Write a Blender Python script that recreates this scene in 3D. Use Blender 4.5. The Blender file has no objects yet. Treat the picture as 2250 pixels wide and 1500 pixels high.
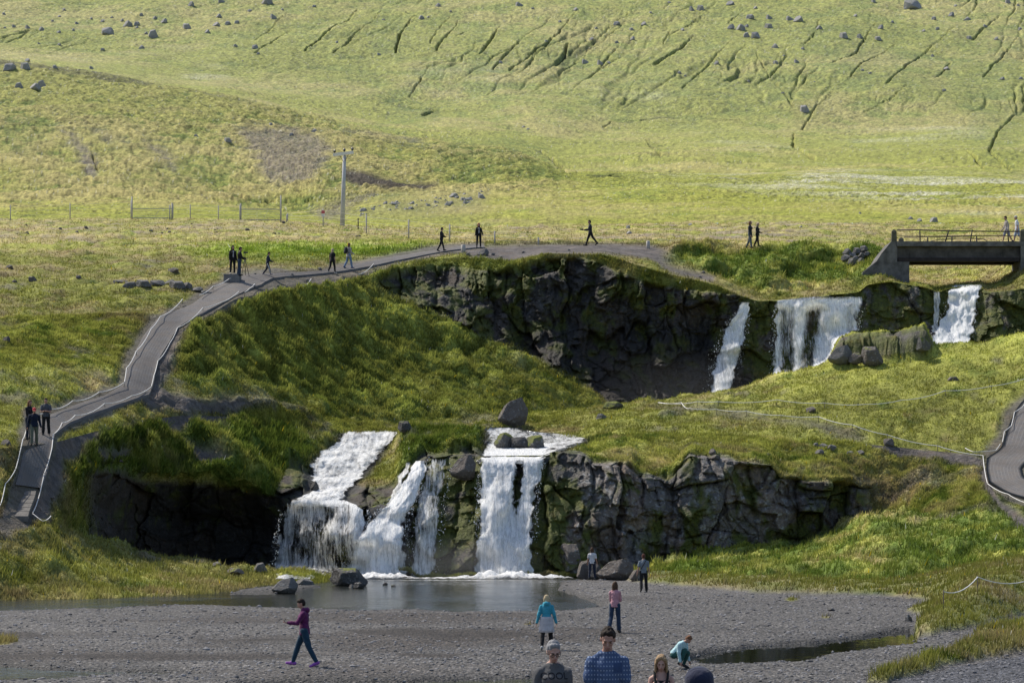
import bpy, bmesh, math, random
import numpy as np
from mathutils import Vector, Matrix, Euler

random.seed(7)
RNG = np.random.default_rng(11)
F = 6250.0            # focal length in photo pixels (100 mm on a 36 mm sensor, 2250 px wide)
CU, CV = 1125.0, 1090.0   # principal column and horizon row of the photograph
SC = bpy.context.scene
COL = SC.collection
R = math.radians

def P(u, v, d):
    return Vector(((u - CU) * d / F, d, (CV - v) * d / F))

def tag(o, label=None, cat=None, group=None, kind=None):
    if label: o['label'] = label
    if cat: o['category'] = cat
    if group: o['group'] = group
    if kind: o['kind'] = kind
    return o

def empty(name, loc, rz=0.0, label=None, cat=None, group=None):
    o = bpy.data.objects.new(name, None)
    o.empty_display_size = 0.2
    COL.objects.link(o)
    o.location = loc
    o.rotation_euler = (0, 0, rz)
    return tag(o, label, cat, group)

def link(name, me, mats=None, parent=None, loc=None):
    o = bpy.data.objects.new(name, me)
    COL.objects.link(o)
    if mats is not None:
        for m in (mats if isinstance(mats, (list, tuple)) else [mats]):
            me.materials.append(m)
    if parent is not None: o.parent = parent
    if loc is not None: o.location = loc
    return o

def mesh_np(name, verts, faces, smooth=True, attrs=None, uv=None):
    """verts (n,3), faces (m,k) with k 3 or 4"""
    me = bpy.data.meshes.new(name)
    verts = np.ascontiguousarray(verts, dtype=np.float32)
    faces = np.ascontiguousarray(faces, dtype=np.int32)
    n, (m, k) = len(verts), faces.shape
    me.vertices.add(n); me.vertices.foreach_set('co', verts.ravel())
    me.loops.add(m * k); me.loops.foreach_set('vertex_index', faces.ravel())
    me.polygons.add(m)
    me.polygons.foreach_set('loop_start', np.arange(0, m * k, k, dtype=np.int32))
    me.polygons.foreach_set('loop_total', np.full(m, k, dtype=np.int32))
    me.polygons.foreach_set('use_smooth', np.full(m, smooth, dtype=bool))
    me.update(calc_edges=True)
    for an, arr in (attrs or {}).items():
        if arr.ndim == 2:
            a = me.attributes.new(an, 'FLOAT_COLOR', 'POINT')
            c = np.ones((n, 4), dtype=np.float32); c[:, :arr.shape[1]] = arr
            a.data.foreach_set('color', c.ravel())
        else:
            a = me.attributes.new(an, 'FLOAT', 'POINT')
            a.data.foreach_set('value', arr.astype(np.float32).ravel())
    if uv is not None:
        l = me.uv_layers.new(name='UVMap')
        l.data.foreach_set('uv', np.ascontiguousarray(uv[faces.ravel()], dtype=np.float32).ravel())
    return me

# ---------------------------------------------------------------- noise
_perm = np.random.default_rng(3).permutation(256).astype(np.int32)
_g = np.random.default_rng(4).normal(size=(256, 3)); _g /= np.linalg.norm(_g, axis=1)[:, None]
_g = _g.astype(np.float32)
_rnd = np.random.default_rng(5).random((256, 4)).astype(np.float32)

def _h(i, j, k):
    return _perm[(_perm[(_perm[i & 255] + j) & 255] + k) & 255]

def gn(x, y, z):
    sh = np.broadcast(x, y, z).shape
    x, y, z = [np.broadcast_to(np.asarray(a, np.float32), sh).ravel() for a in (x, y, z)]
    xi, yi, zi = np.floor(x).astype(np.int32), np.floor(y).astype(np.int32), np.floor(z).astype(np.int32)
    fx, fy, fz = x - xi, y - yi, z - zi
    wx, wy, wz = [f * f * f * (f * (f * 6 - 15) + 10) for f in (fx, fy, fz)]
    out = np.zeros_like(x)
    for a in (0, 1):
        for b in (0, 1):
            for c in (0, 1):
                g = _g[_h(xi + a, yi + b, zi + c)]
                d = g[:, 0] * (fx - a) + g[:, 1] * (fy - b) + g[:, 2] * (fz - c)
                out += d * (wx if a else 1 - wx) * (wy if b else 1 - wy) * (wz if c else 1 - wz)
    return (out * 1.6).reshape(sh)

def fbm(x, y, z, lam, octv=4, gain=0.5, seed=0.0, lac=2.03):
    s, a, tot = 0, 1.0, 0.0
    f = 1.0 / lam
    for i in range(octv):
        s = s + a * gn(x * f + seed + 17.3 * i, y * f - seed + 5.1 * i, z * f + 2.7 * seed + 9.4 * i)
        tot += a; a *= gain; f *= lac
    return s / tot

def voro(x, y, z, seed=0):
    """F1, F2 and a random id per nearest cell"""
    x, y, z = [np.asarray(a, np.float32) for a in (x, y, z)]
    xi, yi, zi = np.floor(x).astype(np.int32), np.floor(y).astype(np.int32), np.floor(z).astype(np.int32)
    f1 = np.full(x.shape, 9.0, np.float32); f2 = f1.copy(); idc = np.zeros(x.shape, np.int32)
    for a in (-1, 0, 1):
        for b in (-1, 0, 1):
            for c in (-1, 0, 1):
                h = _h(xi + a + seed, yi + b, zi + c)
                r = _rnd[h]
                d = np.maximum(np.maximum(np.abs(xi + a + r[..., 0] - x), np.abs(yi + b + r[..., 1] - y)), np.abs(zi + c + r[..., 2] - z)) * 0.6 + \
                    0.4 * np.sqrt((xi + a + r[..., 0] - x) ** 2 + (yi + b + r[..., 1] - y) ** 2 + (zi + c + r[..., 2] - z) ** 2)
                nearer = d < f1
                f2 = np.where(nearer, f1, np.minimum(f2, d))
                idc = np.where(nearer, h, idc)
                f1 = np.where(nearer, d, f1)
    return f1, f2, _rnd[idc][..., 3], _rnd[(idc * 7 + 13) & 255][..., 0]

def facet(x, y, z, seed=0, amp=1.0, tilt=1.0, crack=0.05):
    """broken rock: every cell is a tilted face of its own, with thin joints between"""
    x, y, z = [np.asarray(a, np.float32) for a in (x, y, z)]
    xi, yi, zi = np.floor(x).astype(np.int32), np.floor(y).astype(np.int32), np.floor(z).astype(np.int32)
    f1 = np.full(x.shape, 9.0, np.float32); f2 = f1.copy(); h1 = np.zeros(x.shape, np.float32)
    for a in (-1, 0, 1):
        for b in (-1, 0, 1):
            for c in (-1, 0, 1):
                h = _h(xi + a + seed, yi + b, zi + c)
                r = _rnd[h]; q = _rnd[(h * 5 + 31) & 255]
                dx, dy, dz_ = x - (xi + a + r[..., 0]), y - (yi + b + r[..., 1]), z - (zi + c + r[..., 2])
                d = 0.65 * np.maximum(np.maximum(np.abs(dx), np.abs(dy)), np.abs(dz_)) + 0.35 * np.sqrt(dx * dx + dy * dy + dz_ * dz_)
                hh = (r[..., 3] - 0.5) + tilt * ((q[..., 0] - 0.5) * 1.6 * dx + (q[..., 1] - 0.62) * 1.3 * dz_)
                near = d < f1
                f2 = np.where(near, f1, np.minimum(f2, d)); h1 = np.where(near, hh, h1); f1 = np.where(near, d, f1)
    return amp * (h1 - crack * 8 * sst(crack, 0.0, f2 - f1)), f2 - f1

def blocks(x, z, wx, hz, seed=0, amp=1.0, groove=0.3):
    """jointed basalt: irregular columns broken by level cracks, each block set at its own depth and tilt"""
    c = x / wx + 1.25 * gn(x / wx * 0.33 + seed, 0 * x, z / hz * 0.22) + 0.35 * gn(x / wx * 0.9 - seed, 0 * x + 5, z / hz * 0.8)
    ci = np.floor(c).astype(np.int32); fc = c - ci
    rc = _rnd[_perm[(ci + seed) & 255]]
    zz = z / (hz * (0.6 + 0.9 * rc[..., 0])) + rc[..., 1] * 7 + 0.55 * gn(x / wx * 0.8, 0 * x + seed, z / hz)
    zi = np.floor(zz).astype(np.int32); fz = zz - zi
    h = _perm[(_perm[(ci + seed) & 255] + zi) & 255]; r = _rnd[h]; q = _rnd[(h * 3 + 7) & 255]
    d = (r[..., 3] - 0.5) + (q[..., 0] - 0.5) * 0.9 * (fc - 0.5) + (q[..., 1] - 0.75) * 0.7 * (fz - 0.5)
    ex = np.minimum(fc, 1 - fc) * wx; ez = np.minimum(fz, 1 - fz) * hz
    g = np.maximum(sst(0.11, 0.0, ex) * (0.4 + 0.8 * r[..., 2]), sst(0.10, 0.0, ez) * (0.3 + 0.7 * q[..., 2]))
    ch = 0.09 * (sst(0.45, 0.0, ex) ** 2 + sst(0.35, 0.0, ez) ** 2)
    open_ = 0.15 + 0.85 * sst(-0.25, 0.3, gn(x / wx * 0.5 + 9, 0 * x + seed, z / hz * 0.5))
    g = g * open_
    return amp * d - groove * g - ch * amp * 0.6, g, r[..., 2]

def billow(x, y, z, lam, octv=3, seed=0.0, gain=0.5):
    s, a, tot, f = 0, 1.0, 0.0, 1.0 / lam
    for i in range(octv):
        s = s + a * np.minimum(1.0, 1.7 * np.abs(gn(x * f + seed + 11.7 * i, y * f - seed + 3.3 * i, z * f + 1.9 * i)))
        tot += a; a *= gain; f *= 2.1
    return s / tot

def sst(a, b, x):
    t = np.clip((x - a) / (b - a), 0, 1)
    return t * t * (3 - 2 * t)

def poly_sd(U, V, poly):
    """signed distance in px, negative inside"""
    pts = np.array(poly, np.float32)
    d = np.full(U.shape, 1e9, np.float32); inside = np.zeros(U.shape, bool)
    for (x0, y0), (x1, y1) in zip(pts, np.roll(pts, -1, 0)):
        ex, ey = x1 - x0, y1 - y0
        wx, wy = U - x0, V - y0
        t = np.clip((wx * ex + wy * ey) / (ex * ex + ey * ey + 1e-9), 0, 1)
        d = np.minimum(d, (wx - ex * t) ** 2 + (wy - ey * t) ** 2)
        c = ((y0 <= V) & (y1 > V)) | ((y1 <= V) & (y0 > V))
        if abs(ey) > 1e-9:
            inside ^= c & (U < x0 + (V - y0) / ey * ex)
    d = np.sqrt(d)
    return np.where(inside, -d, d)

def line_d(U, V, pts, ky=1.0):
    d = np.full(U.shape, 1e9, np.float32)
    for (x0, y0), (x1, y1) in zip(pts[:-1], pts[1:]):
        ex, ey = x1 - x0, (y1 - y0) * ky
        wx, wy = U - x0, (V - y0) * ky
        t = np.clip((wx * ex + wy * ey) / (ex * ex + ey * ey + 1e-9), 0, 1)
        d = np.minimum(d, (wx - ex * t) ** 2 + (wy - ey * t) ** 2)
    return np.sqrt(d)

def gauss1(a, sig, axis=0):
    if sig <= 0: return a
    r = int(3 * sig) + 1
    k = np.exp(-0.5 * (np.arange(-r, r + 1) / sig) ** 2); k /= k.sum()
    pad = [(0, 0)] * a.ndim; pad[axis] = (r, r)
    b = np.pad(a, pad, mode='edge')
    return np.apply_along_axis(lambda m: np.convolve(m, k, mode='valid'), axis, b)

# ---------------------------------------------------------------- materials
class NT:
    def __init__(s, name):
        s.m = bpy.data.materials.new(name); s.m.use_nodes = True
        s.t = s.m.node_tree; s.t.nodes.clear()
        s.out = s.n('ShaderNodeOutputMaterial')
    def n(s, typ, **kw):
        nd = s.t.nodes.new(typ)
        for k, v in kw.items(): setattr(nd, k, v)
        return nd
    def l(s, a, b): s.t.links.new(a, b)
    def math(s, op, a, b=None, c=None, clamp=False):
        nd = s.n('ShaderNodeMath', operation=op, use_clamp=clamp)
        for i, x in enumerate((a, b, c)):
            if x is None: continue
            if isinstance(x, (int, float)): nd.inputs[i].default_value = x
            else: s.l(x, nd.inputs[i])
        return nd.outputs[0]
    def noise(s, vec, scale, detail=3, rough=0.55, dist=0.0):
        nd = s.n('ShaderNodeTexNoise'); nd.inputs['Scale'].default_value = scale
        nd.inputs['Detail'].default_value = detail; nd.inputs['Roughness'].default_value = rough
        nd.inputs['Distortion'].default_value = dist
        if vec is not None: s.l(vec, nd.inputs['Vector'])
        return nd.outputs['Fac']
    def mix(s, fac, a, b, blend='MIX'):
        nd = s.n('ShaderNodeMix', data_type='RGBA', blend_type=blend)
        for i, x in ((0, fac), (6, a), (7, b)):
            if isinstance(x, (int, float)): nd.inputs[i].default_value = x
            elif isinstance(x, (tuple, list)): nd.inputs[i].default_value = (*x[:3], 1)
            else: s.l(x, nd.inputs[i])
        return nd.outputs[2]
    def ramp(s, fac, stops):
        nd = s.n('ShaderNodeValToRGB'); e = nd.color_ramp.elements
        while len(e) < len(stops): e.new(0.5)
        for el, (p, c) in zip(e, stops):
            el.position = p; el.color = (*c[:3], 1) if not isinstance(c, (int, float)) else (c, c, c, 1)
        s.l(fac, nd.inputs[0]); return nd.outputs[0]
    def bump(s, h, strength, dist=0.05):
        nd = s.n('ShaderNodeBump'); nd.inputs['Strength'].default_value = strength
        nd.inputs['Distance'].default_value = dist; s.l(h, nd.inputs['Height']); return nd.outputs[0]
    def bsdf(s, col, rough=0.8, spec=0.3, metal=0.0, normal=None):
        nd = s.n('ShaderNodeBsdfPrincipled')
        if isinstance(col, (tuple, list)): nd.inputs['Base Color'].default_value = (*col[:3], 1)
        else: s.l(col, nd.inputs['Base Color'])
        if isinstance(rough, (int, float)): nd.inputs['Roughness'].default_value = rough
        else: s.l(rough, nd.inputs['Roughness'])
        nd.inputs['Specular IOR Level'].default_value = spec
        nd.inputs['Metallic'].default_value = metal
        if normal is not None: s.l(normal, nd.inputs['Normal'])
        s.l(nd.outputs[0], s.out.inputs[0])
        return nd
    def obj(s): return s.n('ShaderNodeTexCoord').outputs['Object']
    def attr(s, name): return s.n('ShaderNodeAttribute', attribute_name=name)

_simple = {}
def simple(name, col, rough=0.8, spec=0.25, var=0.25, scale=8.0, bump=0.2, metal=0.0, dist=0.02):
    if name in _simple: return _simple[name]
    t = NT(name); c = t.obj()
    n = t.noise(c, scale, 4, 0.6)
    k = t.ramp(n, [(0.25, 1 - var), (0.75, 1 + var)])
    k.node.color_ramp.elements[1].color = (1 + var, 1 + var, 1 + var, 1)
    base = t.mix(1.0, (*col,), k, 'MULTIPLY')
    n2 = t.noise(c, scale * 6, 3, 0.6)
    t.bsdf(base, rough, spec, metal, t.bump(n2, bump, dist) if bump else None)
    _simple[name] = t.m
    return t.m

# ---------------------------------------------------------------- camera, sky, sun
cam_d = bpy.data.cameras.new('camera'); cam = bpy.data.objects.new('camera', cam_d); COL.objects.link(cam)
cam_d.sensor_width = 36.0; cam_d.lens = F / 2250 * 36.0
cam.rotation_euler = (R(90), 0, 0)
cam_d.shift_y = (CV - 750) / 2250
cam_d.clip_start = 0.5; cam_d.clip_end = 8000
cam_d.dof.use_dof = False
SC.camera = cam

SUN = Vector((-0.50, 0.38, 0.78)).normalized()      # towards the sun
w = bpy.data.worlds.new('World'); SC.world = w; w.use_nodes = True
nt = w.node_tree; nt.nodes.clear()
sky = nt.nodes.new('ShaderNodeTexSky'); sky.sky_type = 'NISHITA'; sky.sun_disc = False
sky.sun_elevation = math.asin(SUN.z)
sky.sun_rotation = math.atan2(SUN.x, SUN.y)
sky.air_density = 1.0; sky.dust_density = 1.5; sky.ozone_density = 1.0
bg = nt.nodes.new('ShaderNodeBackground'); bg.inputs['Strength'].default_value = 0.145
wo = nt.nodes.new('ShaderNodeOutputWorld')
nt.links.new(sky.outputs[0], bg.inputs[0]); nt.links.new(bg.outputs[0], wo.inputs[0])
sd = bpy.data.lights.new('sun', 'SUN'); so = bpy.data.objects.new('sun', sd); COL.objects.link(so)
sd.energy = 4.7; sd.angle = R(0.6); sd.color = (1.0, 0.93, 0.80)
so.rotation_euler = SUN.to_track_quat('Z', 'Y').to_euler()
so.location = (-60, 100, 120)
SC.view_settings.view_transform = 'Standard'; SC.view_settings.look = 'None'
SC.view_settings.exposure = 0; SC.view_settings.gamma = 1
try:
    SC.cycles.use_denoising = True
    SC.cycles.max_bounces = 5; SC.cycles.diffuse_bounces = 2; SC.cycles.glossy_bounces = 2
    SC.cycles.transparent_max_bounces = 12; SC.cycles.transmission_bounces = 2
    SC.cycles.caustics_reflective = False; SC.cycles.caustics_refractive = False
except Exception: pass
# ---------------------------------------------------------------- terrain sheets
def cols(step):
    return np.concatenate([np.array([-900, -760, -620, -500, -400, -310, -230, -170, -120, -85, -60.]), np.arange(-40, 2291, step),
                           np.array([2310, 2335, 2370, 2420, 2480, 2560, 2650, 2760, 2880, 3000, 3150.])]).astype(np.float32)

UF = np.arange(-1000, 3300, 4.0)
def curve(pts, u, sig):
    p = np.array(pts, float); o = np.argsort(p[:, 0], kind='stable'); p = p[o]
    v = np.interp(UF, p[:, 0], p[:, 1]); d = np.interp(UF, p[:, 0], p[:, 2])
    if sig: v = gauss1(v, sig / 4); d = gauss1(d, sig / 4)
    return np.interp(u, UF, v), np.interp(u, UF, d)

def loft(curves, segs, u, sig, row_smooth=0):
    sg = sig if isinstance(sig, (list, tuple)) else [sig] * len(curves)
    vd = [curve(c, u, s) for c, s in zip(curves, sg)]
    Ys, Zs, S = [], [], []
    for i, n in enumerate(segs):
        (v0, d0), (v1, d1) = vd[i], vd[i + 1]
        z0, z1 = (CV - v0) * d0 / F, (CV - v1) * d1 / F
        last = i == len(segs) - 1
        for t in np.linspace(0, 1, n + 1 if last else n, endpoint=last):
            Ys.append(d0 + (d1 - d0) * t); Zs.append(z0 + (z1 - z0) * t); S.append(i + t)
    Y, Z = np.array(Ys, np.float32), np.array(Zs, np.float32)
    if row_smooth:
        Y2, Z2 = gauss1(Y, row_smooth), gauss1(Z, row_smooth)
        wgt = np.ones(len(S)); k = int(3 * row_smooth)
        wgt[:k] = np.linspace(0, 1, k); wgt[-k:] = np.linspace(1, 0, k)
        Y = Y + (Y2 - Y) * wgt[:, None]; Z = Z + (Z2 - Z) * wgt[:, None]
    X = (u[None, :] - CU) * Y / F
    U = np.broadcast_to(u[None, :], Y.shape)
    V = CV - Z * F / Y
    return X.astype(np.float32), Y.astype(np.float32), Z.astype(np.float32), U.astype(np.float32), V.astype(np.float32), np.array(S)[:, None] * np.ones_like(Y)

def grid_faces(nr, nc):
    i = np.arange(nr * nc, dtype=np.int32).reshape(nr, nc)
    return np.stack([i[:-1, :-1], i[:-1, 1:], i[1:, 1:], i[1:, :-1]], -1).reshape(-1, 4)

def lerp(a, b, t): return a + (b - a) * t
def C(*c): return np.array(c, np.float32)
def cmix(c, d, m): return c + (np.asarray(d, np.float32) - c) * m[..., None]

def grass_col(x, y, z, sun=1.0, lush=0.0, dry=0.5, hue=0.0):
    """albedo of rough pasture: moss green, straw, brown heath, deep green clumps"""
    a = fbm(x, y, z * 1.5, 8.0, 4, 0.6, seed=1.0); b = fbm(x, y, z * 1.5, 2.2, 4, 0.6, seed=2.0)
    c = fbm(x, y, z * 1.5, 0.5, 3, 0.65, seed=3.0); e = fbm(x, y, z, 3.6, 5, 0.62, seed=4.0)
    base = np.empty(x.shape + (3,), np.float32); base[:] = C(0.262, 0.272, 0.060)
    base = cmix(base, C(0.345, 0.285, 0.135), sst(-0.1, 0.5, a + 0.6 * b + (dry - 0.5)))
    base = cmix(base, C(0.215, 0.155, 0.10), sst(0.08, 0.42, e + 0.3 * c + 0.5 * (dry - 0.5)) * 0.62)
    base = cmix(base, C(0.085, 0.135, 0.022), np.clip(sst(0.0, 0.45, -b - 0.35 * a + (lush - 0.2)) * 0.9, 0, 1))
    base = cmix(base, C(0.345, 0.335, 0.085), sst(0.1, 0.5, c + 0.3 * a) * 0.6)
    base = base * (1 + 0.45 * c + 0.25 * b)[..., None]
    return np.clip(base, 0.005, 1) * sun

def rock_col(x, y, z, dark=1.0, moss=0.3, lichen=0.5):
    _, g_, r = blocks(x, z, 1.9, 2.6, 3); r2 = 0.5 + 0.5 * fbm(x, y, z, 4.0, 3, seed=13.); f1, f2 = 0, 1 - g_
    a = fbm(x, y, z, 2.5, 4, 0.6, seed=11.); b = fbm(x, y, z, 0.5, 3, 0.6, seed=12.)
    base = np.empty(x.shape + (3,), np.float32); base[:] = C(0.115, 0.105, 0.10)
    base = cmix(base, C(0.155, 0.122, 0.10), sst(0.3, 0.9, r))
    base = base * (0.8 + 0.5 * r2 + 0.5 * b)[..., None]
    base = cmix(base, C(0.30, 0.30, 0.30), sst(0.80 - 0.3 * lichen, 1.0 - 0.3 * lichen, 0.5 + 0.9 * fbm(x, y, z, 0.33, 3, 0.65, seed=15.) + 0.4 * a) * 0.7)
    base = base * (1 - 0.5 * g_)[..., None]
    m = sst(0.55 - 0.6 * moss, 0.85 - 0.6 * moss, 0.5 + 0.9 * fbm(x, y, z * 0.6, 1.3, 4, 0.6, seed=14.))
    mc = np.empty_like(base); mc[:] = C(0.085, 0.10, 0.018)
    mc = cmix(mc, C(0.16, 0.14, 0.02), sst(0, 0.6, b))
    base = base * (np.asarray(dark)[..., None] if np.ndim(dark) else dark)
    return np.clip(cmix(base, mc * 0.9, m), 0.004, 1)

def dirt_col(x, y, z):
    a = fbm(x, y, z, 1.5, 4, 0.6, seed=21.); b = fbm(x, y, z, 0.3, 2, 0.6, seed=22.)
    base = np.empty(x.shape + (3,), np.float32); base[:] = C(0.135, 0.122, 0.117)
    base = base * (1 + 0.35 * a + 0.5 * b)[..., None]
    return np.clip(cmix(base, C(0.17, 0.13, 0.10), sst(0.0, 0.5, a) * 0.6), 0.01, 1)

def ground_material(name, nscale, bumpd, bumps, rough=0.9, spec=0.15, var=0.35):
    t = NT(name); c = t.obj(); a = t.attr('Col')
    n1 = t.noise(c, nscale, 4, 0.65); n2 = t.noise(c, nscale * 4.3, 3, 0.6)
    k = t.ramp(n1, [(0.25, 1 - var), (0.75, 1 + var)])
    k2 = t.ramp(n2, [(0.25, 1 - var * 0.7), (0.75, 1 + var * 0.7)])
    col = t.mix(1.0, t.mix(1.0, a.outputs['Color'], k, 'MULTIPLY'), k2, 'MULTIPLY')
    h = t.math('ADD', n1, t.math('MULTIPLY', n2, 0.5))
    t.bsdf(col, rough, spec, 0, t.bump(h, bumps, bumpd))
    return t.m

M_GRASS = ground_material('grass_ground', 2.4, 0.25, 0.8)
M_HILL = ground_material('hill_ground', 1.5, 0.5, 0.9, var=0.5)
M_ROCK = ground_material('basalt_rock', 2.6, 0.22, 1.0, rough=0.72, spec=0.35, var=0.45)

def gravel_material():
    t = NT('gravel'); c = t.obj(); a = t.attr('Col')
    vo = t.n('ShaderNodeTexVoronoi'); vo.inputs['Scale'].default_value = 11.0; t.l(c, vo.inputs['Vector'])
    vo2 = t.n('ShaderNodeTexVoronoi'); vo2.inputs['Scale'].default_value = 26.0; t.l(c, vo2.inputs['Vector'])
    s1 = t.n('ShaderNodeSeparateColor'); t.l(vo.outputs['Color'], s1.inputs[0])
    s2 = t.n('ShaderNodeSeparateColor'); t.l(vo2.outputs['Color'], s2.inputs[0])
    k = t.ramp(s1.outputs[0], [(0.0, 0.5), (0.6, 1.0), (0.88, 1.5), (1.0, 2.2)])
    k2 = t.ramp(s2.outputs[1], [(0.0, 0.65), (1.0, 1.4)])
    e = t.ramp(vo.outputs['Distance'], [(0.25, 1.0), (0.62, 0.35)])
    gr = t.mix(1.0, t.mix(1.0, k, k2, 'MULTIPLY'), e, 'MULTIPLY')
    col = t.mix(a.outputs['Alpha'], a.outputs['Color'], t.mix(1.0, a.outputs['Color'], gr, 'MULTIPLY'))
    h = t.math('SUBTRACT', 1.0, vo.outputs['Distance'])
    h2 = t.math('ADD', h, t.math('MULTIPLY', t.math('SUBTRACT', 1.0, vo2.outputs['Distance']), 0.4))
    t.bsdf(col, 0.75, 0.3, 0, t.bump(h2, 0.9, 0.07))
    return t.m
M_GRAVEL = gravel_material()

SHEETS = {}
def emit(name, X, Y, Z, col, mat, rock=None, rock_name='cliff', kind='structure'):
    nr, nc = X.shape
    f = grid_faces(nr, nc)
    co = np.stack([X, Y, Z], -1).reshape(-1, 3)
    c4 = col.reshape(-1, col.shape[-1])
    def put(nm, faces, m):
        used = np.unique(faces); remap = np.full(len(co), -1, np.int32); remap[used] = np.arange(len(used), dtype=np.int32)
        me = mesh_np(nm, co[used], remap[faces], True, {'Col': c4[used]})
        o = link(nm, me, m); tag(o, kind=kind); return o
    if rock is None:
        return [put(name, f, mat)]
    rf = rock.reshape(-1)[f].mean(1) > 0.5
    return [put(name, f[~rf], mat), put(rock_name, f[rf], M_ROCK)]

# ---- flat gravel bed with its pools ---------------------------------------------
ZG = -4.1
W_POOL = [(640, 1296), (700, 1285), (745, 1266), (760, 1255), (1235, 1255), (1300, 1268), (1235, 1274), (1225, 1290), (1270, 1305), (1310, 1320), (1320, 1330), (1260, 1337), (1150, 1339), (1000, 1340),
          (860, 1334), (700, 1333), (500, 1328), (380, 1326), (200, 1333), (0, 1338), (-900, 1345), (-900, 1300), (0, 1300), (480, 1300), (600, 1300)]
W_POND = [(1500, 1446), (1545, 1428), (1650, 1413), (1790, 1406), (1900, 1392), (1955, 1382), (2003, 1378), (2018, 1390), (2014, 1411), (1900, 1420), (1830, 1430), (1770, 1446), (1650, 1451), (1560, 1452)]
W_FRONT = [(540, 1497), (640, 1491), (900, 1488), (1080, 1484), (1190, 1480), (1215, 1490), (1190, 1520), (540, 1525)]
W_LEFT = [(-300, 1458), (0, 1453), (110, 1463), (260, 1466), (420, 1470), (420, 1475), (250, 1477), (150, 1484), (0, 1488), (-300, 1492)]
u = cols(3.0)
Yr = np.concatenate([np.linspace(12, 55, 30)[:-1], F * -ZG / (np.linspace(1556, 1255, 250) - CV)])
Y = np.repeat(Yr[:, None], len(u), 1).astype(np.float32)
U = np.broadcast_to(u[None], Y.shape).astype(np.float32); V = (CV - ZG * F / Y).astype(np.float32)
X = ((U - CU) * Y / F).astype(np.float32)
Z0 = np.full_like(X, ZG)
e = fbm(X, Y, Z0, 4.0, 4, 0.55, seed=31.)
Z = ZG + 0.05 + 0.10 * e + 0.05 * fbm(X, Y, Z0, 0.9, 3, seed=32.)
Z += 0.85 * sst(60, 42, Y) + 0.25 * sst(26, 20, Y)
bankp = poly_sd(U, V * 2.2, [(a, b * 2.2) for a, b in [(-900, 1320), (0, 1316), (400, 1311), (500, 1300), (545, 1291), (650, 1283), (720, 1281), (738, 1270), (738, 1230), (-900, 1230)]])
Z -= 0.5 * sst(4, -8, bankp)
ky = 2.2
def wsd(poly, amp=5.0):
    return poly_sd(U, V * ky, [(a, b * ky) for a, b in poly]) + amp * 1.8 * fbm(X * 1.5, Y, Z0, 3.0, 4, 0.6, seed=33.)
sds = [wsd(W_POOL, 3), wsd(W_POND, 4), wsd(W_FRONT, 3), wsd(W_LEFT, 4)]
wsdm = np.minimum.reduce(sds)
Z -= 0.40 * sst(6, -14, wsdm) + 0.06 * sst(30, 0, wsdm)
G1 = [(1380, 1279), (1480, 1290), (1560, 1296), (1650, 1303), (1760, 1306), (1850, 1309), (1960, 1314), (2030, 1322), (2060, 1332), (1995, 1345), (2035, 1360), (2012, 1378), (2008, 1398), (2050, 1400), (2120, 1386), (2190, 1370), (2260, 1352), (3300, 1335), (3300, 1180), (1380, 1180)]
G2 = [(1905, 1508), (1960, 1482), (2060, 1452), (2135, 1424), (2140, 1402), (2205, 1382), (2260, 1372), (3300, 1350), (3300, 1420), (2260, 1437), (2160, 1453), (2060, 1474), (1985, 1492), (1950, 1508)]
G3 = [(-60, 1400), (20, 1404), (40, 1412), (20, 1420), (-60, 1424)]
nz = fbm(X, Y, Z0, 1.6, 4, 0.6, seed=34.)
g1, g2, g3 = [poly_sd(U, V * ky, [(a, b * ky) for a, b in q]) + 12 * nz for q in (G1, G2, G3)]
gm = np.maximum.reduce([sst(5, -5, g1), sst(5, -5, g2), sst(3, -3, g3)])
tuft = np.zeros_like(X)
for (a, b, s) in ((1580, 1436, 7), (1815, 1360, 7), (1160, 1374, 6), (405, 1304, 0), (1740, 1318, 10)):
    if s: tuft = np.maximum(tuft, sst(1.3, 0.4, np.sqrt(((U - a) / (s * 1.6)) ** 2 + ((V - b) / (s * 0.35)) ** 2)))
gm = np.maximum(gm, tuft)
Z += gm * (0.25 + 0.30 * np.maximum(0, fbm(X, Y, Z0, 2.2, 4, 0.6, seed=35.))) * sst(25, -30, np.minimum(g1, g2))
Z += 0.9 * sst(0, -70, g1) * sst(1950, 2250, U)
Z = np.where(Y > 148, np.minimum(Z, ZG - 0.1), Z)
col = np.empty(X.shape + (4,), np.float32)
gc = np.empty(X.shape + (3,), np.float32); gc[:] = C(0.152, 0.143, 0.138)
gc = gc * (1 + 0.35 * e + 0.25 * nz)[..., None]
# wet, brownish silt bands and the finer dark road in the corner
band = sst(0.05, 0.45, fbm(X * 0.25, Y * 0.55, Z0, 4.0, 4, 0.55, seed=36.) + 0.55 * sst(60, 0, np.abs(V - 1393 + (U - 900) * 0.012)) * sst(650, 800, U) * sst(1450, 1150, U) + 0.35 * sst(1380, 1450, V) * sst(1350, 500, U))
gc = cmix(gc, C(0.082, 0.068, 0.060), band * 0.85)
silt = np.zeros_like(X)
for poly in ([(760, 1386), (900, 1383), (1150, 1390), (1200, 1404), (1000, 1409), (800, 1401)], [(-60, 1441), (300, 1437), (720, 1441), (640, 1450), (300, 1453), (-60, 1451)], [(860, 1437), (1020, 1438), (1000, 1449), (880, 1449)], [(420, 1406), (640, 1402), (660, 1412), (430, 1416)], [(0, 1392), (160, 1396), (100, 1404), (0, 1402)]):
    silt = np.maximum(silt, sst(9, -12, poly_sd(U, V * 2.2, [(a, b * 2.2) for a, b in poly]) + 11 * fbm(X * 0.6, Y * 0.5, Z0, 2.0, 4, 0.6, seed=39.)))
gc = cmix(gc, C(0.045, 0.035, 0.030), silt * 0.92)
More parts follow.
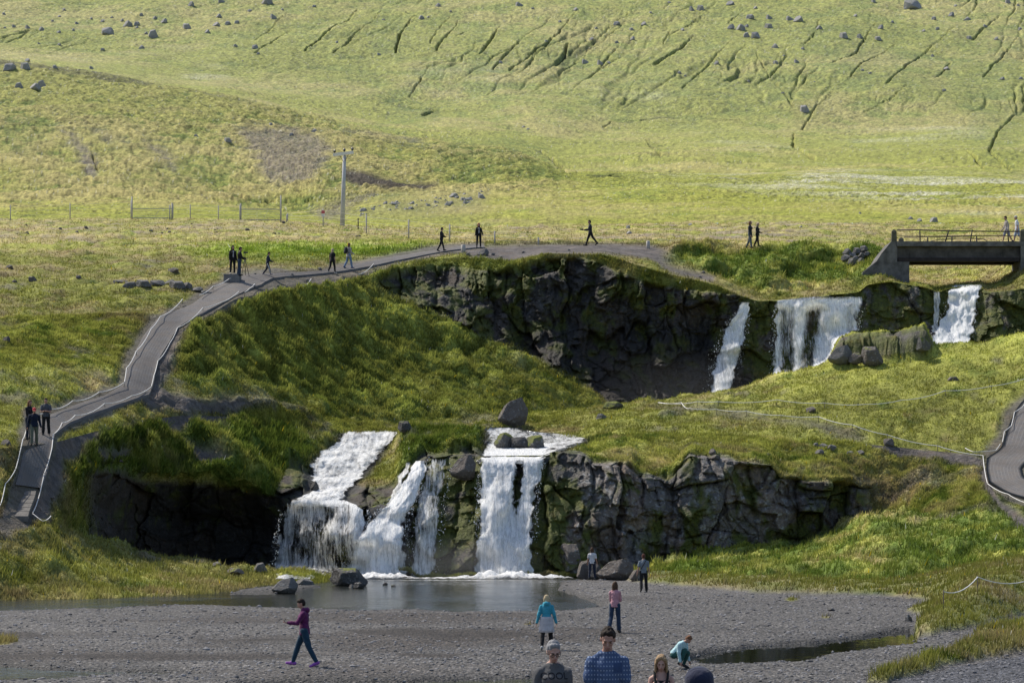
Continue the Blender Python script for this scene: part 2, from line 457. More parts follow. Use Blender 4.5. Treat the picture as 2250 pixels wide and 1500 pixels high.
gc = gc * (1 + 0.22 * sst(1345, 1290, V) * sst(1150, 1350, U))[..., None]
gc = cmix(gc, C(0.062, 0.059, 0.057), sst(16, 0, wsdm) * 0.8)
road = sst(-3, 3, poly_sd(U, V * ky, [(a, b * ky) for a, b in G2])) * sst(1930, 1990, U - (1500 - V) * -1.0 + 0 * U) * sst(0, 6, V - (1440 + (2250 - U) * 0.19))
gc = cmix(gc, C(0.115, 0.117, 0.135), road)
col[..., :3] = cmix(gc, grass_col(X, Y, Z, 0.66, 0.10, 0.5), gm)
col[..., 3] = 1 - gm
silt_keep = silt
FLAT = dict(silt=silt, U=U, V=V, X=X, Y=Y, Z=Z, gm=gm, w=wsdm)
FLAT['col'] = col
emit('gravel_bed', X, Y, Z, col, M_GRAVEL)

# ---- lower bank, lower cliff ----------------------------------------------------
def dz(v, z=ZG): return z * F / (CV - v)
L0 = [(uu, vv, dz(vv, -4.35) if vv > 1200 else 118) for uu, vv in [(-900, 1330), (0, 1326), (200, 1324), (400, 1318), (480, 1311), (545, 1298), (600, 1291), (650, 1288), (722, 1287), (735, 1275), (760, 1274), (1200, 1274), (1270, 1274),
      (1330, 1276), (1400, 1280), (1480, 1287), (1650, 1302), (1850, 1308), (2000, 1305), (2100, 1300), (2250, 1296), (3200, 1290)]]
L1 = [(-600, 1200, 118), (-100, 1180, 119), (0, 1172, 121), (100, 1167, 124), (150, 1172, 128), (200, 1189, 133), (300, 1210, 139), (400, 1229, 142), (480, 1242, 144), (560, 1248, 146), (600, 1250, 145.2), (650, 1255, 144), (700, 1262, 142.5), (724, 1271, 142), (740, 1268, 146.5), (760, 1267, 147), (1200, 1267, 146.5), (1270, 1265, 147), (1300, 1262, 147.5), (1420, 1248, 148.5), (1480, 1226, 150), (1600, 1217, 151.5), (1750, 1197, 153), (1850, 1165, 154.5), (1930, 1125, 155.5), (1990, 1112, 155), (2050, 1140, 150), (2150, 1130, 149), (2250, 1130, 148), (2500, 1130, 148)]
L2 = [(-600, 1190, 119), (0, 1163, 122), (100, 1160, 125), (150, 1170, 130), (200, 1200, 139), (300, 1228, 149), (400, 1247, 153), (560, 1263, 153.5), (630, 1266, 151.5), (740, 1266.5, 148), (1200, 1266, 147.2), (1270, 1264, 147.6), (1300, 1261, 148), (1420, 1247, 149), (1480, 1225, 150.6), (1600, 1216, 152), (1750, 1196, 153.6), (1850, 1164, 155), (1930, 1120, 156), (1990, 1105, 155.6), (2050, 1125, 151), (2150, 1115, 150), (2250, 1115, 149), (2500, 1115, 149)]
L3 = [(-600, 1150, 120), (0, 1135, 123), (90, 1125, 127), (150, 1120, 131), (200, 1110, 140), (300, 1130, 149.5), (400, 1140, 153.5), (560, 1150, 154), (610, 1170, 152), (640, 1180, 150.2), (700, 1180, 148.8), (780, 1185, 147.8), (800, 1180, 147.3), (900, 1175, 147.6), (960, 1130, 149.2), (1050, 1130, 149.2), (1200, 1130, 149), (1250, 1150, 149), (1300, 1145, 148.6), (1390, 1143, 149.2), (1460, 1140, 150.2), (1500, 1130, 151.2), (1700, 1120, 153.2), (1850, 1110, 155), (1930, 1090, 156.6), (1990, 1085, 157), (2050, 1090, 154), (2150, 1080, 153), (2250, 1080, 152), (2500, 1080, 152)]
L4 = [(-600, 1100, 121), (0, 1098, 125), (90, 1090, 128.5), (140, 1070, 131.5), (190, 1032, 136), (250, 1028, 142), (300, 1040, 146), (400, 1047, 149), (520, 1047, 150.5), (560, 1070, 151), (600, 1090, 150.8), (640, 1098, 150.3), (700, 1103, 150), (780, 1112, 149.6), (820, 1108, 149.4), (860, 1098, 150), (890, 1040, 151.4), (930, 1008, 152.6), (980, 1002, 152.6), (1050, 1002, 152), (1120, 1000, 151.6), (1190, 1000, 151.2), (1215, 990, 151.2), (1285, 1000, 151), (1300, 1022, 150.5), (1385, 1026, 150.6), (1400, 1048, 151), (1475, 1056, 152), (1498, 1030, 152), (1512, 1004, 152.4), (1600, 1012, 153), (1690, 1022, 154), (1720, 1046, 154), (1800, 1050, 155), (1870, 1055, 155.6), (1930, 1068, 157), (1990, 1050, 158.4), (2050, 1045, 157.5), (2150, 1040, 156), (2250, 1040, 155), (2500, 1040, 155)]
L5 = [(-600, 990, 125), (0, 985, 128), (60, 978, 131), (120, 972, 134), (200, 950, 141), (300, 925, 148.5), (400, 912, 153), (520, 915, 158), (620, 930, 162), (700, 950, 163.5), (760, 951, 164.5), (870, 952, 164.5), (890, 930, 161), (1000, 938, 162), (1050, 950, 163.5), (1075, 945, 167), (1150, 944, 168), (1200, 955, 165), (1290, 965, 161), (1320, 955, 161), (1450, 950, 160.5), (1600, 955, 160.5), (1800, 965, 160.5), (2000, 985, 160.5), (2160, 1000, 159.5), (2250, 1000, 159), (2500, 1000, 159)]
um = cols(2.2)
X, Y, Z, U, V, S = loft([L0, L1, L2, L3, L4, L5], [44, 10, 60, 60, 80], um, [14, 12, 8, 6, 5, 12])
PATH_L = [(-40, 1150), (8, 1142), (20, 1100), (42, 1030), (52, 950), (58, 905), (120, 905), (180, 878), (262, 852), (278, 790), (300, 752), (336, 700), (362, 690), (430, 650), (500, 612), (530, 604), (600, 606), (700, 596), (760, 580), (840, 566), (960, 543), (1060, 537), (1062, 548), (970, 556), (850, 580), (770, 598), (700, 606), (610, 618), (585, 630), (530, 658), (460, 690), (395, 722), (370, 760), (338, 830), (335, 868), (240, 905), (150, 938), (118, 965), (105, 1060), (75, 1142), (60, 1160), (-40, 1160)]
PATH_R = [(2165, 1000), (2180, 985), (2205, 950), (2212, 905), (2260, 870), (2330, 840), (2330, 1130), (2260, 1110), (2210, 1090), (2170, 1065)]
def path_mask(U, V):
    return np.minimum(poly_sd(U, V, PATH_L), poly_sd(U, V, PATH_R))
pm = path_mask(U, V)
flat_w = 1 - sst(22, 6, pm)
q = fbm(X, Y, Z, 3.0, 4, 0.6, seed=41.) * 14
# rock weight by column, only on the cliff segments
ru = sst(165, 215, U + q) * sst(1965, 1890, U + q * 2)
rock = ru * sst(1.75, 2.0, S + 0.02 * q)
top = np.interp(U, [0, 260, 400, 540, 600, 640, 900, 1000, 1190, 1300, 1390, 1480, 1520, 1690, 1900], [3.7, 3.85, 3.72, 3.7, 3.95, 4.4, 4.08, 4.08, 4.30, 4.08, 4.05, 3.98, 4.1, 4.0, 3.72])
grass_over = sst(0.0, 0.12, S + 0.010 * q - top)
rock = rock * (1 - grass_over)
rock = np.maximum(rock, sst(12, -12, poly_sd(U, V, [(215, 990), (285, 992), (288, 1022), (225, 1025)]) + q) * (S > 3.5))
wx_, wz_ = X + 0.35 * fbm(X, Y, Z, 2.5, 3, seed=5.) - 0.12 * Z, Z + 0.25 * fbm(X, Y, Z, 2.5, 3, seed=6.)
ba, ga, _r = blocks(wx_, wz_, 1.9, 2.6, 3, 1.35, 0.45)
bb_, gb, _r = blocks(wx_ + 0.3 * Z, wz_, 0.75, 1.1, 29, 0.34, 0.16)
fc, cc = facet(X / 0.5, Y, Z / 0.6, 33, 0.17, 1.3, 0.03)
fd, cd = facet(wx_ / 1.6, Y / 4, wz_ / 1.8, 44, 0.40, 1.3, 0.0)
blk = ba + bb_ + fc + fd + 0.55 * fbm(X, Y, Z, 5.0, 2, seed=48.) + 0.20 * fbm(X, Y, Z, 0.9, 4, 0.6, seed=42.)
right = sst(1180, 1290, U)
blk = blk * lerp(0.75, 1.0, right)
Yn = Y - rock * blk
Xn = X + rock * 0.3 * fbm(X, Y, Z, 1.6, 3, seed=43.)
B = billow(X, Y, Z, 2.6, 3, 44.); Bp = sst(-0.25, 0.25, fbm(X, Y, Z, 9.0, 3, seed=45.))
hum = 0.30 * fbm(X, Y, Z, 2.4, 4, 0.6, seed=44.) + (0.25 + 0.55 * Bp) * (B - 0.3)
lumps = np.maximum(0, fbm(X, Y, Z, 3.2, 3, 0.5, seed=46.) + 0.12)
lw = sst(130, 190, U) * sst(780, 640, U) * sst(3.6, 4.0, S)
mid = sst(860, 900, U) * sst(1330, 1200, U) * sst(3.7, 4.2, S)
grs = (1 - rock)
dirt = sst(26, -14, poly_sd(U, V, [(60, 1145), (112, 1140), (128, 1080), (150, 1010), (200, 975), (235, 940), (330, 925), (410, 955), (430, 930), (520, 915), (560, 880), (400, 870), (330, 860), (230, 900), (120, 950), (100, 1060), (20, 1170), (-40, 1160)]) + 1.5 * q)
dirt = np.maximum(dirt, sst(10, -10, poly_sd(U, V, [(400, 975), (440, 985), (500, 1015), (520, 1030), (440, 1030), (420, 1005)]) + q))
dirt = np.maximum(dirt, sst(10, -10, poly_sd(U, V, [(1840, 938), (1880, 945), (1930, 960), (2000, 985), (2165, 1000), (2200, 1100), (2330, 1180), (2330, 1200), (2240, 1165), (2160, 1085), (2150, 1030), (1980, 1000), (1900, 975)]) + q))
dirt = np.maximum(dirt, 0.9 * sst(20, 0, pm + 0.9 * q))
lw = lw * (1 - 0.9 * np.clip(dirt, 0, 1)); hum = hum * (1 - 0.7 * np.clip(dirt, 0, 1))
seam = sst(5.0, 4.8, S)
Zn = Z + seam * grs * flat_w * (hum * sst(0.0, 0.35, S) * (1 + 0.4 * right) + 1.6 * lumps * lw + 1.3 * lumps * mid)
Yn = Yn - seam * grs * flat_w * (0.55 * lumps * lw + 0.3 * lumps * grass_over * ru)
# water bed of the left cascade stays smooth
casc = sst(16, -10, poly_sd(U, V, [(752, 940), (875, 940), (860, 972), (835, 1010), (790, 1060), (760, 1108), (640, 1108), (660, 1085), (675, 1040), (680, 1010), (740, 968)])) * (S > 3.9)
Zn = lerp(Zn, Z + seam * (-0.15) + seam * 0.55 * fbm(X * 0.6, Y, Z, 2.0, 4, seed=47.), casc); Yn = lerp(Yn, Y, casc)
river = sst(10, -10, poly_sd(U, V, [(1062, 942), (1145, 940), (1300, 958), (1290, 975), (1200, 1002), (1055, 1002)])) * (S > 4.0)
Zn = lerp(Zn, Z - 0.2 * seam, river)
dirt = np.maximum(dirt, sst(0.55, 0.75, 0.5 + fbm(X, Y, Z, 4, 4, 0.6, seed=49.) * 0.9 - 0.12) * 0.6 * grs * sst(0.5, 0.9, S))
lush = sst(1250, 1400, U) * sst(2.6, 0.6, S) * 0.35 + sst(1900, 2000, U) * 0.12 + lw * 0.5 + mid * 0.5
gcol = grass_col(X, Y, Z, 1.0, 0.12 + lush, 0.55 - 0.6 * lush) * (0.80 + 0.20 * right)[..., None]
gcol = gcol * (0.72 + 0.85 * B)[..., None]  # painted occlusion: hummock hollows darkened in the grass colour
gcol = cmix(gcol, C(0.17, 0.16, 0.06), sst(0.4, 0.95, S) * sst(1.05, 0.98, S) * sst(700, 500, U) * 0.5)
gcol = cmix(gcol, dirt_col(X, Y, Z) * 0.85, np.clip(dirt, 0, 1))
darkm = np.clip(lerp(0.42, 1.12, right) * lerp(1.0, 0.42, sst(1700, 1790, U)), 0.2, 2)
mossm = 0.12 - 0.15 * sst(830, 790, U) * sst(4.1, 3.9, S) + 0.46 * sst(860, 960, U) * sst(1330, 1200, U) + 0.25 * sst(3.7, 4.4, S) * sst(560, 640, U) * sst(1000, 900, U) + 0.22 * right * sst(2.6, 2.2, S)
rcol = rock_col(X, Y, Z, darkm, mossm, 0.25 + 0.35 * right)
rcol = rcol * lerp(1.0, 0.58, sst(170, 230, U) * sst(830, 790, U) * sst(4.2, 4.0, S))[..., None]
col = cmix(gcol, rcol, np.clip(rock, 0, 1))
col = cmix(col, C(0.035, 0.035, 0.034), np.maximum(casc, river))
LOW = dict(X=Xn, Y=Yn, Z=Zn, U=U, V=V, S=S, rock=rock, dirt=dirt, pm=pm, casc=np.maximum(casc, river), lush=lush, lw=lw, mid=mid)
LOW['col'] = col
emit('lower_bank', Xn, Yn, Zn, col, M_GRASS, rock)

# ---- meadow, gorge and upper cliff ----------------------------------------------
M1 = [(-600, 900, 136), (0, 880, 139), (120, 880, 143), (200, 880, 147), (300, 872, 151), (420, 880, 155), (560, 883, 160), (700, 900, 166), (760, 925, 168), (900, 935, 169.5), (1000, 938, 170), (1100, 930, 171.5), (1140, 925, 172), (1270, 903, 174), (1450, 883, 176), (1550, 871, 178), (1640, 848, 179), (1720, 823, 179.5), (1850, 788, 180), (1950, 768, 180), (2050, 760, 180), (2150, 752, 179.5), (2250, 733, 179), (2500, 690, 178), (2900, 650, 178)]
M2 = [(-600, 840, 142), (0, 815, 146), (200, 805, 153), (330, 805, 156), (420, 820, 159), (560, 840, 164.5), (700, 870, 169.5), (850, 905, 172), (1000, 915, 174), (1100, 915, 176), (1180, 910, 179), (1270, 905, 182), (1400, 893, 184), (1550, 885, 186), (1640, 872, 186.5), (1720, 850, 187), (1850, 815, 187), (1950, 795, 187), (2050, 785, 187), (2250, 765, 186.5), (2500, 730, 186)]
M3 = [(-600, 760, 150), (0, 758, 153), (200, 750, 159), (330, 745, 161), (420, 750, 162), (500, 762, 166), (560, 775, 168), (700, 790, 173), (830, 800, 178), (950, 790, 182), (1050, 770, 185.5), (1150, 755, 187.5), (1250, 745, 188.5), (1400, 740, 189), (1550, 745, 189), (1640, 750, 188.4), (1700, 745, 188.6), (1800, 735, 188.8), (1900, 715, 188.5), (2000, 720, 188.7), (2050, 705, 189.4), (2100, 700, 190), (2150, 700, 189.2), (2180, 700, 188.2), (2300, 700, 188), (2500, 690, 187.5)]
M4 = [(-600, 700, 158), (0, 700, 160), (200, 690, 164), (350, 690, 165), (400, 728, 163), (450, 698, 166), (520, 655, 171), (600, 642, 175), (700, 627, 180), (780, 612, 185), (830, 600, 188), (900, 582, 191), (960, 568, 193), (1050, 566, 193), (1120, 575, 192), (1200, 556, 192), (1330, 560, 192), (1400, 582, 191), (1480, 605, 190.5), (1560, 622, 189.6), (1630, 650, 189.3), (1660, 660, 189.3), (1705, 660, 189.3), (1800, 650, 189.5), (1892, 642, 189.7), (1900, 626, 189.7), (1960, 618, 190.2), (2035, 632, 189.8), (2060, 642, 190.8), (2090, 632, 191), (2155, 630, 191), (2168, 642, 189.8), (2250, 634, 189.2), (2500, 620, 188.4)]
X, Y, Z, U, V, S = loft([L5, M1, M2, M3, M4], [44, 24, 90, 100], um, [12, 14, 14, 9, 7])
pm = path_mask(U, V); flat_w = 1 - sst(22, 6, pm)
q = fbm(X, Y, Z, 3.0, 4, 0.6, seed=51.) * 16
oc = sst(1812, 1850, U + 0.6 * q) * sst(2060, 2030, U + 0.6 * q) * sst(0.86, 0.93, S) * sst(1.7, 1.25, S)
och = oc * (1.15 + 0.30 * sst(1930, 1850, U) + 0.45 * fbm(X, Y, 0 * Z, 1.8, 4, 0.6, seed=50.) + 0.25 * sst(1985, 2015, U))
ub = np.interp(U, [780, 850, 950, 1000, 1100, 1200, 1290, 1350], [600, 650, 692, 716, 756, 796, 848, 900])    # foot of the bare rock on the left side of the gorge
rock = sst(800, 850, U + q) * sst(14, -14, V - ub + q) * (S > 1.7)
top = np.interp(U, [800, 900, 1000, 1100, 1200, 1300, 1400, 1480, 1560, 1640, 1700, 2300], [3.85, 3.9, 3.86, 3.8, 3.9, 3.88, 3.75, 3.75, 3.8, 3.97, 3.99, 3.95])
rock = rock * (1 - sst(0, 0.07, S + 0.004 * q - top))
rock = np.maximum(rock, sst(0.15, 0.4, oc) * sst(1.06, 0.98, S + 0.004 * q))
ledge = sst(0.15, 0.4, fbm(X * 0.5, Y, Z * 1.2, 2.6, 3, seed=52.)) * sst(1500, 1300, U) * sst(3.2, 3.7, S) * 0.9
wx_, wz_ = X + 0.4 * fbm(X, Y, Z, 2.8, 3, seed=7.) + 0.10 * Z, Z + 0.3 * fbm(X, Y, Z, 2.8, 3, seed=8.)
ba, ga, _r = blocks(wx_, wz_, 1.7, 3.2, 5, 1.2, 0.35)
bb_, gb, _r = blocks(wx_ - 0.2 * Z, wz_, 0.7, 1.3, 31, 0.34, 0.14)
fc, cc = facet(X / 0.5, Y, Z / 0.7, 37, 0.2, 1.3, 0.03)
fd, cd = facet(wx_ / 1.8, Y / 4, wz_ / 2.0, 46, 0.5, 1.3, 0.0)
blk = ba + bb_ + fc + fd + 1.2 * fbm(X, Y, Z, 5.5, 3, seed=53.) + 0.25 * fbm(X, Y, Z, 0.9, 4, 0.6, seed=58.)
blk = blk * lerp(1.0, 0.6, sst(1600, 1680, U))
rock = rock * sst(4.0, 3.985, S)
Yn = Y - rock * blk
Xn = X + rock * 0.35 * fbm(X, Y, Z, 1.8, 3, seed=54.)
# the rim leans out over the hollow
Yn = Yn + 1.1 * rock * sst(3.75, 3.2, S) * sst(1000, 1150, U) * sst(1640, 1540, U)
B = billow(X, Y, Z, 2.6, 3, 55.); Bp = sst(-0.25, 0.25, fbm(X, Y, Z, 9.0, 3, seed=56.))
hum = 0.40 * sst(380, 430, U) * sst(1250, 1050, U) * sst(1.2, 1.9, S) * (billow(X, Y, Z, 1.3, 2, 57.) - 0.3) + 0.30 * fbm(X, Y, Z, 2.6, 4, 0.6, seed=55.) + (0.2 + 0.5 * Bp) * (B - 0.3)
slope = sst(385, 430, U) * sst(1250, 1050, U) * sst(1.2, 1.9, S)
lumps = np.maximum(0, fbm(X, Y, Z, 4.0, 4, 0.5, seed=57.) + 0.1)
grs = 1 - rock; seam = sst(4.0, 3.9, S)
near_rim = sst(3.55, 3.95, S) * sst(400, 460, U) * sst(880, 800, U)
Zn = Z + och + seam * grs * flat_w * (hum * sst(0, 0.1, S) + 0.7 * lumps * slope + 0.5 * lumps * near_rim)
Yn = Yn - seam * grs * flat_w * (0.9 * lumps * slope + 0.5 * near_rim * lumps)
dirt = sst(20, -14, poly_sd(U, V, [(340, 690), (395, 690), (420, 715), (400, 745), (380, 800), (360, 850), (430, 880), (560, 878), (600, 890), (520, 905), (400, 910), (330, 905), (300, 880), (320, 800), (340, 745)]) + q)
dirt = np.maximum(dirt, sst(12, -10, poly_sd(U, V, [(1440, 890), (1520, 898), (1800, 925), (1900, 962), (1880, 970), (1700, 925), (1500, 905)]) + q) * 0.7)
dirt = np.maximum(dirt, sst(0.6, 0.8, 0.5 + fbm(X, Y, Z, 4, 4, 0.6, seed=59.) * 0.9 - 0.1 * sst(1000, 1200, U)) * 0.6 * grs * (1 - slope))
dirt = np.maximum(dirt, 0.9 * sst(20, 0, pm + 0.8 * q))
lush = slope * 0.34
sunny = 0.80 + 0.46 * sst(1500, 1800, U) * sst(0.4, 1.0, S) + 0.14 * sst(420, 300, U)  # sunlit parts of the meadow brightened in the grass colour
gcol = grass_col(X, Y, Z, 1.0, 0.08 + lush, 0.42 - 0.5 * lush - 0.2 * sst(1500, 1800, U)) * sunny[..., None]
gcol = lerp(gcol, np.array([0.235, 0.255, 0.060], np.float32) * (0.75 + 0.6 * fbm(X, Y, Z, 0.6, 3, seed=87.) + 0.5 * B)[..., None], (0.65 * slope)[..., None])  # gorge slope brightened in the albedo in place of more sun
gcol = cmix(gcol, dirt_col(X, Y, Z) * 0.85, np.clip(dirt, 0, 1))
gcol = gcol * (0.72 + 0.85 * B)[..., None]  # crease occlusion painted into the meadow colour
wet = sst(1620, 1680, U)
dk = lerp(0.42, 0.70, wet)  # rock colour lowered to carry the shade of the gorge
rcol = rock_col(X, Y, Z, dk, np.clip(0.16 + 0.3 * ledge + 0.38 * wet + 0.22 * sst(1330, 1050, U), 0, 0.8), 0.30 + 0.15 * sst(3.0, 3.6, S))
rcol = rcol * lerp(0.45, 1.0, np.maximum(sst(2.5, 3.75, S), wet))[..., None]  # painted shade, deeper towards the foot of the gorge
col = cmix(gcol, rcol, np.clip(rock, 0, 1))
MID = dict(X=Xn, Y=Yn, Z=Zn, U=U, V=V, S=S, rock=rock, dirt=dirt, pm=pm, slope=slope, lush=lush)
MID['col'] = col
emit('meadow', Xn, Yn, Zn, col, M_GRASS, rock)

# ---- plateau with the upper path -------------------------------------------------
U1 = [(-600, 640, 168), (0, 640, 169), (200, 640, 171), (400, 632, 173), (480, 613, 177), (520, 602, 178), (600, 599, 179), (760, 582, 189), (900, 562, 196), (1000, 546, 200), (1100, 542, 202), (1300, 538, 204), (1430, 541, 204), (1470, 548, 203), (1550, 560, 199.5), (1620, 592, 197), (1700, 600, 197), (1850, 592, 197.5), (1930, 602, 198), (1985, 630, 199), (2100, 626, 199), (2180, 620, 198), (2225, 600, 195.5), (2250, 576, 193.5), (2300, 556, 193), (2500, 540, 193)]
U2 = [(-600, 560, 192), (0, 560, 192), (400, 556, 195), (600, 550, 198), (800, 552, 202), (950, 541, 205), (1050, 533, 208), (1200, 534, 208), (1440, 536, 207), (1500, 539, 205), (1600, 537, 203), (1750, 539, 203), (1900, 545, 203), (1950, 560, 203), (1985, 604, 205), (2050, 590, 213), (2150, 585, 213), (2200, 572, 208), (2250, 550, 200), (2500, 535, 200)]
U3 = [(-600, 525, 213), (0, 520, 214), (500, 521, 215), (850, 522, 220), (1000, 528, 219), (1200, 528, 221), (1450, 530, 217), (1700, 534, 216), (1900, 537, 216), (1990, 555, 225), (2100, 548, 228), (2250, 540, 228), (2500, 530, 225)]
U4 = [(-600, 490, 290), (0, 484, 290), (300, 481, 292), (600, 483, 292), (700, 493, 302), (760, 497, 308), (900, 500, 290), (1100, 500, 285), (1500, 490, 285), (1900, 490, 285), (2250, 490, 285), (2500, 480, 285)]
X, Y, Z, U, V, S = loft([M4, U1, U2, U3, U4], [44, 50, 26, 50], um, [7, 9, 10, 14, 14])
pm = path_mask(U, V); flat_w = 1 - sst(16, 5, pm)
foot = sst(9, -5, poly_sd(U, V, [(1010, 550), (1080, 541), (1300, 536), (1430, 540), (1470, 552), (1520, 585), (1580, 606), (1560, 618), (1480, 600), (1420, 565), (1330, 556), (1200, 558), (1120, 572), (1040, 566)]) + 5 * fbm(X, Y, Z, 2, 3, seed=60.))
q = fbm(X, Y, Z, 3.0, 4, 0.6, seed=61.) * 10
bank = sst(1440, 1490, U) * sst(1985, 1930, U) * sst(0.1, 0.5, S) * sst(2.3, 1.9, S)
hump = sst(0.2, 0.5, fbm(X * 1.2, Y, Z, 5.0, 3, 0.5, seed=62.) + 0.25)
B = billow(X, Y, Z, 2.4, 3, 63.)
hum = 0.24 * fbm(X, Y, Z, 2.4, 4, 0.6, seed=63.) + 0.4 * (B - 0.3)
Zn = Z + flat_w * (1 - foot) * (hum * sst(0, 0.15, S) + bank * 0.6 * (hump - 0.4) + 0.10 * sst(1.9, 2.5, S) * fbm(X, Y, Z, 5, 3, seed=65.))
Yn = Y - bank * sst(0.1, 0.6, S) * 0.8 * (hump - 0.5) * sst(1.95, 1.6, S)
dirt = np.maximum(foot, sst(16, -6, poly_sd(U, V, [(500, 600), (600, 592), (700, 606), (780, 598), (850, 590), (700, 628), (600, 648), (530, 655), (430, 700), (390, 700), (460, 650)]) + q) * 0.9)
n4 = fbm(X, Y, Z, 5.0, 5, 0.6, seed=66.)
dirt = np.maximum(dirt, sst(0.0, 0.35, n4 + 0.22 * sst(2.5, 3.0, S) * sst(950, 800, U) - 0.20) * sst(2.0, 2.3, S) * 0.7)
dirt = np.maximum(dirt, sst(-0.05, 0.3, n4 + 0.15 * sst(2.2, 2.8, S) - 0.16) * sst(1050, 1150, U) * sst(2000, 1800, U) * sst(2.0, 2.3, S) * 0.75)
dirt = np.maximum(dirt, sst(0.15, 0.45, fbm(X, Y, Z, 4.0, 5, 0.6, seed=67.)) * 0.75 * sst(900, 700, U) * sst(0.1, 0.3, S) * sst(2.1, 1.9, S))
lushb = sst(0.10, -0.25, np.abs(V - 553) / 100 - 0.22 + 0.012 * q) * sst(330, 560, U) * sst(1010, 920, U) * sst(1.02, 1.2, S) * sst(2.9, 2.5, S)
lush = np.clip(bank * 0.7 + lushb * 0.8, 0, 1)
dirt = np.maximum(dirt * (1 - lush), 0.9 * sst(12, 0, pm + 0.7 * q))
sunny = lerp(0.80, 1.1, sst(1.8, 2.3, S)) + 0.12 * lushb + 0.30 * bank + 0.35 * sst(1985, 2005, U) * sst(1.0, 1.2, S) * sst(3.2, 2.9, S)  # sunlit grass brightened in the albedo, under the bridge too
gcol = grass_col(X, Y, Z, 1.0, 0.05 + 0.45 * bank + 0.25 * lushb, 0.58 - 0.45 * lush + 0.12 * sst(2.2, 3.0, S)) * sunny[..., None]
gcol = cmix(gcol, gcol * C(0.72, 1.0, 0.5), lushb * 0.9)
gcol = cmix(gcol, dirt_col(X, Y, Z) * lerp(0.95, 1.75, sst(1.9, 2.4, S))[..., None] * np.where((S > 2.0)[..., None], C(1.08, 1.0, 0.85), C(1, 1, 1)), np.clip(dirt, 0, 1))
col = gcol * (0.78 + 0.65 * B)[..., None]  # plateau hollows darkened in the colour for occlusion
UPP = dict(X=X, Y=Yn, Z=Zn, U=U, V=V, S=S, dirt=dirt, pm=pm, bank=bank, lush=lush, rock=np.zeros_like(X))
UPP['col'] = col
emit('plateau', X, Yn, Zn, col, M_GRASS)

# ---- hillside ---------------------------------------------------------------------
H1 = [(-600, 420, 345), (0, 442, 340), (250, 430, 345), (450, 438, 348), (530, 455, 345), (620, 462, 345), (700, 468, 330), (760, 450, 338), (830, 425, 348), (1000, 412, 352), (1150, 415, 348), (1250, 430, 340), (1500, 440, 335), (2250, 440, 335)]
H2 = [(-600, 280, 400), (0, 290, 400), (400, 300, 400), (640, 345, 388), (740, 372, 372), (790, 385, 366), (880, 402, 366), (1000, 405, 366), (1100, 402, 364), (1240, 402, 366), (1300, 405, 366), (1500, 405, 372), (2250, 405, 375)]
H3 = [(-600, 60, 470), (-100, 115, 465), (0, 130, 460), (60, 138, 457), (120, 148, 455), (250, 163, 450), (400, 182, 445), (500, 203, 440), (700, 250, 430), (850, 290, 420), (1000, 312, 410), (1100, 328, 400), (1180, 352, 393), (1240, 388, 382), (1300, 386, 390), (1500, 380, 400), (1800, 375, 405), (2250, 370, 405)]
H4 = [(-600, 120, 520), (0, 165, 500), (250, 190, 495), (500, 222, 490), (700, 268, 475), (850, 305, 465), (1000, 325, 455), (1100, 340, 440), (1180, 362, 425), (1240, 380, 420), (1300, 366, 430), (1500, 345, 445), (1800, 345, 450), (2250, 345, 450)]
H5 = [(-600, 60, 640), (0, 110, 600), (300, 150, 580), (500, 180, 570), (700, 212, 560), (900, 245, 545), (1200, 285, 520), (1500, 295, 525), (1900, 285, 535), (2250, 285, 535)]
H6 = [(-600, 20, 690), (0, 55, 660), (500, 90, 635), (1000, 115, 615), (1500, 130, 605), (2250, 130, 605)]
H7 = [(0, -20, 715), (2250, -20, 680)]; H8 = [(0, -140, 800), (2250, -140, 770)]; H9 = [(0, -240, 900), (2250, -240, 880)]; H10 = [(0, -330, 1050), (2250, -330, 1050)]
X, Y, Z, U, V, S = loft([U4, H1, H2, H3, H4, H5, H6, H7, H8, H9, H10], [40, 46, 110, 14, 54, 100, 84, 12, 6, 4], um, [14, 18, 18, 14, 16, 30, 40, 40, 40, 40, 40], row_smooth=3)
big = fbm(X, Y, Z0[:1, :1] * 0, 60.0, 3, seed=71.)
h1 = fbm(X, Y, 0 * Z, 7.0, 5, 0.58, seed=72.); h2 = fbm(X, Y, 0 * Z, 2.2, 4, 0.6, seed=73.)
left = sst(1260, 1100, U) * sst(3.3, 2.9, S) * sst(0.6, 1.2, S)
upper = sst(4.8, 5.6, S)
hb = billow(X * 0.8, Y, 0 * Z, 2.3, 3, 82.); hb2 = billow(X * 0.7, Y, 0 * Z, 0.95, 2, 83.)
rough = np.clip(0.22 + 0.75 * left + 0.30 * upper + 0.6 * sst(0.0, 0.35, fbm(X, Y, 0 * Z, 40, 3, seed=84.)), 0, 1.3)
Zd = 0.50 * h1 * lerp(0.6, 1.4, left) + 0.14 * h2 + rough * (0.50 * (hb - 0.3) + 0.20 * (hb2 - 0.3)) + upper * (0.9 * fbm(X, Y * 0.6, 0 * Z, 16, 4, 0.5, seed=74.) + 2.0 * big) + 1.2 * fbm(X, Y * 0.7, 0 * Z, 28, 3, 0.5, seed=88.) * sst(0.5, 1.5, S)
Zd *= sst(0.0, 0.25, S)
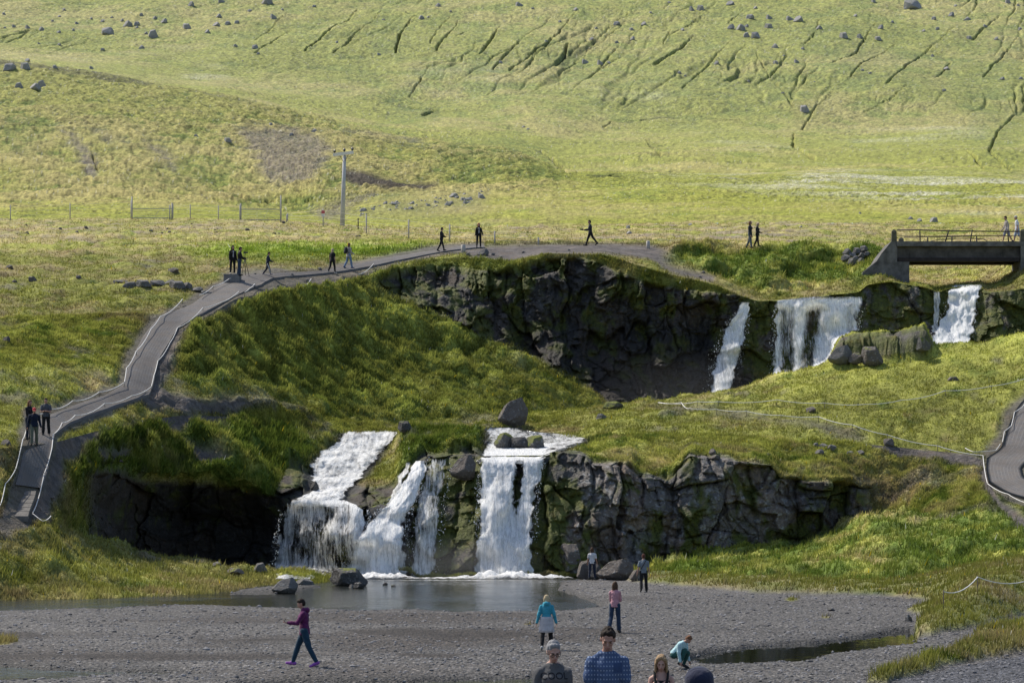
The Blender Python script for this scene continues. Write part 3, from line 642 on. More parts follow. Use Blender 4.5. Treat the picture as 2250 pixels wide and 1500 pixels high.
# gullies: streambeds cut into the slope
GUL = [
 ([(640, 60), (600, 95), (560, 128)], 4, 1.3), ([(1400, 10), (1335, 60), (1290, 110), (1240, 152)], 5, 1.7), ([(1605, 88), (1560, 140), (1500, 192)], 5, 1.6), ([(2105, 58), (2040, 110), (1990, 150), (1950, 192)], 5, 1.6), ([(1012, 28), (985, 70), (958, 112)], 5, 1.6), ([(842, 20), (800, 62), (760, 100), (732, 124)], 5, 1.6), ([(1182, 58), (1130, 100), (1085, 148)], 5, 1.7), ([(2012, 178), (1960, 220), (1900, 252)], 4, 1.3), ([(1372, 88), (1330, 130), (1296, 164)], 5, 1.5), ([(960, 130), (930, 160), (900, 200)], 4, 1.2), ([(1840, 190), (1790, 240), (1760, 290)], 4, 1.3), ([(2240, 80), (2200, 130), (2160, 170)], 5, 1.6),
 ([(785, 22), (762, 48), (735, 64), (700, 90), (668, 120)], 5, 2.6), ([(910, 35), (893, 52), (880, 75), (868, 118)], 6, 3.0), ([(1100, 50), (1078, 82), (1055, 118)], 6, 3.0), ([(1030, 58), (1005, 74)], 4, 1.6),
 ([(1268, 22), (1225, 75), (1190, 105), (1155, 130), (1120, 150)], 5, 2.4), ([(1248, 92), (1242, 115), (1222, 142)], 8, 3.4), ([(1522, 82), (1478, 118), (1440, 140)], 8, 3.2), ([(1925, 55), (1905, 85), (1880, 118), (1828, 142)], 4, 2.2),
 ([(1970, 96), (1900, 140), (1868, 176)], 4, 2.0), ([(2205, 26), (2165, 62), (2138, 85)], 5, 2.2), ([(2215, 215), (2232, 250), (2190, 300), (2172, 335), (2220, 372)], 6, 1.8), ([(1663, 120), (1690, 165), (1722, 205), (1740, 236)], 6, 2.2),
 ([(1745, 295), (1742, 325), (1790, 345)], 7, 1.6), ([(1327, 276), (1345, 264), (1430, 262), (1482, 256), (1540, 262), (1635, 266)], 4, 1.6), ([(1420, 305), (1450, 345)], 6, 1.6), ([(1188, 330), (1225, 362), (1250, 388)], 10, 3.0),
 ([(1290, 392), (1330, 396), (1362, 391)], 4, 1.4), ([(1445, 382), (1482, 374)], 4, 1.4), ([(845, 213), (900, 232), (965, 240), (930, 254)], 9, 2.4), ([(640, 186), (668, 195)], 7, 2.2), ([(1050, 70), (1040, 95), (1085, 130)], 3, 1.2),
 ([(2120, 330), (2165, 372)], 6, 2.0), ([(1455, 45), (1475, 62), (1458, 95)], 3, 1.4), ([(640, 30), (600, 60), (560, 90)], 3, 1.0), ([(1330, 60), (1290, 90), (1250, 100)], 3, 1.4), ([(1800, 45), (1795, 75), (1770, 100)], 4, 1.8), ([(2050, 110), (2090, 140), (2060, 170)], 5, 1.6), ([(1555, 25), (1505, 62), (1470, 80)], 4, 1.6),
 ([(500, 430), (560, 448), (640, 446), (705, 438)], 9, 2.2), ([(200, 330), (215, 370)], 7, 1.0), ([(1640, 20), (1600, 50)], 4, 1.5), ([(1000, 20), (960, 60), (945, 100)], 3, 1.3), ([(2200, 105), (2240, 130)], 7, 1.6), ([(515, 190), (535, 188)], 6, 1.0), ([(810, 45), (790, 80), (760, 100)], 3, 1.2)]
wob = 7 * fbm(X, Y, 0 * Z, 9.0, 3, seed=75.) * sst(300, 900, Y) + 3 * h2
cut = np.zeros_like(X)
for pts, wd, dp in GUL:
    xs, ys = [p[0] for p in pts], [p[1] for p in pts]
    m = (U > min(xs) - 60) & (U < max(xs) + 60) & (V > min(ys) - 60) & (V < max(ys) + 60) & (S > 0.2)
    if not m.any(): continue
    d = line_d(U[m] + wob[m], V[m] + 0.6 * wob[m], pts, 1.6)
    along = (V[m] - min(ys)) / max(8.0, max(ys) - min(ys))
    tp = np.clip(0.35 + 1.1 * along, 0.3, 1.0) * (0.55 + 0.9 * np.clip(0.5 + h2[m] + h1[m] * 0.6, 0, 1))
    ww = wd * 0.50 * tp
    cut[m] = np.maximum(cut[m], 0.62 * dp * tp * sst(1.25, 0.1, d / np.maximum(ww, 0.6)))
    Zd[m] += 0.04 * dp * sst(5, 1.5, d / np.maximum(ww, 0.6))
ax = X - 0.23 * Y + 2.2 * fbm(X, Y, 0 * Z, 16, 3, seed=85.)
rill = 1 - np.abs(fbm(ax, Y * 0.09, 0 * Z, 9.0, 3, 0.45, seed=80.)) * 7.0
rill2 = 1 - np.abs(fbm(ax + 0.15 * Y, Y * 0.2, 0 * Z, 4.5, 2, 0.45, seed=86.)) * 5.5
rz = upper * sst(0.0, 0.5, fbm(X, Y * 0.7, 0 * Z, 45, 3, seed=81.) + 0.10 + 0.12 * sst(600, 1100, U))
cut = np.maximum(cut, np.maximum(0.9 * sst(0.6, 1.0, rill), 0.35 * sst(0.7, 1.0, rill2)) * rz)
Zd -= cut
Zn = Z + Zd
# earth bank under the left hill
bk = sst(8, -6, poly_sd(U, V, [(752, 372), (800, 383), (880, 402), (960, 405), (940, 414), (860, 418), (790, 412), (755, 395)]) + 4 * h1)
scree = np.zeros_like(X)
for poly, am in (([(520, 285), (560, 275), (650, 278), (700, 300), (735, 330), (705, 372), (690, 395), (640, 402), (600, 400), (570, 370), (545, 330)], 0.85), ([(135, 292), (160, 300), (195, 330), (212, 352), (205, 385), (188, 372), (175, 335)], 1.0), ([(310, 312), (340, 320), (385, 345), (380, 370), (350, 350)], 0.9), ([(190, 280), (240, 300), (280, 320), (230, 312)], 0.6), ([(760, 280), (900, 300), (930, 318), (820, 310)], 0.6), ([(690, 462), (760, 440), (830, 418), (770, 470), (700, 490)], 0.8)):
    scree = np.maximum(scree, am * sst(14, -16, poly_sd(U, V, poly) + 30 * h1 + 26 * h2) * (S < 3.2))
outc = sst(20, -20, poly_sd(U, V, [(780, 470), (830, 440), (960, 425), (1070, 425), (1060, 470), (950, 480)]) + 40 * h1)
scree = np.maximum(scree, outc * 0.45)
Zn += outc * 0.5 * np.abs(h2)
a = fbm(X, Y, 0 * Z, 45, 4, seed=76.)
gcol = np.empty(X.shape + (3,), np.float32); gcol[:] = C(0.372, 0.385, 0.070)
gcol = cmix(gcol, C(0.45, 0.385, 0.145), np.clip(sst(-0.15, 0.45, a + 0.6 * h1) * 0.8 + 0.35 * left, 0, 1))
gcol = cmix(gcol, C(0.20, 0.26, 0.05), np.clip(sst(0.05, 0.55, -h1 - 0.4 * h2 + 0.15 * upper) * 0.7 + 0.35 * sst(1750, 2250, U) * upper * sst(0.1, 0.4, fbm(X, Y, 0 * Z, 25, 3, seed=77.)), 0, 1))
gcol = cmix(gcol, C(0.14, 0.20, 0.04), left * sst(0.12, 0.42, -h2 - 0.5 * h1) * 0.75)
gcol = gcol * ((1 + 0.25 * h2 + 0.2 * a) * (1 - 0.5 * np.clip(rough, 0, 1) * sst(0.34, 0.08, 0.6 * hb + 0.4 * hb2)))[..., None]  # hollows between hill tussocks darkened in the colour for occlusion
def pmask(poly, soft=16, amp=24): return sst(soft, -soft, poly_sd(U, V, poly) + amp * h1 + 0.8 * amp * h2)
dk = 0.16 * left + 0.10 * upper + 0.05  # hillside shade painted as dark green: flank, hollows, tussock clumps
for poly, am in (([(1000, 305), (1110, 318), (1190, 345), (1248, 388), (1235, 404), (1120, 402), (1020, 396), (930, 388), (960, 340)], 0.75), ([(350, 350), (470, 330), (530, 380), (500, 430), (380, 420), (250, 425), (280, 380)], 0.5), ([(0, 235), (90, 250), (130, 300), (60, 340), (0, 330)], 0.6), ([(690, 350), (760, 370), (800, 415), (720, 430), (690, 400)], 0.75), ([(500, 432), (600, 440), (710, 430), (700, 462), (620, 470), (530, 462)], 0.8), ([(840, 205), (900, 215), (968, 235), (960, 262), (920, 262), (880, 240)], 0.9), ([(1700, 60), (2250, 40), (2250, 260), (2000, 230), (1800, 160)], 0.32), ([(1040, 100), (1250, 80), (1350, 130), (1200, 160), (1080, 140)], 0.35), ([(560, 110), (680, 60), (680, 130)], 0.25), ([(2100, 220), (2250, 200), (2250, 400), (2160, 360)], 0.4)):
    dk = np.maximum(dk, am * pmask(poly, 26))
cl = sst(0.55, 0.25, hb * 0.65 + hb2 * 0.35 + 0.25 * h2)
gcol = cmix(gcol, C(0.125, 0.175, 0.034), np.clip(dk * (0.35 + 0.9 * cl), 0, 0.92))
crest = line_d(U + 4 * h2, V + 5 * h1, [(-100, 126), (0, 140), (60, 143), (120, 154), (250, 168), (380, 172), (500, 203), (620, 228)], 1.0)
gcol = cmix(gcol, C(0.12, 0.115, 0.06), sst(13, 3, crest) * sst(640, 420, U) * (S < 3.2) * (0.45 + 0.5 * cl))
for pts, am in (([(530, 262), (700, 285), (850, 322), (980, 345)], 0.6), ([(0, 290), (120, 280), (260, 320), (420, 345)], 0.4), ([(1332, 275), (1350, 266), (1430, 262), (1478, 257)], 0.75), ([(1500, 262), (1560, 264)], 0.4), ([(1290, 393), (1362, 392)], 1.0), ([(1450, 381), (1482, 374)], 1.0), ([(1230, 520), (1260, 522)], 0.5), ([(1450, 345), (1425, 310)], 0.7), ([(1180, 330), (1222, 360), (1250, 390)], 1.0)):
    dd = line_d(U + 10 * h2, V + 7 * h1 + 4 * h2, pts, 1.5)
    gcol = cmix(gcol, C(0.085, 0.10, 0.03), np.clip(am * sst(7, 2, dd + 5 * hb), 0, 0.9))  # shade of undercuts and folds painted as dark lines
flow = np.zeros_like(X)
for poly, am in (([(1400, 400), (1560, 378), (1800, 368), (2100, 385), (2400, 380), (2400, 480), (2150, 468), (1900, 440), (1650, 420)], 1.0), ([(400, 165), (480, 145), (500, 165), (430, 180)], 0.7), ([(1250, 170), (1450, 160), (1480, 250), (1300, 245)], 0.3), ([(80, 118), (400, 90), (420, 110), (180, 140)], 0.35), ([(1480, 280), (1750, 330), (1760, 350), (1600, 330)], 0.5), ([(900, 150), (1100, 140), (1100, 190), (900, 180)], 0.35), ([(1800, 270), (2150, 260), (2180, 320), (1900, 330)], 0.35), ([(1000, 495), (1060, 485), (1100, 505), (1010, 512)], 0.5)):
    flow = np.maximum(flow, am * sst(22, -30, poly_sd(U, V, poly)))
streak = fbm(X * 0.35, Y * 1.2, 0 * Z, 11, 4, 0.6, seed=78.)
dots = RNG.random(X.shape).astype(np.float32)
fl = flow * sst(-0.08, 0.34, streak + 0.25 * h1) * (0.35 + 0.65 * (dots > 0.55))
gcol = cmix(gcol, C(0.72, 0.70, 0.60), np.clip(fl * 0.8, 0, 1))
gcol = cmix(gcol, C(0.20, 0.165, 0.16) * 1.0, np.clip(scree * (0.6 + 0.8 * dots * 0.5), 0, 1))
gcol = cmix(gcol, C(0.085, 0.07, 0.055), np.clip(bk, 0, 1))
gcol = gcol * (1 - 0.62 * np.clip(cut / 2.2, 0, 1))[..., None]  # gully shade put into the colour, darker with depth of cut
spk = RNG.random(X.shape).astype(np.float32); spk2 = gauss1(gauss1(RNG.random(X.shape).astype(np.float32), 0.8, 1), 0.5, 0)
gcol = gcol * (1 - 0.45 * sst(0.42, 0.30, spk2) * np.clip(0.35 + rough, 0, 1))[..., None]  # dark specks painted in for tussock shadows and pebbles
gcol = gcol * (1 + 0.22 * sst(0.58, 0.70, spk2))[..., None]
gcol = cmix(gcol, C(0.62, 0.60, 0.48), (spk > 0.985) * 0.5 * (S > 0.3))
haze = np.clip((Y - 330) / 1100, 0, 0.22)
gcol = cmix(gcol, C(0.46, 0.49, 0.36), haze)  # distance haze blended into the ground colour
dry0 = sst(0.75, 0.0, S)
gcol = cmix(gcol, C(0.40, 0.355, 0.155), dry0 * sst(-0.2, 0.3, a + 0.5 * h1) * 0.5)
HIL = dict(X=X, Y=Y, Z=Zn, U=U, V=V, S=S)
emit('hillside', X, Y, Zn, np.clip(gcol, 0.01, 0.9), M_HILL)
bpy.context.view_layer.update()

DG = bpy.context.evaluated_depsgraph_get()
O0 = Vector((0, 0, 0))
def hit_uv(u, v):
    d = Vector(((u - CU) / F, 1.0, (CV - v) / F)).normalized()
    ok, loc, nor, idx, ob, mt = SC.ray_cast(DG, O0, d)
    return (loc, nor) if ok else (None, None)
def drop(x, y, z0=60.0):
    ok, loc, nor, idx, ob, mt = SC.ray_cast(DG, Vector((x, y, z0)), Vector((0, 0, -1)))
    return loc if ok else Vector((x, y, 0))
# ---------------------------------------------------------------- paths, ropes, fences
def rsp(pts, n):
    p = np.array(pts, float); s = np.concatenate([[0], np.cumsum(np.hypot(*np.diff(p, axis=0).T))])
    q = np.linspace(0, s[-1], n)
    return np.stack([np.interp(q, s, p[:, 0]), np.interp(q, s, p[:, 1])], -1)

def mat_material():
    t = NT('rubber_mat'); uv = t.n('ShaderNodeUVMap'); c = t.obj()
    sp = t.n('ShaderNodeSeparateXYZ'); t.l(uv.outputs[0], sp.inputs[0])
    wv = t.math('ADD', t.math('MULTIPLY', sp.outputs[0], 30.0), t.math('MULTIPLY', t.noise(c, 0.8, 2), 0.5))
    s1 = t.math('SINE', wv); l1 = t.ramp(s1, [(0.80, 0.0), (1.0, 1.0)])
    s2 = t.noise(uv.outputs[0], 14.0, 3, 0.6)
    n = t.noise(c, 3.0, 4, 0.6); n2 = t.noise(c, 0.5, 3)
    base = t.mix(n, (0.10, 0.096, 0.095), (0.215, 0.205, 0.205))
    base = t.mix(t.math('MULTIPLY', l1, 0.5), base, (0.33, 0.32, 0.32))
    base = t.mix(t.ramp(s2, [(0.35, 0.5), (0.6, 0.0)]), base, (0.05, 0.05, 0.052))
    n3 = t.noise(c, 1.7, 4, 0.65)
    base = t.mix(t.ramp(n3, [(0.45, 0.0), (0.62, 0.75)]), base, (0.165, 0.145, 0.13))
    base = t.mix(t.ramp(n2, [(0.45, 0.0), (0.70, 0.6)]), base, (0.10, 0.088, 0.08))
    t.bsdf(base, 0.85, 0.2, 0, t.bump(t.math('ADD', s2, n), 0.6, 0.05))
    return t.m
M_MAT = mat_material()
def path_strip(L, Rr, n, lift=0.08, name='path'):
    a, b = rsp(L, n), rsp(Rr, n)
    k = 9
    pts = np.zeros((n, k, 3))
    for i in range(n):
        for j in range(k):
            q = a[i] + (b[i] - a[i]) * j / (k - 1)
            p, _ = hit_uv(q[0], q[1]); pts[i, j] = p
    d = gauss1(pts[..., 1], 2.0, 0); z = gauss1(pts[..., 2], 2.5, 0)
    z = gauss1(z, 2.0, 1); d = gauss1(d, 0.8, 1)
    lifted = np.maximum(z + lift, 0 * z + z)
    lifted = gauss1(lifted, 1.0, 0)
    top = np.stack([pts[..., 0], d, lifted], -1)
    dn = np.array([0, 0, -0.20])
    full = np.concatenate([(top[:, :1] + dn), top[:, :1], top, top[:, -1:], (top[:, -1:] + dn)], 1)
    kk = full.shape[1]
    s = np.concatenate([[0], np.cumsum(np.linalg.norm(np.diff(top[:, k // 2], axis=0), axis=1))])
    w = np.linalg.norm(top[:, -1] - top[:, 0], axis=1)
    uu = np.concatenate([[0, 0], np.linspace(0, 1, k), [1, 1]])[None] * np.full((n, 1), 2.2)
    uv = np.stack([uu, np.repeat(s[:, None], kk, 1)], -1).reshape(-1, 2)
    me = mesh_np(name, full.reshape(-1, 3), grid_faces(n, kk), True, None, uv)
    return tag(link(name, me, M_MAT), kind='structure'), top

PLL = [(32, 1076), (46, 1020), (56, 955), (76, 926), (150, 893), (230, 868), (272, 846), (278, 815), (298, 770), (318, 735), (345, 700), (366, 690), (420, 672), (462, 640), (505, 612), (524, 606), (560, 603), (600, 603), (700, 598), (760, 586), (850, 568), (960, 548), (1062, 537)]
PLR = [(86, 1082), (105, 1040), (115, 985), (119, 960), (152, 935), (235, 905), (330, 868), (337, 850), (345, 800), (372, 755), (392, 722), (420, 705), (460, 686), (527, 646), (575, 627), (588, 620), (600, 614), (625, 611), (705, 604), (775, 596), (860, 579), (965, 556), (1066, 544)]
# both edges are resampled piece by piece so that they stay abreast
def abreast(L, Rr, m=8):
    oL, oR = [], []
    for i in range(len(L) - 1):
        for t in np.linspace(0, 1, m, endpoint=False):
            oL.append((L[i][0] + (L[i + 1][0] - L[i][0]) * t, L[i][1] + (L[i + 1][1] - L[i][1]) * t))
            oR.append((Rr[i][0] + (Rr[i + 1][0] - Rr[i][0]) * t, Rr[i][1] + (Rr[i + 1][1] - Rr[i][1]) * t))
    return oL + [L[-1]], oR + [Rr[-1]]
_l, _r = abreast(PLL, PLR)
_rs = rsp; rsp = lambda p, n: np.array(p, float)
path_strip(_l, _r, len(_l))
PRL = [(2262, 862), (2230, 905), (2211, 950), (2200, 988), (2168, 1008), (2166, 1030), (2173, 1064), (2212, 1087), (2275, 1106)]
PRR = [(2345, 862), (2325, 905), (2305, 950), (2288, 985), (2265, 1010), (2244, 1030), (2250, 1050), (2290, 1068), (2345, 1080)]
_l, _r = abreast(PRL, PRR)
path_strip(_l, _r, len(_l))
rsp = _rs

def tube(bm, pts, rad, seg=6, cap=True):
    """swept tube through pts; rad is a number or a list"""
    pts = [Vector(p) for p in pts]
    rings = []
    for i, p in enumerate(pts):
        d = (pts[min(i + 1, len(pts) - 1)] - pts[max(i - 1, 0)])
        d = d.normalized() if d.length > 1e-9 else Vector((0, 0, 1))
        s = d.cross(Vector((0, 0, 1)) if abs(d.z) < 0.9 else Vector((1, 0, 0))).normalized(); t = s.cross(d)
        r = rad[i] if isinstance(rad, (list, tuple)) else rad
        rings.append([bm.verts.new(p + (s * math.cos(a) + t * math.sin(a)) * r) for a in [2 * math.pi * k / seg for k in range(seg)]])
    for a, b in zip(rings[:-1], rings[1:]):
        for k in range(seg): bm.faces.new((a[k], a[(k + 1) % seg], b[(k + 1) % seg], b[k]))
    if cap:
        bm.faces.new(rings[0]); bm.faces.new(rings[-1][::-1])
def box(bm, x0, x1, y0, y1, z0, z1, M=None):
    c = [Vector((x, y, z)) for z in (z0, z1) for y in (y0, y1) for x in (x0, x1)]
    if M is not None: c = [M @ p for p in c]
    v = [bm.verts.new(p) for p in c]
    for f in ((0, 2, 3, 1), (4, 5, 7, 6), (0, 1, 5, 4), (2, 6, 7, 3), (0, 4, 6, 2), (1, 3, 7, 5)): bm.faces.new([v[k] for k in f])
def bm_obj(name, bm, mat, parent=None, smooth=False, bevel=0.0):
    if bevel:
        bmesh.ops.bevel(bm, geom=[e for e in bm.edges if len(e.link_faces) == 2 and e.calc_face_angle(0) > 0.6], offset=bevel, segments=2, affect='EDGES', profile=0.6)
    bmesh.ops.recalc_face_normals(bm, faces=bm.faces[:])
    me = bpy.data.meshes.new(name); bm.to_mesh(me); bm.free()
    for p in me.polygons: p.use_smooth = smooth
    return link(name, me, mat, parent)

M_ROPE = simple('white_rope', (0.80, 0.78, 0.75), 0.9, 0.1, 0.15, 30)
M_IRON = simple('rusty_iron', (0.085, 0.07, 0.06), 0.7, 0.3, 0.35, 20)
M_WOOD = simple('weathered_wood', (0.46, 0.43, 0.40), 0.9, 0.15, 0.3, 9)
M_WOODD = simple('dark_wood', (0.10, 0.085, 0.075), 0.9, 0.15, 0.3, 9)
M_PLANK = simple('grey_plank', (0.165, 0.155, 0.145), 0.9, 0.15, 0.35, 5)
M_CONC = simple('old_concrete', (0.145, 0.138, 0.135), 0.92, 0.15, 0.65, 1.6, 0.6, dist=0.06)
M_GIRD = simple('bridge_girder', (0.085, 0.078, 0.075), 0.85, 0.2, 0.6, 2.2, 0.5)
M_WHITE = simple('white_paint', (0.78, 0.76, 0.73), 0.7, 0.3, 0.15, 12)
M_BLACK = simple('black_porcelain', (0.02, 0.02, 0.022), 0.3, 0.5, 0.1, 10)
M_RED = simple('red_paint', (0.55, 0.12, 0.14), 0.6, 0.3, 0.1, 10)

def at_ground(u, v):
    p, n = hit_uv(u, v)
    return p

def rope_fence(label, pts, posts=None, hgt=0.3, rad=0.021, name='rope_fence', segs=7):
    """pts: where the rope passes; the ground lies hgt below each of them"""
    P3 = []
    for u, v in pts:
        g = at_ground(u, v)
        for _ in range(2):
            g2 = at_ground(u, v + hgt * F / g.y)
            if g2 is not None: g = g2
        P3.append(P(u, v, g.y))
    base = Vector((P3[0].x, P3[0].y, P3[0].z - hgt))
    root = empty(name, base, 0, label, 'rope fence')
    if posts is None: posts = range(len(pts))
    for i in posts:
        p = P3[i]; bm = bmesh.new()
        tube(bm, [p - base + Vector((0, 0.0, -hgt - 0.35)), p - base + Vector((0, 0, 0.05))], 0.017, 6)
        bm_obj('post', bm, M_IRON, root, True)
    line = []
    for a, b in zip(P3[:-1], P3[1:]):
        L = (b - a).length
        for k in range(segs):
            t = k / segs
            line.append(a.lerp(b, t) - base - Vector((0, 0, 0.07 * L * 0.45 * 4 * t * (1 - t) * min(1, L / 2))))
    line.append(P3[-1] - base)
    bm = bmesh.new(); tube(bm, line, rad, 6)
    bm_obj('rope', bm, M_ROPE, root, True)
    return root

rope_fence('white rope along the left edge of the mat path, below the three standing people', [(-20, 1130), (2, 1106), (12, 1062), (34, 1031), (44, 992), (50, 965), (58, 942)], [1, 3, 6])
rope_fence('white rope on the meadow side of the mat path, above the three standing people', [(86, 909), (113, 898), (160, 880), (218, 861), (273, 840), (278, 808), (300, 770), (332, 722), (352, 695), (401, 657)], [0, 3, 4, 6, 9])
rope_fence('long white rope on the waterfall side of the mat path, ending beside the planks', [(112, 1133), (93, 1144), (71, 1127), (80, 1108), (97, 1040), (114, 985), (117, 953), (137, 928), (165, 912), (230, 886), (290, 869), (332, 850), (338, 825), (347, 792), (374, 752), (390, 720), (446, 676), (486, 664), (525, 640)], [0, 2, 4, 6, 7, 9, 11, 13, 16, 18], segs=5)
rope_fence('short slack white rope hanging beside the concrete block by the tripod', [(438, 648), (468, 629), (504, 612), (522, 608)], [1, 2])
rope_fence('short white rope at the top of the mat bend, right of the long rope', [(537, 642), (548, 634), (560, 623)], [0, 2])
rope_fence('white rope in front of the right meadow with even sags, nearest the cliff', [(1446, 884), (1497, 884), (1515, 897), (1574, 899), (1640, 903), (1716, 912), (1798, 915), (1873, 933), (1950, 955), (2060, 979), (2160, 1000), (2163, 1028), (2170, 1062), (2215, 1085), (2262, 1106)], [0, 1, 3, 4, 5, 6, 7, 8, 9, 10, 12, 13])
rope_fence('thin grey rope farther back on the bright right meadow', [(1449, 884), (1533, 882), (1578, 882), (1707, 878), (1812, 885), (1900, 888), (1980, 879), (2077, 858), (2178, 848), (2260, 829)], [1, 2, 3, 4, 7, 8], rad=0.02)
rope_fence('white rope on the uphill side of the right mat path', [(2258, 875), (2247, 893), (2229, 905), (2222, 935), (2207, 947), (2202, 972)], [2, 4, 5])
rope_fence('short curled white rope lying by the grass left of the right mat path', [(2121, 984), (2138, 992), (2165, 991), (2188, 989), (2198, 975)], [0], hgt=0.2)
rope_fence('grey rope on two thin posts at the low grass mound, lower right', [(2073, 1299), (2148, 1267), (2270, 1271)], [0, 1], rad=0.018, hgt=0.6)
rope_fence('slack grey rope below the upper mat path, left of the backpacker', [(666, 629), (684, 612)], [1], hgt=0.3, rad=0.02)
rope_fence('slack grey rope below the upper mat path, right of the backpacker', [(788, 603), (821, 579)], [1], hgt=0.3, rad=0.02)

# plank ramp at the foot of the mat path
def plank_ramp():
    rows = [(1083, 30, 88), (1092, 27, 86), (1101, 24, 83), (1110, 20, 80), (1119, 16, 77), (1128, 13, 74), (1139, 9, 71)]
    c = at_ground(45, 1139)
    root = empty('plank_ramp', c, 0, 'ramp of grey wooden planks at the foot of the left mat path', 'ramp')
    for (v0, l0, r0), (v1, l1, r1) in zip(rows[:-1], rows[1:]):
        q = [at_ground(l0, v0), at_ground(r0, v0), at_ground(r1, v1 - 0.8), at_ground(l1, v1 - 0.8)]
        z0 = (q[0].z + q[1].z) / 2; z1 = (q[2].z + q[3].z) / 2; y0 = (q[0].y + q[1].y) / 2; y1 = (q[2].y + q[3].y) / 2
        bm = bmesh.new(); vs = []
        for h in (0.10, -0.15):
            for p, y, z in ((q[0], y0, z0), (q[1], y0, z0), (q[2], y1, z1), (q[3], y1, z1)):
                vs.append(bm.verts.new(Vector((p.x, y, z + h)) - c))
        for f in ((0, 1, 2, 3), (4, 7, 6, 5), (0, 4, 5, 1), (1, 5, 6, 2), (2, 6, 7, 3), (3, 7, 4, 0)): bm.faces.new([vs[k] for k in f])
        bm_obj('plank', bm, M_PLANK, root, False, 0.015)
plank_ramp()

# ---------------------------------------------------------------- pole, gates, posts
def utility_pole():
    b = at_ground(752, 496); d = b.y; s = d / F
    root = empty('utility_pole', b, 0, 'grey wooden utility pole with white crossarm and three black insulators', 'utility pole')
    def q(u, v, dy=0.0): return P(u, v, d) - b + Vector((0, dy, 0))
    bm = bmesh.new(); tube(bm, [q(752, 500), q(754.5, 420), q(757, 341)], [0.25, 0.215, 0.175], 10); bm_obj('pole', bm, simple('pole_wood', (0.50, 0.50, 0.52), 0.9, 0.15, 0.2, 3), root, True)
    a, e = q(732, 341, -0.2), q(777, 335.5, -0.2)
    bm = bmesh.new(); dr = (e - a).normalized(); M = Matrix.Translation((a + e) / 2) @ dr.to_track_quat('X', 'Z').to_matrix().to_4x4()
    L = (e - a).length / 2; box(bm, -L, L, -0.09, 0.09, -0.16, 0.16, M); bm_obj('crossarm', bm, M_WHITE, root, False, 0.02)
    for u, v in ((735.5, 338), (757, 335.5), (774.5, 333)):
        bm = bmesh.new(); p = q(u, v, -0.2)
        tube(bm, [p + Vector((0, 0, 0.02)), p + Vector((0, 0, 0.12)), p + Vector((0, 0, 0.13)), p + Vector((0, 0, 0.28)), p + Vector((0, 0, 0.30)), p + Vector((0, 0, 0.42))], [0.04, 0.04, 0.13, 0.15, 0.11, 0.07], 10)
        bm_obj('insulator', bm, M_BLACK, root, True)
    for u0, v0 in ((746, 342), (766, 340)):
        bm = bmesh.new(); tube(bm, [q(u0, v0, -0.16), q(756, 358, -0.14)], 0.03, 6); bm_obj('brace', bm, M_IRON, root, True)
utility_pole()

def post_obj(root, base, u, v0, v1, r=0.06, mat=None, name='post', d=None):
    g = at_ground(u, v1); d = d or g.y
    bm = bmesh.new(); tube(bm, [P(u, v1 + 4, d) - base, P(u, v0, d) - base], [r, r * 0.9], 7)
    return bm_obj(name, bm, mat or M_WOOD, root, True), P(u, v0, d), P(u, v1, d)

def gate(label, lu, lv0, ru, rv0, vb, rails, extra=()):
    g = at_ground((lu + ru) / 2, vb); d = g.y; base = P(lu, vb, d)
    root = empty('gate', base, 0, label, 'gate')
    post_obj(root, base, lu, lv0, vb, 0.085, d=d); post_obj(root, base, ru, rv0, vb, 0.08, d=d)
    for e in extra: post_obj(root, base, e[0], e[1], vb, 0.07, d=d)
    for v in rails:
        bm = bmesh.new(); a, b2 = P(lu, v, d) - base, P(ru, v, d) - base
        box(bm, a.x, b2.x, -0.05, 0.02, a.z - 0.04, a.z + 0.04); bm_obj('rail', bm, M_WOOD, root, False, 0.01)
    m = bmesh.new(); zt = (P(lu, rails[0], d) - base).z; zb = (P(lu, rails[-1], d) - base).z; W = (P(ru, vb, d) - base).x
    for k in range(1, 4):
        z = zb + (zt - zb) * k / 4; tube(m, [Vector((0.05, 0, z)), Vector((W - 0.05, 0, z))], 0.012, 5)
    tube(m, [Vector((W * 0.55, 0, zb)), Vector((W * 0.7, 0, zt))], 0.015, 5)
    bm_obj('wire', m, M_WOOD, root, True)
gate('weathered wooden gate with a tall left post, left of the two gates', 290, 432, 378, 446, 480, (458.5, 479), ((373, 450),))
gate('weathered wooden gate with a tall right post, beside the dark stream gully', 529, 447, 617, 429, 484, (460, 483), ((630, 471),))

def wire_fence(label, lst, r=0.055):
    g0 = at_ground(lst[0][0], lst[0][2]); base = P(lst[0][0], lst[0][2], g0.y)
    root = empty('wire_fence', base, 0, label, 'fence'); tops = []
    for u, v0, v1 in lst:
        o, a, b2 = post_obj(root, base, u, v0, v1, r); tops.append((a - base, b2 - base))
    for k in (0.3, 0.6, 0.9):
        bm = bmesh.new(); tube(bm, [b2.lerp(a, k) for a, b2 in tops], 0.010, 5); bm_obj('wire', bm, M_WOOD, root, True)
wire_fence('wire fence with two thin grey posts at the far left', [(-60, 452, 485), (23, 450, 484), (154, 447, 481), (288, 440, 480)])
wire_fence('wire fence with thin grey posts between the two gates', [(380, 448, 480), (418, 449, 480), (480, 451, 482), (527, 450, 483)])
wire_fence('wire fence with pale posts running from the pole down behind the upper path', [(632, 468, 485), (710, 458, 498), (805, 472, 513), (898, 482, 524), (988, 492, 532), (1087, 508, 536), (1183, 521, 538)], 0.06)
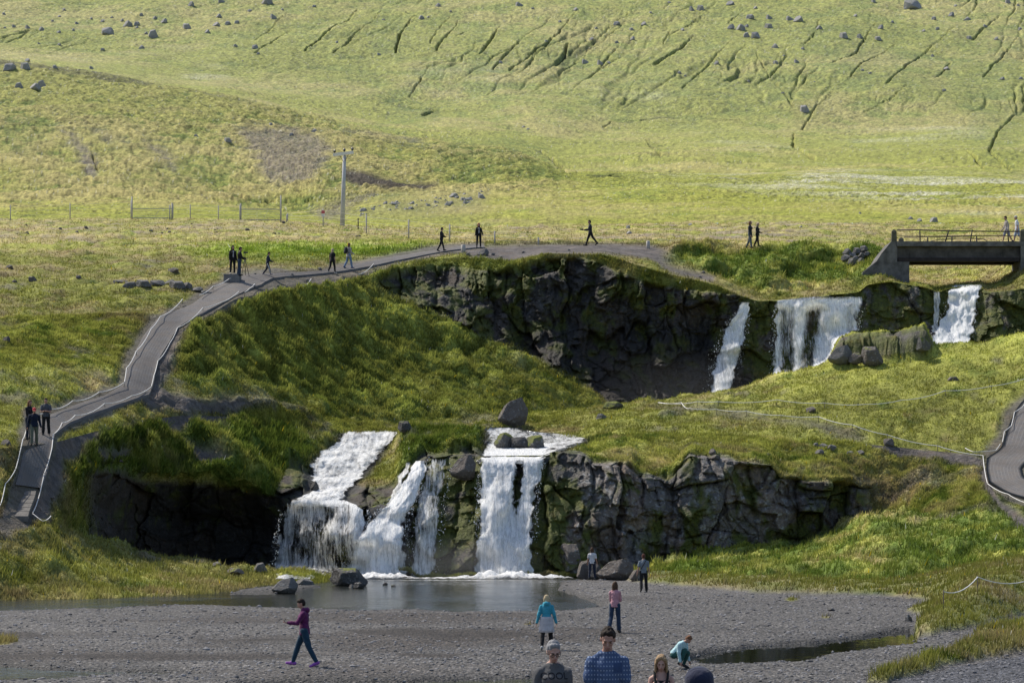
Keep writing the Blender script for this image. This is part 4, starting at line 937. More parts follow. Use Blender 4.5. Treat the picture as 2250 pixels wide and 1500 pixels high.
def single_post(u, v0, v1, r, mat, label, name='post', cat='post'):
    g = at_ground(u, v1); base = P(u, v1, g.y); bm = bmesh.new()
    h = (P(u, v0, g.y) - base).z
    tube(bm, [Vector((0, 0, -0.2)), Vector((0, 0, h - 0.03)), Vector((0, 0, h))], [r, r * 0.93, r * 0.6], 8)
    o = bm_obj(name, bm, mat, None, True); o.location = base; tag(o, label, cat); return o
single_post(787, 479, 503, 0.06, M_WOODD, 'short dark post standing right of the utility pole')
single_post(1018, 537, 555, 0.16, M_WOOD, 'pale wooden bollard at the edge of the upper path, beside the walking woman', 'bollard', 'bollard')
single_post(1424, 529, 546, 0.14, M_WOOD, 'pale wooden bollard above a grass tuft at the end of the upper path', 'bollard', 'bollard')
single_post(2086, 512 - 0, 0 + 536, 0.05, M_WOODD, 'thin dark stake behind the bridge railing') if False else None
# sign on its fence post
g = at_ground(710, 498)
p = P(710, 470, g.y - 0.12); sroot = empty('warning_sign', p, 0, 'small red and white sign on a thin fence post left of the pole', 'sign')
bm = bmesh.new(); box(bm, -0.16, 0.16, -0.02, 0.02, -0.26, 0.02); bm_obj('lower_panel', bm, M_WHITE, sroot, False, 0.005)
bm = bmesh.new(); box(bm, -0.16, 0.16, -0.02, 0.02, 0.03, 0.34); bm_obj('upper_panel', bm, M_RED, sroot, False, 0.005)

# ---------------------------------------------------------------- bridge
def bridge():
    d0, d1 = 193.0, 196.4; s = d0 / F
    base = P(1972, 531, d0); root = empty('footbridge', base, 0, 'old concrete footbridge with bent iron railings above the upper falls', 'bridge')
    def q(u, v, d=d0): return P(u, v, d0) - base + Vector((0, d - d0, 0))
    def slab(name, u0, u1, v0, v1, y0, y1, mat, bev=0.02):
        bm = bmesh.new(); a, b2 = q(u0, v1), q(u1, v0); box(bm, a.x, b2.x, y0, y1, a.z, b2.z); return bm_obj(name, bm, mat, root, False, bev)
    slab('deck', 1970, 2330, 530.5, 541, -0.12, 3.5, M_CONC, 0.03)
    slab('girder', 1972, 2242, 541, 566, 0.22, 0.75, M_GIRD); slab('girder', 1972, 2242, 541, 566, 2.6, 3.1, M_GIRD)
    slab('girder_flange', 1974, 2241, 566, 574, 0.05, 0.95, simple('flange_iron', (0.035, 0.027, 0.027), 0.8, 0.3, 0.4, 3)); slab('girder_flange', 1974, 2241, 566, 574, 2.4, 3.3, simple('flange_iron', (0.035, 0.027, 0.027)))
    bm = bmesh.new(); fr = [(1958, 531), (1969.5, 531), (1969.5, 541.2), (1971.5, 541.2), (1971.5, 575), (1998, 575), (1998, 660), (1890, 660), (1886, 622), (1896, 598), (1926, 574), (1936, 558)]
    A = [bm.verts.new(q(u, v) + Vector((0, 0.0, 0))) for u, v in fr]; B = [bm.verts.new(q(u, v) + Vector((0, 3.3, 0))) for u, v in fr]
    bm.faces.new(A); bm.faces.new(B[::-1])
    for i in range(len(fr)): bm.faces.new((A[i], B[i], B[(i + 1) % len(fr)], A[(i + 1) % len(fr)]))
    bm_obj('abutment', bm, M_CONC, root, False, 0.04)
    bm = bmesh.new(); a, b2 = q(2242.5, 600), q(2420, 541.3); box(bm, a.x, b2.x, -0.15, 3.4, a.z, b2.z); bm_obj('abutment', bm, simple('pale_concrete', (0.17, 0.165, 0.155), 0.9, 0.15, 0.4, 2, 0.5), root, False, 0.03)
    for u0, u1, vt, y in ((1959, 1971, 504, 0.0), (1988.5, 2000.5, 512, 3.1), (2242, 2256, 503, 0.0)):
        bm = bmesh.new(); a, b2 = q(u0, 531), q(u1, vt); w = b2.x - a.x
        vs = []
        for (k, z) in ((0, a.z - 0.02), (0.03, b2.z - 0.12), (0.12, b2.z)):
            vs.append([bm.verts.new(Vector((x, yy, z))) for x, yy in ((a.x + k, y + k), (b2.x - k, y + k), (b2.x - k, y + w - k), (a.x + k, y + w - k))])
        for r0, r1 in zip(vs[:-1], vs[1:]):
            for k in range(4): bm.faces.new((r0[k], r0[(k + 1) % 4], r1[(k + 1) % 4], r1[k]))
        bm.faces.new(vs[-1]); bm_obj('end_post', bm, simple('mossy_concrete', (0.13, 0.12, 0.09), 0.95, 0.1, 0.5, 5, 0.5), root, False, 0.02)
    def bar(name, pts, r, y):
        bm = bmesh.new(); tube(bm, [q(u, v) + Vector((0, y, 0)) for u, v in pts], r, 6); bm_obj(name, bm, M_IRON, root, True)
    M_RAIL = M_WOOD
    bar('rail', [(1971, 505), (2022, 505), (2085, 507), (2137, 507.5), (2216, 508.5), (2242, 508)], 0.045, 0.12)
    bar('rail', [(1971, 518), (2022, 518), (2080, 518), (2137, 517.5), (2200, 518), (2242, 518)], 0.016, 0.12)
    bar('rail', [(2045, 530), (2060, 526.5), (2090, 524), (2137, 523), (2160, 525), (2170, 529)], 0.028, 0.12)
    bar('rail', [(2000, 512), (2054, 511), (2108, 510.5), (2163, 509.5), (2242, 509)], 0.035, 3.15)
    bar('rail', [(2000, 524), (2054, 523.5), (2108, 524), (2163, 525), (2242, 524)], 0.016, 3.15)
    for b0, t0 in ((2022.5, 2021.5), (2077, 2086), (2132.5, 2137), (2217, 2214)): bar('rail_post', [(b0, 532), (t0, 504.5)], 0.045, 0.12)
    for b0, t0 in ((2053, 2053.5), (2107.5, 2107.5), (2163, 2162.5)): bar('rail_post', [(b0, 531), (t0, 510.5)], 0.05, 3.15)
    return base, d0
BR_BASE, BR_D = bridge()

# ---------------------------------------------------------------- boulders
def boulder_mesh(name, seed, sub=3, cuts=9, rough=0.05):
    rg = np.random.default_rng(seed)
    bm = bmesh.new(); bmesh.ops.create_icosphere(bm, subdivisions=sub, radius=1.0)
    v = np.array([x.co[:] for x in bm.verts])
    for _ in range(cuts):
        n = rg.normal(size=3); n[2] = abs(n[2]) * 0.9; n /= np.linalg.norm(n); dd = rg.uniform(0.40, 0.80)
        k = np.maximum(v @ n - dd, 0); v -= k[:, None] * n * 0.96
    v += 0.0
    nz = fbm(v[:, 0] + seed, v[:, 1], v[:, 2], 0.8, 4, 0.6, seed=160.) * rough * 2
    v *= (1 + nz)[:, None]
    v -= (v.max(0) + v.min(0)) / 2; v /= np.abs(v).max(0)
    for x, c in zip(bm.verts, v): x.co = c
    me = bpy.data.meshes.new(name); bm.to_mesh(me); bm.free()
    for p in me.polygons: p.use_smooth = False
    return me
def rock_material(name, moss, tone=(0.155, 0.148, 0.145)):
    t = NT(name); c = t.obj(); g = t.n('ShaderNodeNewGeometry'); oi = t.n('ShaderNodeObjectInfo')
    ad = t.n('ShaderNodeVectorMath', operation='ADD'); t.l(g.outputs['Position'], ad.inputs[0]); ad.inputs[1].default_value = (3.1, 0, 0)
    c = ad.outputs[0]
    n = t.noise(c, 1.6, 5, 0.65); n2 = t.noise(c, 7.0, 4, 0.65)
    col = t.mix(n, tuple(x * 0.55 for x in tone), tuple(x * 1.45 for x in tone))
    col = t.mix(t.ramp(n2, [(0.56, 0.0), (0.68, 0.75)]), col, (0.33, 0.33, 0.32))
    sp = t.n('ShaderNodeSeparateXYZ'); t.l(g.outputs['Normal'], sp.inputs[0])
    m = t.math('ADD', t.math('MULTIPLY', sp.outputs[2], 0.6), t.math('MULTIPLY', n, 0.8))
    col = t.mix(t.ramp(m, [(1.0 - 0.55 * moss, 0.0), (1.15 - 0.55 * moss, 0.9)]), col, (0.16, 0.18, 0.035))
    t.bsdf(col, 0.85, 0.25, 0, t.bump(t.math('ADD', n2, n), 0.9, 0.12))
    return t.m
M_BLD = rock_material('boulder_rock', 0.0); M_MOSS = rock_material('mossy_rock', 0.85, (0.12, 0.115, 0.11)); M_DRK = rock_material('dark_rock', 0.05, (0.075, 0.072, 0.072)); M_BRN = rock_material('brown_rock', 0.15, (0.135, 0.118, 0.108))
M_HBL = rock_material('hill_rock', 0.12, (0.33, 0.32, 0.315))
MESHES = {}
def boulder(u, vb, w, h, mat, label, group=None, seed=None, name='boulder', cat='boulder', dep=0.9, sink=0.18, rz=None, d=None, near=0.0):
    p = at_ground(u, vb)
    if p is None: return
    D = d or p.y - near; s = D / F; pos = P(u, vb, D)
    seed = seed if seed is not None else random.randrange(10)
    key = (seed, mat.name)
    if key not in MESHES:
        me = boulder_mesh(name, 100 + seed, 4, 14 + seed % 5, 0.07); me.materials.append(mat); MESHES[key] = me
    o = bpy.data.objects.new(name, MESHES[key]); COL.objects.link(o)
    W, H = w * s / 2, h * s / (1.0 + 1 - sink * 2)
    H = h * s / (2 - 2 * sink)
    o.scale = (W, W * dep, H); o.location = (pos.x, pos.y + W * dep * 0.5, pos.z + H * (1 - 2 * sink))
    o.rotation_euler = (0, 0, rz if rz is not None else random.uniform(-0.35, 0.35))
    tag(o, label, cat, group); return o
# round the pool
boulder(765, 1287, 86, 40, M_DRK, 'largest dark flat-topped boulder at the left edge of the pool', seed=4, rz=0.05, sink=0.12, d=-4.2 * F / (CV - 1287))
boulder(623, 1304, 56, 36, M_BLD, 'pale pointed boulder with a lit left face, front left of the pool', seed=2, rz=0.3, sink=0.1, d=-4.2 * F / (CV - 1304))
boulder(664, 1289, 48, 18, M_BLD, 'low grey boulder right behind the pale pointed one', seed=5, d=-4.2 * F / (CV - 1289))
boulder(788, 1292, 26, 14, M_DRK, 'small dark rock touching the right end of the largest pool boulder', seed=1, d=-4.2 * F / (CV - 1292))
boulder(775, 1290, 18, 7, M_BLD, 'low rounded stone at the foot of the largest pool boulder', seed=3, d=-4.2 * F / (CV - 1290))
boulder(690, 1266, 32, 18, M_BLD, 'grey rock in the grass behind the largest pool boulder', seed=6, d=-4.2 * F / (CV - 1266))
boulder(571, 1255, 30, 20, M_BLD, 'pale grey rock on the grass under the see-through fall', seed=7)
boulder(513, 1260, 44, 14, M_BRN, 'low brownish rock lying in the grass bank', seed=8)
boulder(476, 1243, 24, 10, M_BLD, 'small pale rock at the foot of the dark left cliff', seed=9)
boulder(846, 1285, 12, 7, M_DRK, 'tiny dark rock standing alone in the pool', seed=0, d=-4.2 * F / (CV - 1285))
boulder(864, 1288, 10, 4, M_DRK, 'tiniest flat stone poking out of the pool', seed=6, d=-4.2 * F / (CV - 1288))
# foot of the right cliff
boulder(1256, 1271, 62, 78, M_BRN, 'tall cracked block at the cliff foot beside the wide fall', seed=4, rz=0.2, sink=0.08, dep=0.8)
boulder(1284, 1272, 34, 42, M_BRN, 'dark wedge rock left of the woman in the white top', seed=7, sink=0.1, near=0.6)
boulder(1310, 1273, 30, 36, M_DRK, 'dark block right behind the woman in the white top', seed=1, sink=0.1)
boulder(1352, 1274, 84, 48, M_BRN, 'broad tan-topped boulder between the two walkers at the cliff', seed=2, rz=-0.1, sink=0.1, dep=0.7)
boulder(1398, 1274, 34, 24, M_BRN, 'small boulder at the right end of the broad tan-topped one', seed=5, near=0.4)
boulder(1326, 1236, 28, 22, M_BRN, 'rounded rock perched above the broad tan-topped boulder', seed=8, near=0.3)
boulder(1997, 1365, 20, 16, M_BLD, 'rounded grey stone at the grass edge by the pond', seed=3)
boulder(1824, 1341, 22, 6, M_DRK, 'low dark stone alone on the right gravel', seed=8)
boulder(1640, 897, 0.1, 0.1, M_BLD, None) if False else None
# river and meadow
boulder(1124, 940, 64, 68, M_BRN, 'big angular boulder with a lit left face beside the upper river', seed=2, rz=0.5, sink=0.06, dep=0.8)
boulder(1106, 985, 46, 36, M_MOSS, 'mossy rock at the left of the river above the wide fall', seed=5, sink=0.1, near=0.8)
boulder(1141, 985, 40, 26, M_DRK, 'dark wet rock in mid river above the wide fall', seed=6, sink=0.1, near=0.8)
boulder(1176, 985, 46, 30, M_MOSS, 'mossy rock at the right of the river above the wide fall', seed=7, sink=0.1, near=0.8)
boulder(890, 948, 34, 24, M_DRK, 'dark square rock at the top of the stepped cascade', seed=4, sink=0.1, near=0.5)
boulder(1017, 1052, 60, 54, M_BRN, 'bare grey boulder crowning the mossy pillar between the falls', seed=2, sink=0.06, near=1.0)
boulder(835, 1135, 62, 28, M_DRK, 'wet rounded rock between the curtain and the chute', seed=9, sink=0.1, near=1.0)
boulder(690, 1078, 20, 22, M_DRK, 'round dark rock at the left edge of the stepped cascade', seed=8, sink=0.1, near=0.6)
boulder(1323, 920, 28, 12, M_BLD, 'grey stone lying on the meadow left of the rope corner', seed=3)
boulder(1347, 897, 46, 16, M_MOSS, 'mossy hump of rock on the meadow edge against the dark gorge', seed=1)
boulder(1782, 906, 26, 14, M_BRN, 'brown rock between the two meadow ropes', seed=9)
boulder(1953, 980, 24, 18, M_BRN, 'reddish rock just below the front meadow rope', seed=6)
boulder(2095, 836, 26, 10, M_BRN, 'flat brown rock on the bright right meadow', seed=7)
for k, (u, v, w_, h_, m) in enumerate(((1800, 998, 26, 12, 0), (1808, 985, 20, 12, 0), (1825, 990, 30, 14, 0), (1868, 1000, 18, 10, 0), (1890, 1000, 22, 12, 0), (1566, 998, 18, 14, 1), (1572, 1008, 24, 10, 1), (1793, 980, 14, 8, 0), (1690, 1000, 14, 6, 1))):
    boulder(u, v, w_, h_, M_BLD if m == 0 else M_BRN, 'small grey stone in the turf above the right cliff', 'stones in the turf above the right cliff')
# mossy outcrop in front of the upper falls
for u, vb, w_, h_, m, sd_, lab in ((1845, 797, 52, 40, M_BLD, 2, 'cracked grey block at the left end of the mossy outcrop'), (1916, 800, 52, 40, M_BRN, 4, 'square block in front of the mossy outcrop'), (1880, 797, 30, 24, M_BRN, 9, 'small brown rock wedged between the outcrop blocks'), (2030, 768, 34, 28, M_MOSS, 3, 'mossy rock at the right end of the outcrop before the falls')):
    boulder(u, vb, w_, h_, m, lab, seed=sd_, sink=0.12, dep=0.7, near=0.5)
# drystone heap by the bridge and stones on the rim
for u, vb, w_ in ((1862, 560, 22), (1884, 556, 18), (1898, 553, 20), (1873, 566, 18), (1893, 565, 16), (1880, 574, 18), (1905, 562, 14), (1858, 572, 20), (1892, 578, 18), (1872, 582, 24)):
    boulder(u, vb, w_, w_ * 0.7, M_BLD, 'rounded pale stone in the heap beside the bridge wall', 'stones heaped beside the bridge wall', sink=0.15, near=0.5)
boulder(1061, 562, 26, 16, M_BLD, 'pale pointed rock at the rim under the red-haired walker', seed=2)
for u, vb, w_ in ((1028, 562, 12), (1083, 561, 10), (560, 604, 8), (640, 606, 10), (703, 593, 10), (655, 627, 9), (760, 628, 9), (610, 630, 8), (675, 618, 9), (1100, 566, 9), (1545, 600, 10), (1538, 610, 8), (1250, 551, 7), (1150, 556, 8)):
    boulder(u, vb, w_, w_ * 0.6, M_BLD, 'small loose stone at the edge of the upper path', 'loose stones along the upper path')
for k, (u, vb, w_, h_) in enumerate(((285, 632, 44, 14), (315, 630, 40, 16), (345, 628, 36, 14), (390, 634, 44, 18), (410, 633, 26, 14), (265, 622, 40, 8), (430, 640, 40, 10), (372, 624, 30, 10), (452, 646, 30, 8))):
    boulder(u, vb, w_, h_, M_BLD, 'low weathered ledge stone in the left meadow', 'ledge stones in the left meadow', sink=0.25)
for u, vb, w_, h_ in ((20, 590, 20, 10), (70, 618, 22, 12), (172, 612, 12, 8), (380, 598, 26, 12), (12, 750, 20, 12), (12, 980, 26, 16), (30, 620, 14, 6), (65, 1090, 12, 5), (112, 1094, 16, 6)):
    boulder(u, vb, w_, h_, M_BRN, 'brown stone half sunk in the turf of the left meadow', 'brown stones in the left meadow', sink=0.25)
# hillside boulders
BIG = {(235, 76): 'large boulder with a bright top on the upper left slope', (2005, 20): 'biggest boulder of the hillside, near the top right edge', (585, 9): 'large pale boulder at the top edge left of centre', (335, 82): 'broad grey boulder low on the upper left slope, right of its neighbours'}
HB = [(235, 76, 28), (168, 53, 10), (130, 38, 10), (128, 73, 12), (140, 24, 10), (225, 49, 10), (280, 59, 22), (300, 56, 14), (335, 82, 24), (360, 51, 18), (410, 64, 22), (480, 39, 14), (455, 73, 12), (310, 108, 14), (225, 111, 10), (130, 100, 10), (85, 98, 8), (90, 68, 14), (60, 63, 12), (30, 61, 10), (245, 40, 8), (310, 35, 10), (340, 43, 12), (420, 14, 16), (485, 6, 16), (585, 9, 26), (548, 26, 10), (620, 23, 8), (690, 16, 10), (600, 42, 16), (516, 103, 11), (560, 108, 14), (567, 120, 8), (533, 135, 5), (740, 95, 8), (842, 45, 8), (925, 43, 14), (962, 15, 14), (990, 27, 6), (1100, 140, 9), (832, 121, 9), (940, 39, 7), (8, 33, 9), (10, 63, 7), (115, 48, 8), (200, 43, 8), (160, 68, 8), (320, 75, 10), (300, 62, 9), (268, 47, 9), (500, 55, 14), (475, 58, 18), (520, 52, 12),
      (1140, 14, 18), (1265, 24, 12), (1355, 55, 16), (1415, 56, 14), (1388, 67, 12), (1310, 64, 8), (1605, 12, 20), (1540, 24, 18), (1520, 24, 14), (1648, 42, 20), (1690, 42, 16), (1690, 62, 20), (1605, 64, 16), (1627, 67, 22), (1640, 82, 16), (1660, 84, 20), (1735, 45, 18), (1755, 48, 24), (1800, 64, 14), (1702, 106, 16), (1763, 109, 10), (1855, 84, 22), (1890, 84, 18), (1930, 89, 18), (1935, 64, 14), (2005, 20, 42), (1920, 6, 12), (1880, 37, 10), (2052, 44, 12), (2090, 36, 14), (2125, 45, 16), (2060, 66, 10), (2130, 86, 14), (2190, 88, 12), (2242, 66, 10), (2238, 14, 10), (2215, 8, 14), (1705, 140, 13), (1750, 138, 12), (1722, 124, 6), (1768, 247, 24), (2080, 153, 14), (1912, 163, 10), (1895, 156, 8), (2075, 201, 10), (2050, 125, 10), (2202, 175, 11), (2242, 174, 10), (1790, 181, 6), (1720, 206, 8), (1645, 181, 8), (1492, 162, 10), (1505, 168, 7), (1575, 142, 14), (1285, 140, 16), (1318, 142, 14), (1337, 140, 10), (1200, 92, 8), (1230, 50, 8), (1170, 20, 8), (1430, 30, 8), (1470, 8, 10), (1640, 60, 10), (1300, 88, 10), (1355, 95, 10), (1390, 88, 12), (1500, 68, 10), (1660, 20, 10), (2030, 70, 9), (1960, 50, 8), (2165, 60, 10), (2100, 15, 10),
      (2053, 488, 20), (2021, 487, 13), (2000, 482, 12), (1517, 495, 10), (1382, 514, 14), (1381, 502, 11), (1890, 470, 7), (1760, 500, 8), (595, 275, 10), (690, 290, 14), (640, 298, 10), (500, 312, 18), (430, 300, 10), (20, 155, 30), (55, 152, 24), (40, 192, 20), (75, 196, 28), (90, 190, 20), (60, 136, 14), (120, 150, 12), (200, 152, 10), (1150, 280, 8), (1160, 285, 7)]
for u, v, w_ in HB:
    lab = BIG.get((u, v)); grp = None if lab else 'boulders strewn over the hillside'
    boulder(u, v, w_, w_ * random.uniform(0.5, 0.75), M_HBL, lab or 'grey boulder half sunk in the green hillside', grp, sink=0.28)
rr_ = random.Random(5)
for k in range(62):
    t = rr_.random(); u = 790 + 275 * rr_.random(); v = 470 - (u - 790) * 0.12 - 22 * rr_.random() + 6
    w_ = 5 + 13 * rr_.random() ** 2
    boulder(u, v, w_, w_ * rr_.uniform(0.35, 0.6), M_HBL, 'pale rock in the stony knoll right of the utility pole', 'rocks on the stony knoll by the pole', sink=0.25)
for k in range(26):
    u = rr_.uniform(0, 860); v = 515 - 25 * rr_.random() ** 1.5 + (6 if u > 650 else 0)
    w_ = 4 + 7 * rr_.random() ** 2
    boulder(u, v, w_, w_ * 0.55, M_BRN, 'small brown stone on the bare ground below the gates', 'stones on the bare ground below the gates', sink=0.2)

# pebbles on the gravel
def pebbles(n):
    bm = bmesh.new(); bmesh.ops.create_icosphere(bm, subdivisions=1, radius=1.0)
    bv = np.array([v.co[:] for v in bm.verts]); bf = np.array([[v.index for v in f.verts] for f in bm.faces]); bm.free()
    X, Y, Z = FLAT['X'], FLAT['Y'], FLAT['Z']
    i = RNG.integers(28, X.shape[0] - 4, n); j = RNG.integers(8, X.shape[1] - 8, n)
    ok = (FLAT['gm'][i, j] < 0.3) & (FLAT['w'][i, j] > -6) & (FLAT['silt'][i, j] < 0.35 + 0.4 * RNG.random(n))
    i, j = i[ok], j[ok]; m = len(i)
    p = np.stack([X[i, j] + RNG.normal(0, 0.1, m), Y[i, j] + RNG.normal(0, 0.15, m), Z[i, j]], -1)
    s = 0.016 + 0.035 * RNG.random(m) ** 3 + 0.05 * RNG.random(m) * (RNG.random(m) > 0.985)
    s = s * (0.6 + p[:, 1] / 150)
    sc = np.stack([s * RNG.uniform(0.8, 1.6, m), s * RNG.uniform(0.8, 1.5, m), s * RNG.uniform(0.5, 0.9, m)], -1)
    ang = RNG.uniform(0, 6.28, m); ca, sa = np.cos(ang), np.sin(ang)
    b = bv[None] * sc[:, None] * RNG.uniform(0.75, 1.2, (m, len(bv), 1))
    v = np.stack([b[..., 0] * ca[:, None] - b[..., 1] * sa[:, None], b[..., 0] * sa[:, None] + b[..., 1] * ca[:, None], b[..., 2]], -1) + p[:, None]
    f = (bf[None] + (np.arange(m) * len(bv))[:, None, None]).reshape(-1, 3)
    c = np.array([0.13, 0.128, 0.135])[None] * RNG.uniform(0.45, 1.9, m)[:, None] * np.array([[1, 1, 1]])
    me = mesh_np('pebbles', v.reshape(-1, 3), f, False, {'Col': np.repeat(c, len(bv), 0).astype(np.float32)})
    t = NT('pebble_stone'); a = t.attr('Col'); t.bsdf(a.outputs['Color'], 0.75, 0.3)
    tag(link('pebbles', me, t.m), 'loose grey pebbles lying on the gravel bed', 'pebbles', kind='stuff')
pebbles(24000)
# ---------------------------------------------------------------- water
def water_material():
    t = NT('stream_water'); c = t.obj()
    mp = t.n('ShaderNodeMapping'); mp.inputs['Scale'].default_value = (1.0, 0.55, 1.0); t.l(c, mp.inputs[0])
    n = t.noise(mp.outputs[0], 1.1, 3, 0.6); n2 = t.noise(mp.outputs[0], 5.5, 3, 0.6)
    patch = t.ramp(t.noise(c, 0.09, 3, 0.5), [(0.40, 0.25), (0.62, 1.0)])
    h = t.math('MULTIPLY', t.math('ADD', n, t.math('MULTIPLY', n2, 0.5)), patch)
    b = t.bsdf((0.030, 0.033, 0.030), 0.10, 0.5, 0, t.bump(h, 1.0, 0.22))
    b.inputs['IOR'].default_value = 1.33
    return t.m
def pond_material():
    t = NT('still_water'); c = t.obj()
    n = t.noise(c, 2.2, 2, 0.5)
    b = t.bsdf((0.016, 0.018, 0.012), 0.03, 0.5, 0, t.bump(n, 0.06, 0.05)); b.inputs['IOR'].default_value = 1.33
    return t.m
M_WATER, M_POND = water_material(), pond_material()
ZW = ZG - 0.10
def flat_water(name, poly, mat, z=ZW):
    bm = bmesh.new()
    vs = [bm.verts.new(P(a, b, z * F / (CV - b))) for a, b in poly]
    bm.faces.new(vs); bmesh.ops.triangulate(bm, faces=bm.faces[:])
    bmesh.ops.recalc_face_normals(bm, faces=bm.faces[:])
    if bm.faces[0].normal.z < 0: bmesh.ops.reverse_faces(bm, faces=bm.faces[:])
    me = bpy.data.meshes.new(name); bm.to_mesh(me); bm.free()
    return tag(link(name, me, mat), kind='structure')
flat_water('pool_water', [(-950, 1294), (560, 1290), (600, 1254), (1260, 1254), (1420, 1272), (1420, 1352), (600, 1352), (-950, 1362)], M_WATER)
flat_water('pond_water', [(1440, 1462), (1480, 1425), (1640, 1400), (1900, 1380), (2010, 1366), (2040, 1380), (2030, 1425), (1850, 1445), (1760, 1460)], M_POND)
flat_water('stream_water', [(480, 1535), (520, 1488), (900, 1480), (1190, 1472), (1240, 1490), (1230, 1535)], M_WATER)
flat_water('puddle_water', [(-400, 1498), (-400, 1448), (0, 1446), (280, 1456), (470, 1466), (470, 1482), (250, 1492)], M_WATER)

def foam_material(name, sx=1.0, sy=1.0, hole=0.0):
    t = NT(name)
    uv = t.n('ShaderNodeUVMap'); a = t.attr('dens')
    mp = t.n('ShaderNodeMapping'); mp.inputs['Scale'].default_value = (4.6 * sx, 0.50 * sy, 1); t.l(uv.outputs[0], mp.inputs[0])
    n = t.noise(mp.outputs[0], 1.6, 5, 0.68, 0.6)
    mp2 = t.n('ShaderNodeMapping'); mp2.inputs['Scale'].default_value = (15.0 * sx, 3.0 * sy, 1); t.l(uv.outputs[0], mp2.inputs[0])
    n2 = t.noise(mp2.outputs[0], 1.0, 4, 0.7, 0.8)
    nn = t.math('ADD', t.math('MULTIPLY', n, 0.62), t.math('MULTIPLY', n2, 0.38))
    al = t.math('ADD', nn, t.math('SUBTRACT', a.outputs['Fac'], 0.5))
    alpha = t.ramp(al, [(0.34, 0.0), (0.50, 0.55), (0.66, 1.0)])
    shade = t.ramp(n2, [(0.28, (0.66, 0.70, 0.76)), (0.48, (0.97, 0.975, 0.98))])
    d = t.n('ShaderNodeBsdfDiffuse'); t.l(shade, d.inputs[0])
    tr = t.n('ShaderNodeBsdfTranslucent'); t.l(shade, tr.inputs[0])
    bp = t.bump(nn, 0.6, 0.25); t.l(bp, d.inputs['Normal']); t.l(bp, tr.inputs['Normal'])
    mx = t.n('ShaderNodeMixShader'); mx.inputs[0].default_value = 0.18; t.l(d.outputs[0], mx.inputs[1]); t.l(tr.outputs[0], mx.inputs[2])
    tp = t.n('ShaderNodeBsdfTransparent')
    m2 = t.n('ShaderNodeMixShader'); t.l(alpha, m2.inputs[0]); t.l(tp.outputs[0], m2.inputs[1]); t.l(mx.outputs[0], m2.inputs[2])
    t.l(m2.outputs[0], t.out.inputs[0])
    return t.m
M_FALL = foam_material('white_water', 1.0, 1.0)
M_CASC = foam_material('cascade_water', 0.45, 1.1)

def fall_sheet(rows, dens, nu, nv, off, dmin=None, wob=5, seed=0, edge=0.24, smooth=2.0, bulge=0.25, dmax=None):
    """rows: (v, left, right); the sheet follows the ground behind it, a little proud of it"""
    vs = np.array([r[0] for r in rows], float); ul = np.array([r[1] for r in rows], float); ur = np.array([r[2] for r in rows], float)
    vv = np.linspace(vs[0], vs[-1], nv); L = np.interp(vv, vs, ul); Rr = np.interp(vv, vs, ur)
    t = np.linspace(0, 1, nu)
    wv = lambda k: wob * (gn(vv / 17.0 + k, 0 * vv + seed, 0 * vv) + 0.5 * gn(vv / 6.0 + k, 0 * vv - seed, 0 * vv))
    L = L + wv(3.1); Rr = Rr + wv(57.7)
    U = L[:, None] + (Rr - L)[:, None] * t[None]; V = np.repeat(vv[:, None], nu, 1)
    D = np.zeros_like(U)
    for i in range(nv):
        for j in range(nu):
            p, n = hit_uv(U[i, j], V[i, j])
            D[i, j] = p.y if p is not None else 190
    if dmin: D = np.maximum(D, dmin)
    if dmax: D = np.minimum(D, dmax)
    D = gauss1(gauss1(D, smooth, 0), smooth, 1)
    D = D - off
    Xp = (U - CU) * D / F; Zp = (CV - V) * D / F
    nz = fbm(Xp * 1.3, D * 0.6, Zp * 0.6, 1.0, 4, 0.6, seed=90. + seed)
    D = D - bulge * nz - bulge * 0.5 * np.sin(np.pi * t)[None] ** 0.5
    X = (U - CU) * D / F + 0.12 * fbm(Xp, D, Zp * 0.5, 0.6, 3, seed=95. + seed); Z = (CV - V) * D / F
    em = np.minimum(t, 1 - t)[None] * np.ones_like(U)
    e = sst(0.0, edge, em + 0.10 * fbm(Xp, D, Zp * 0.35, 0.8, 3, seed=97. + seed))
    s = np.concatenate([[0], np.cumsum(np.hypot(np.diff(D[:, nu // 2]), np.diff(Z[:, nu // 2])))])
    dn = dens(U, V) if callable(dens) else np.full_like(U, dens)
    dn = dn + 0.16 * fbm(X, D * 0.8, Z * 0.7, 1.6, 3, seed=99. + seed)
    endf = sst(0, 0.04, np.linspace(0, 1, nv))[:, None]
    de = dn * 1.0 - (1 - e) * 0.55 - (1 - endf) * 0.25
    uv = np.stack([X, np.repeat(s[:, None], nu, 1)], -1).reshape(-1, 2)
    return np.stack([X, D, Z], -1).reshape(-1, 3), grid_faces(nv, nu), de.ravel(), uv

def waterfall(label, sheets, mat=None):
    mat = mat or M_FALL
    vs, fs, ds, us, k = [], [], [], [], 0
    for v, f, d, uvv in sheets:
        vs.append(v); fs.append(f + k); ds.append(d); us.append(uvv); k += len(v)
    me = mesh_np('waterfall', np.concatenate(vs), np.concatenate(fs), True, {'dens': np.concatenate(ds)}, np.concatenate(us))
    return tag(link('waterfall', me, mat), label, 'waterfall')

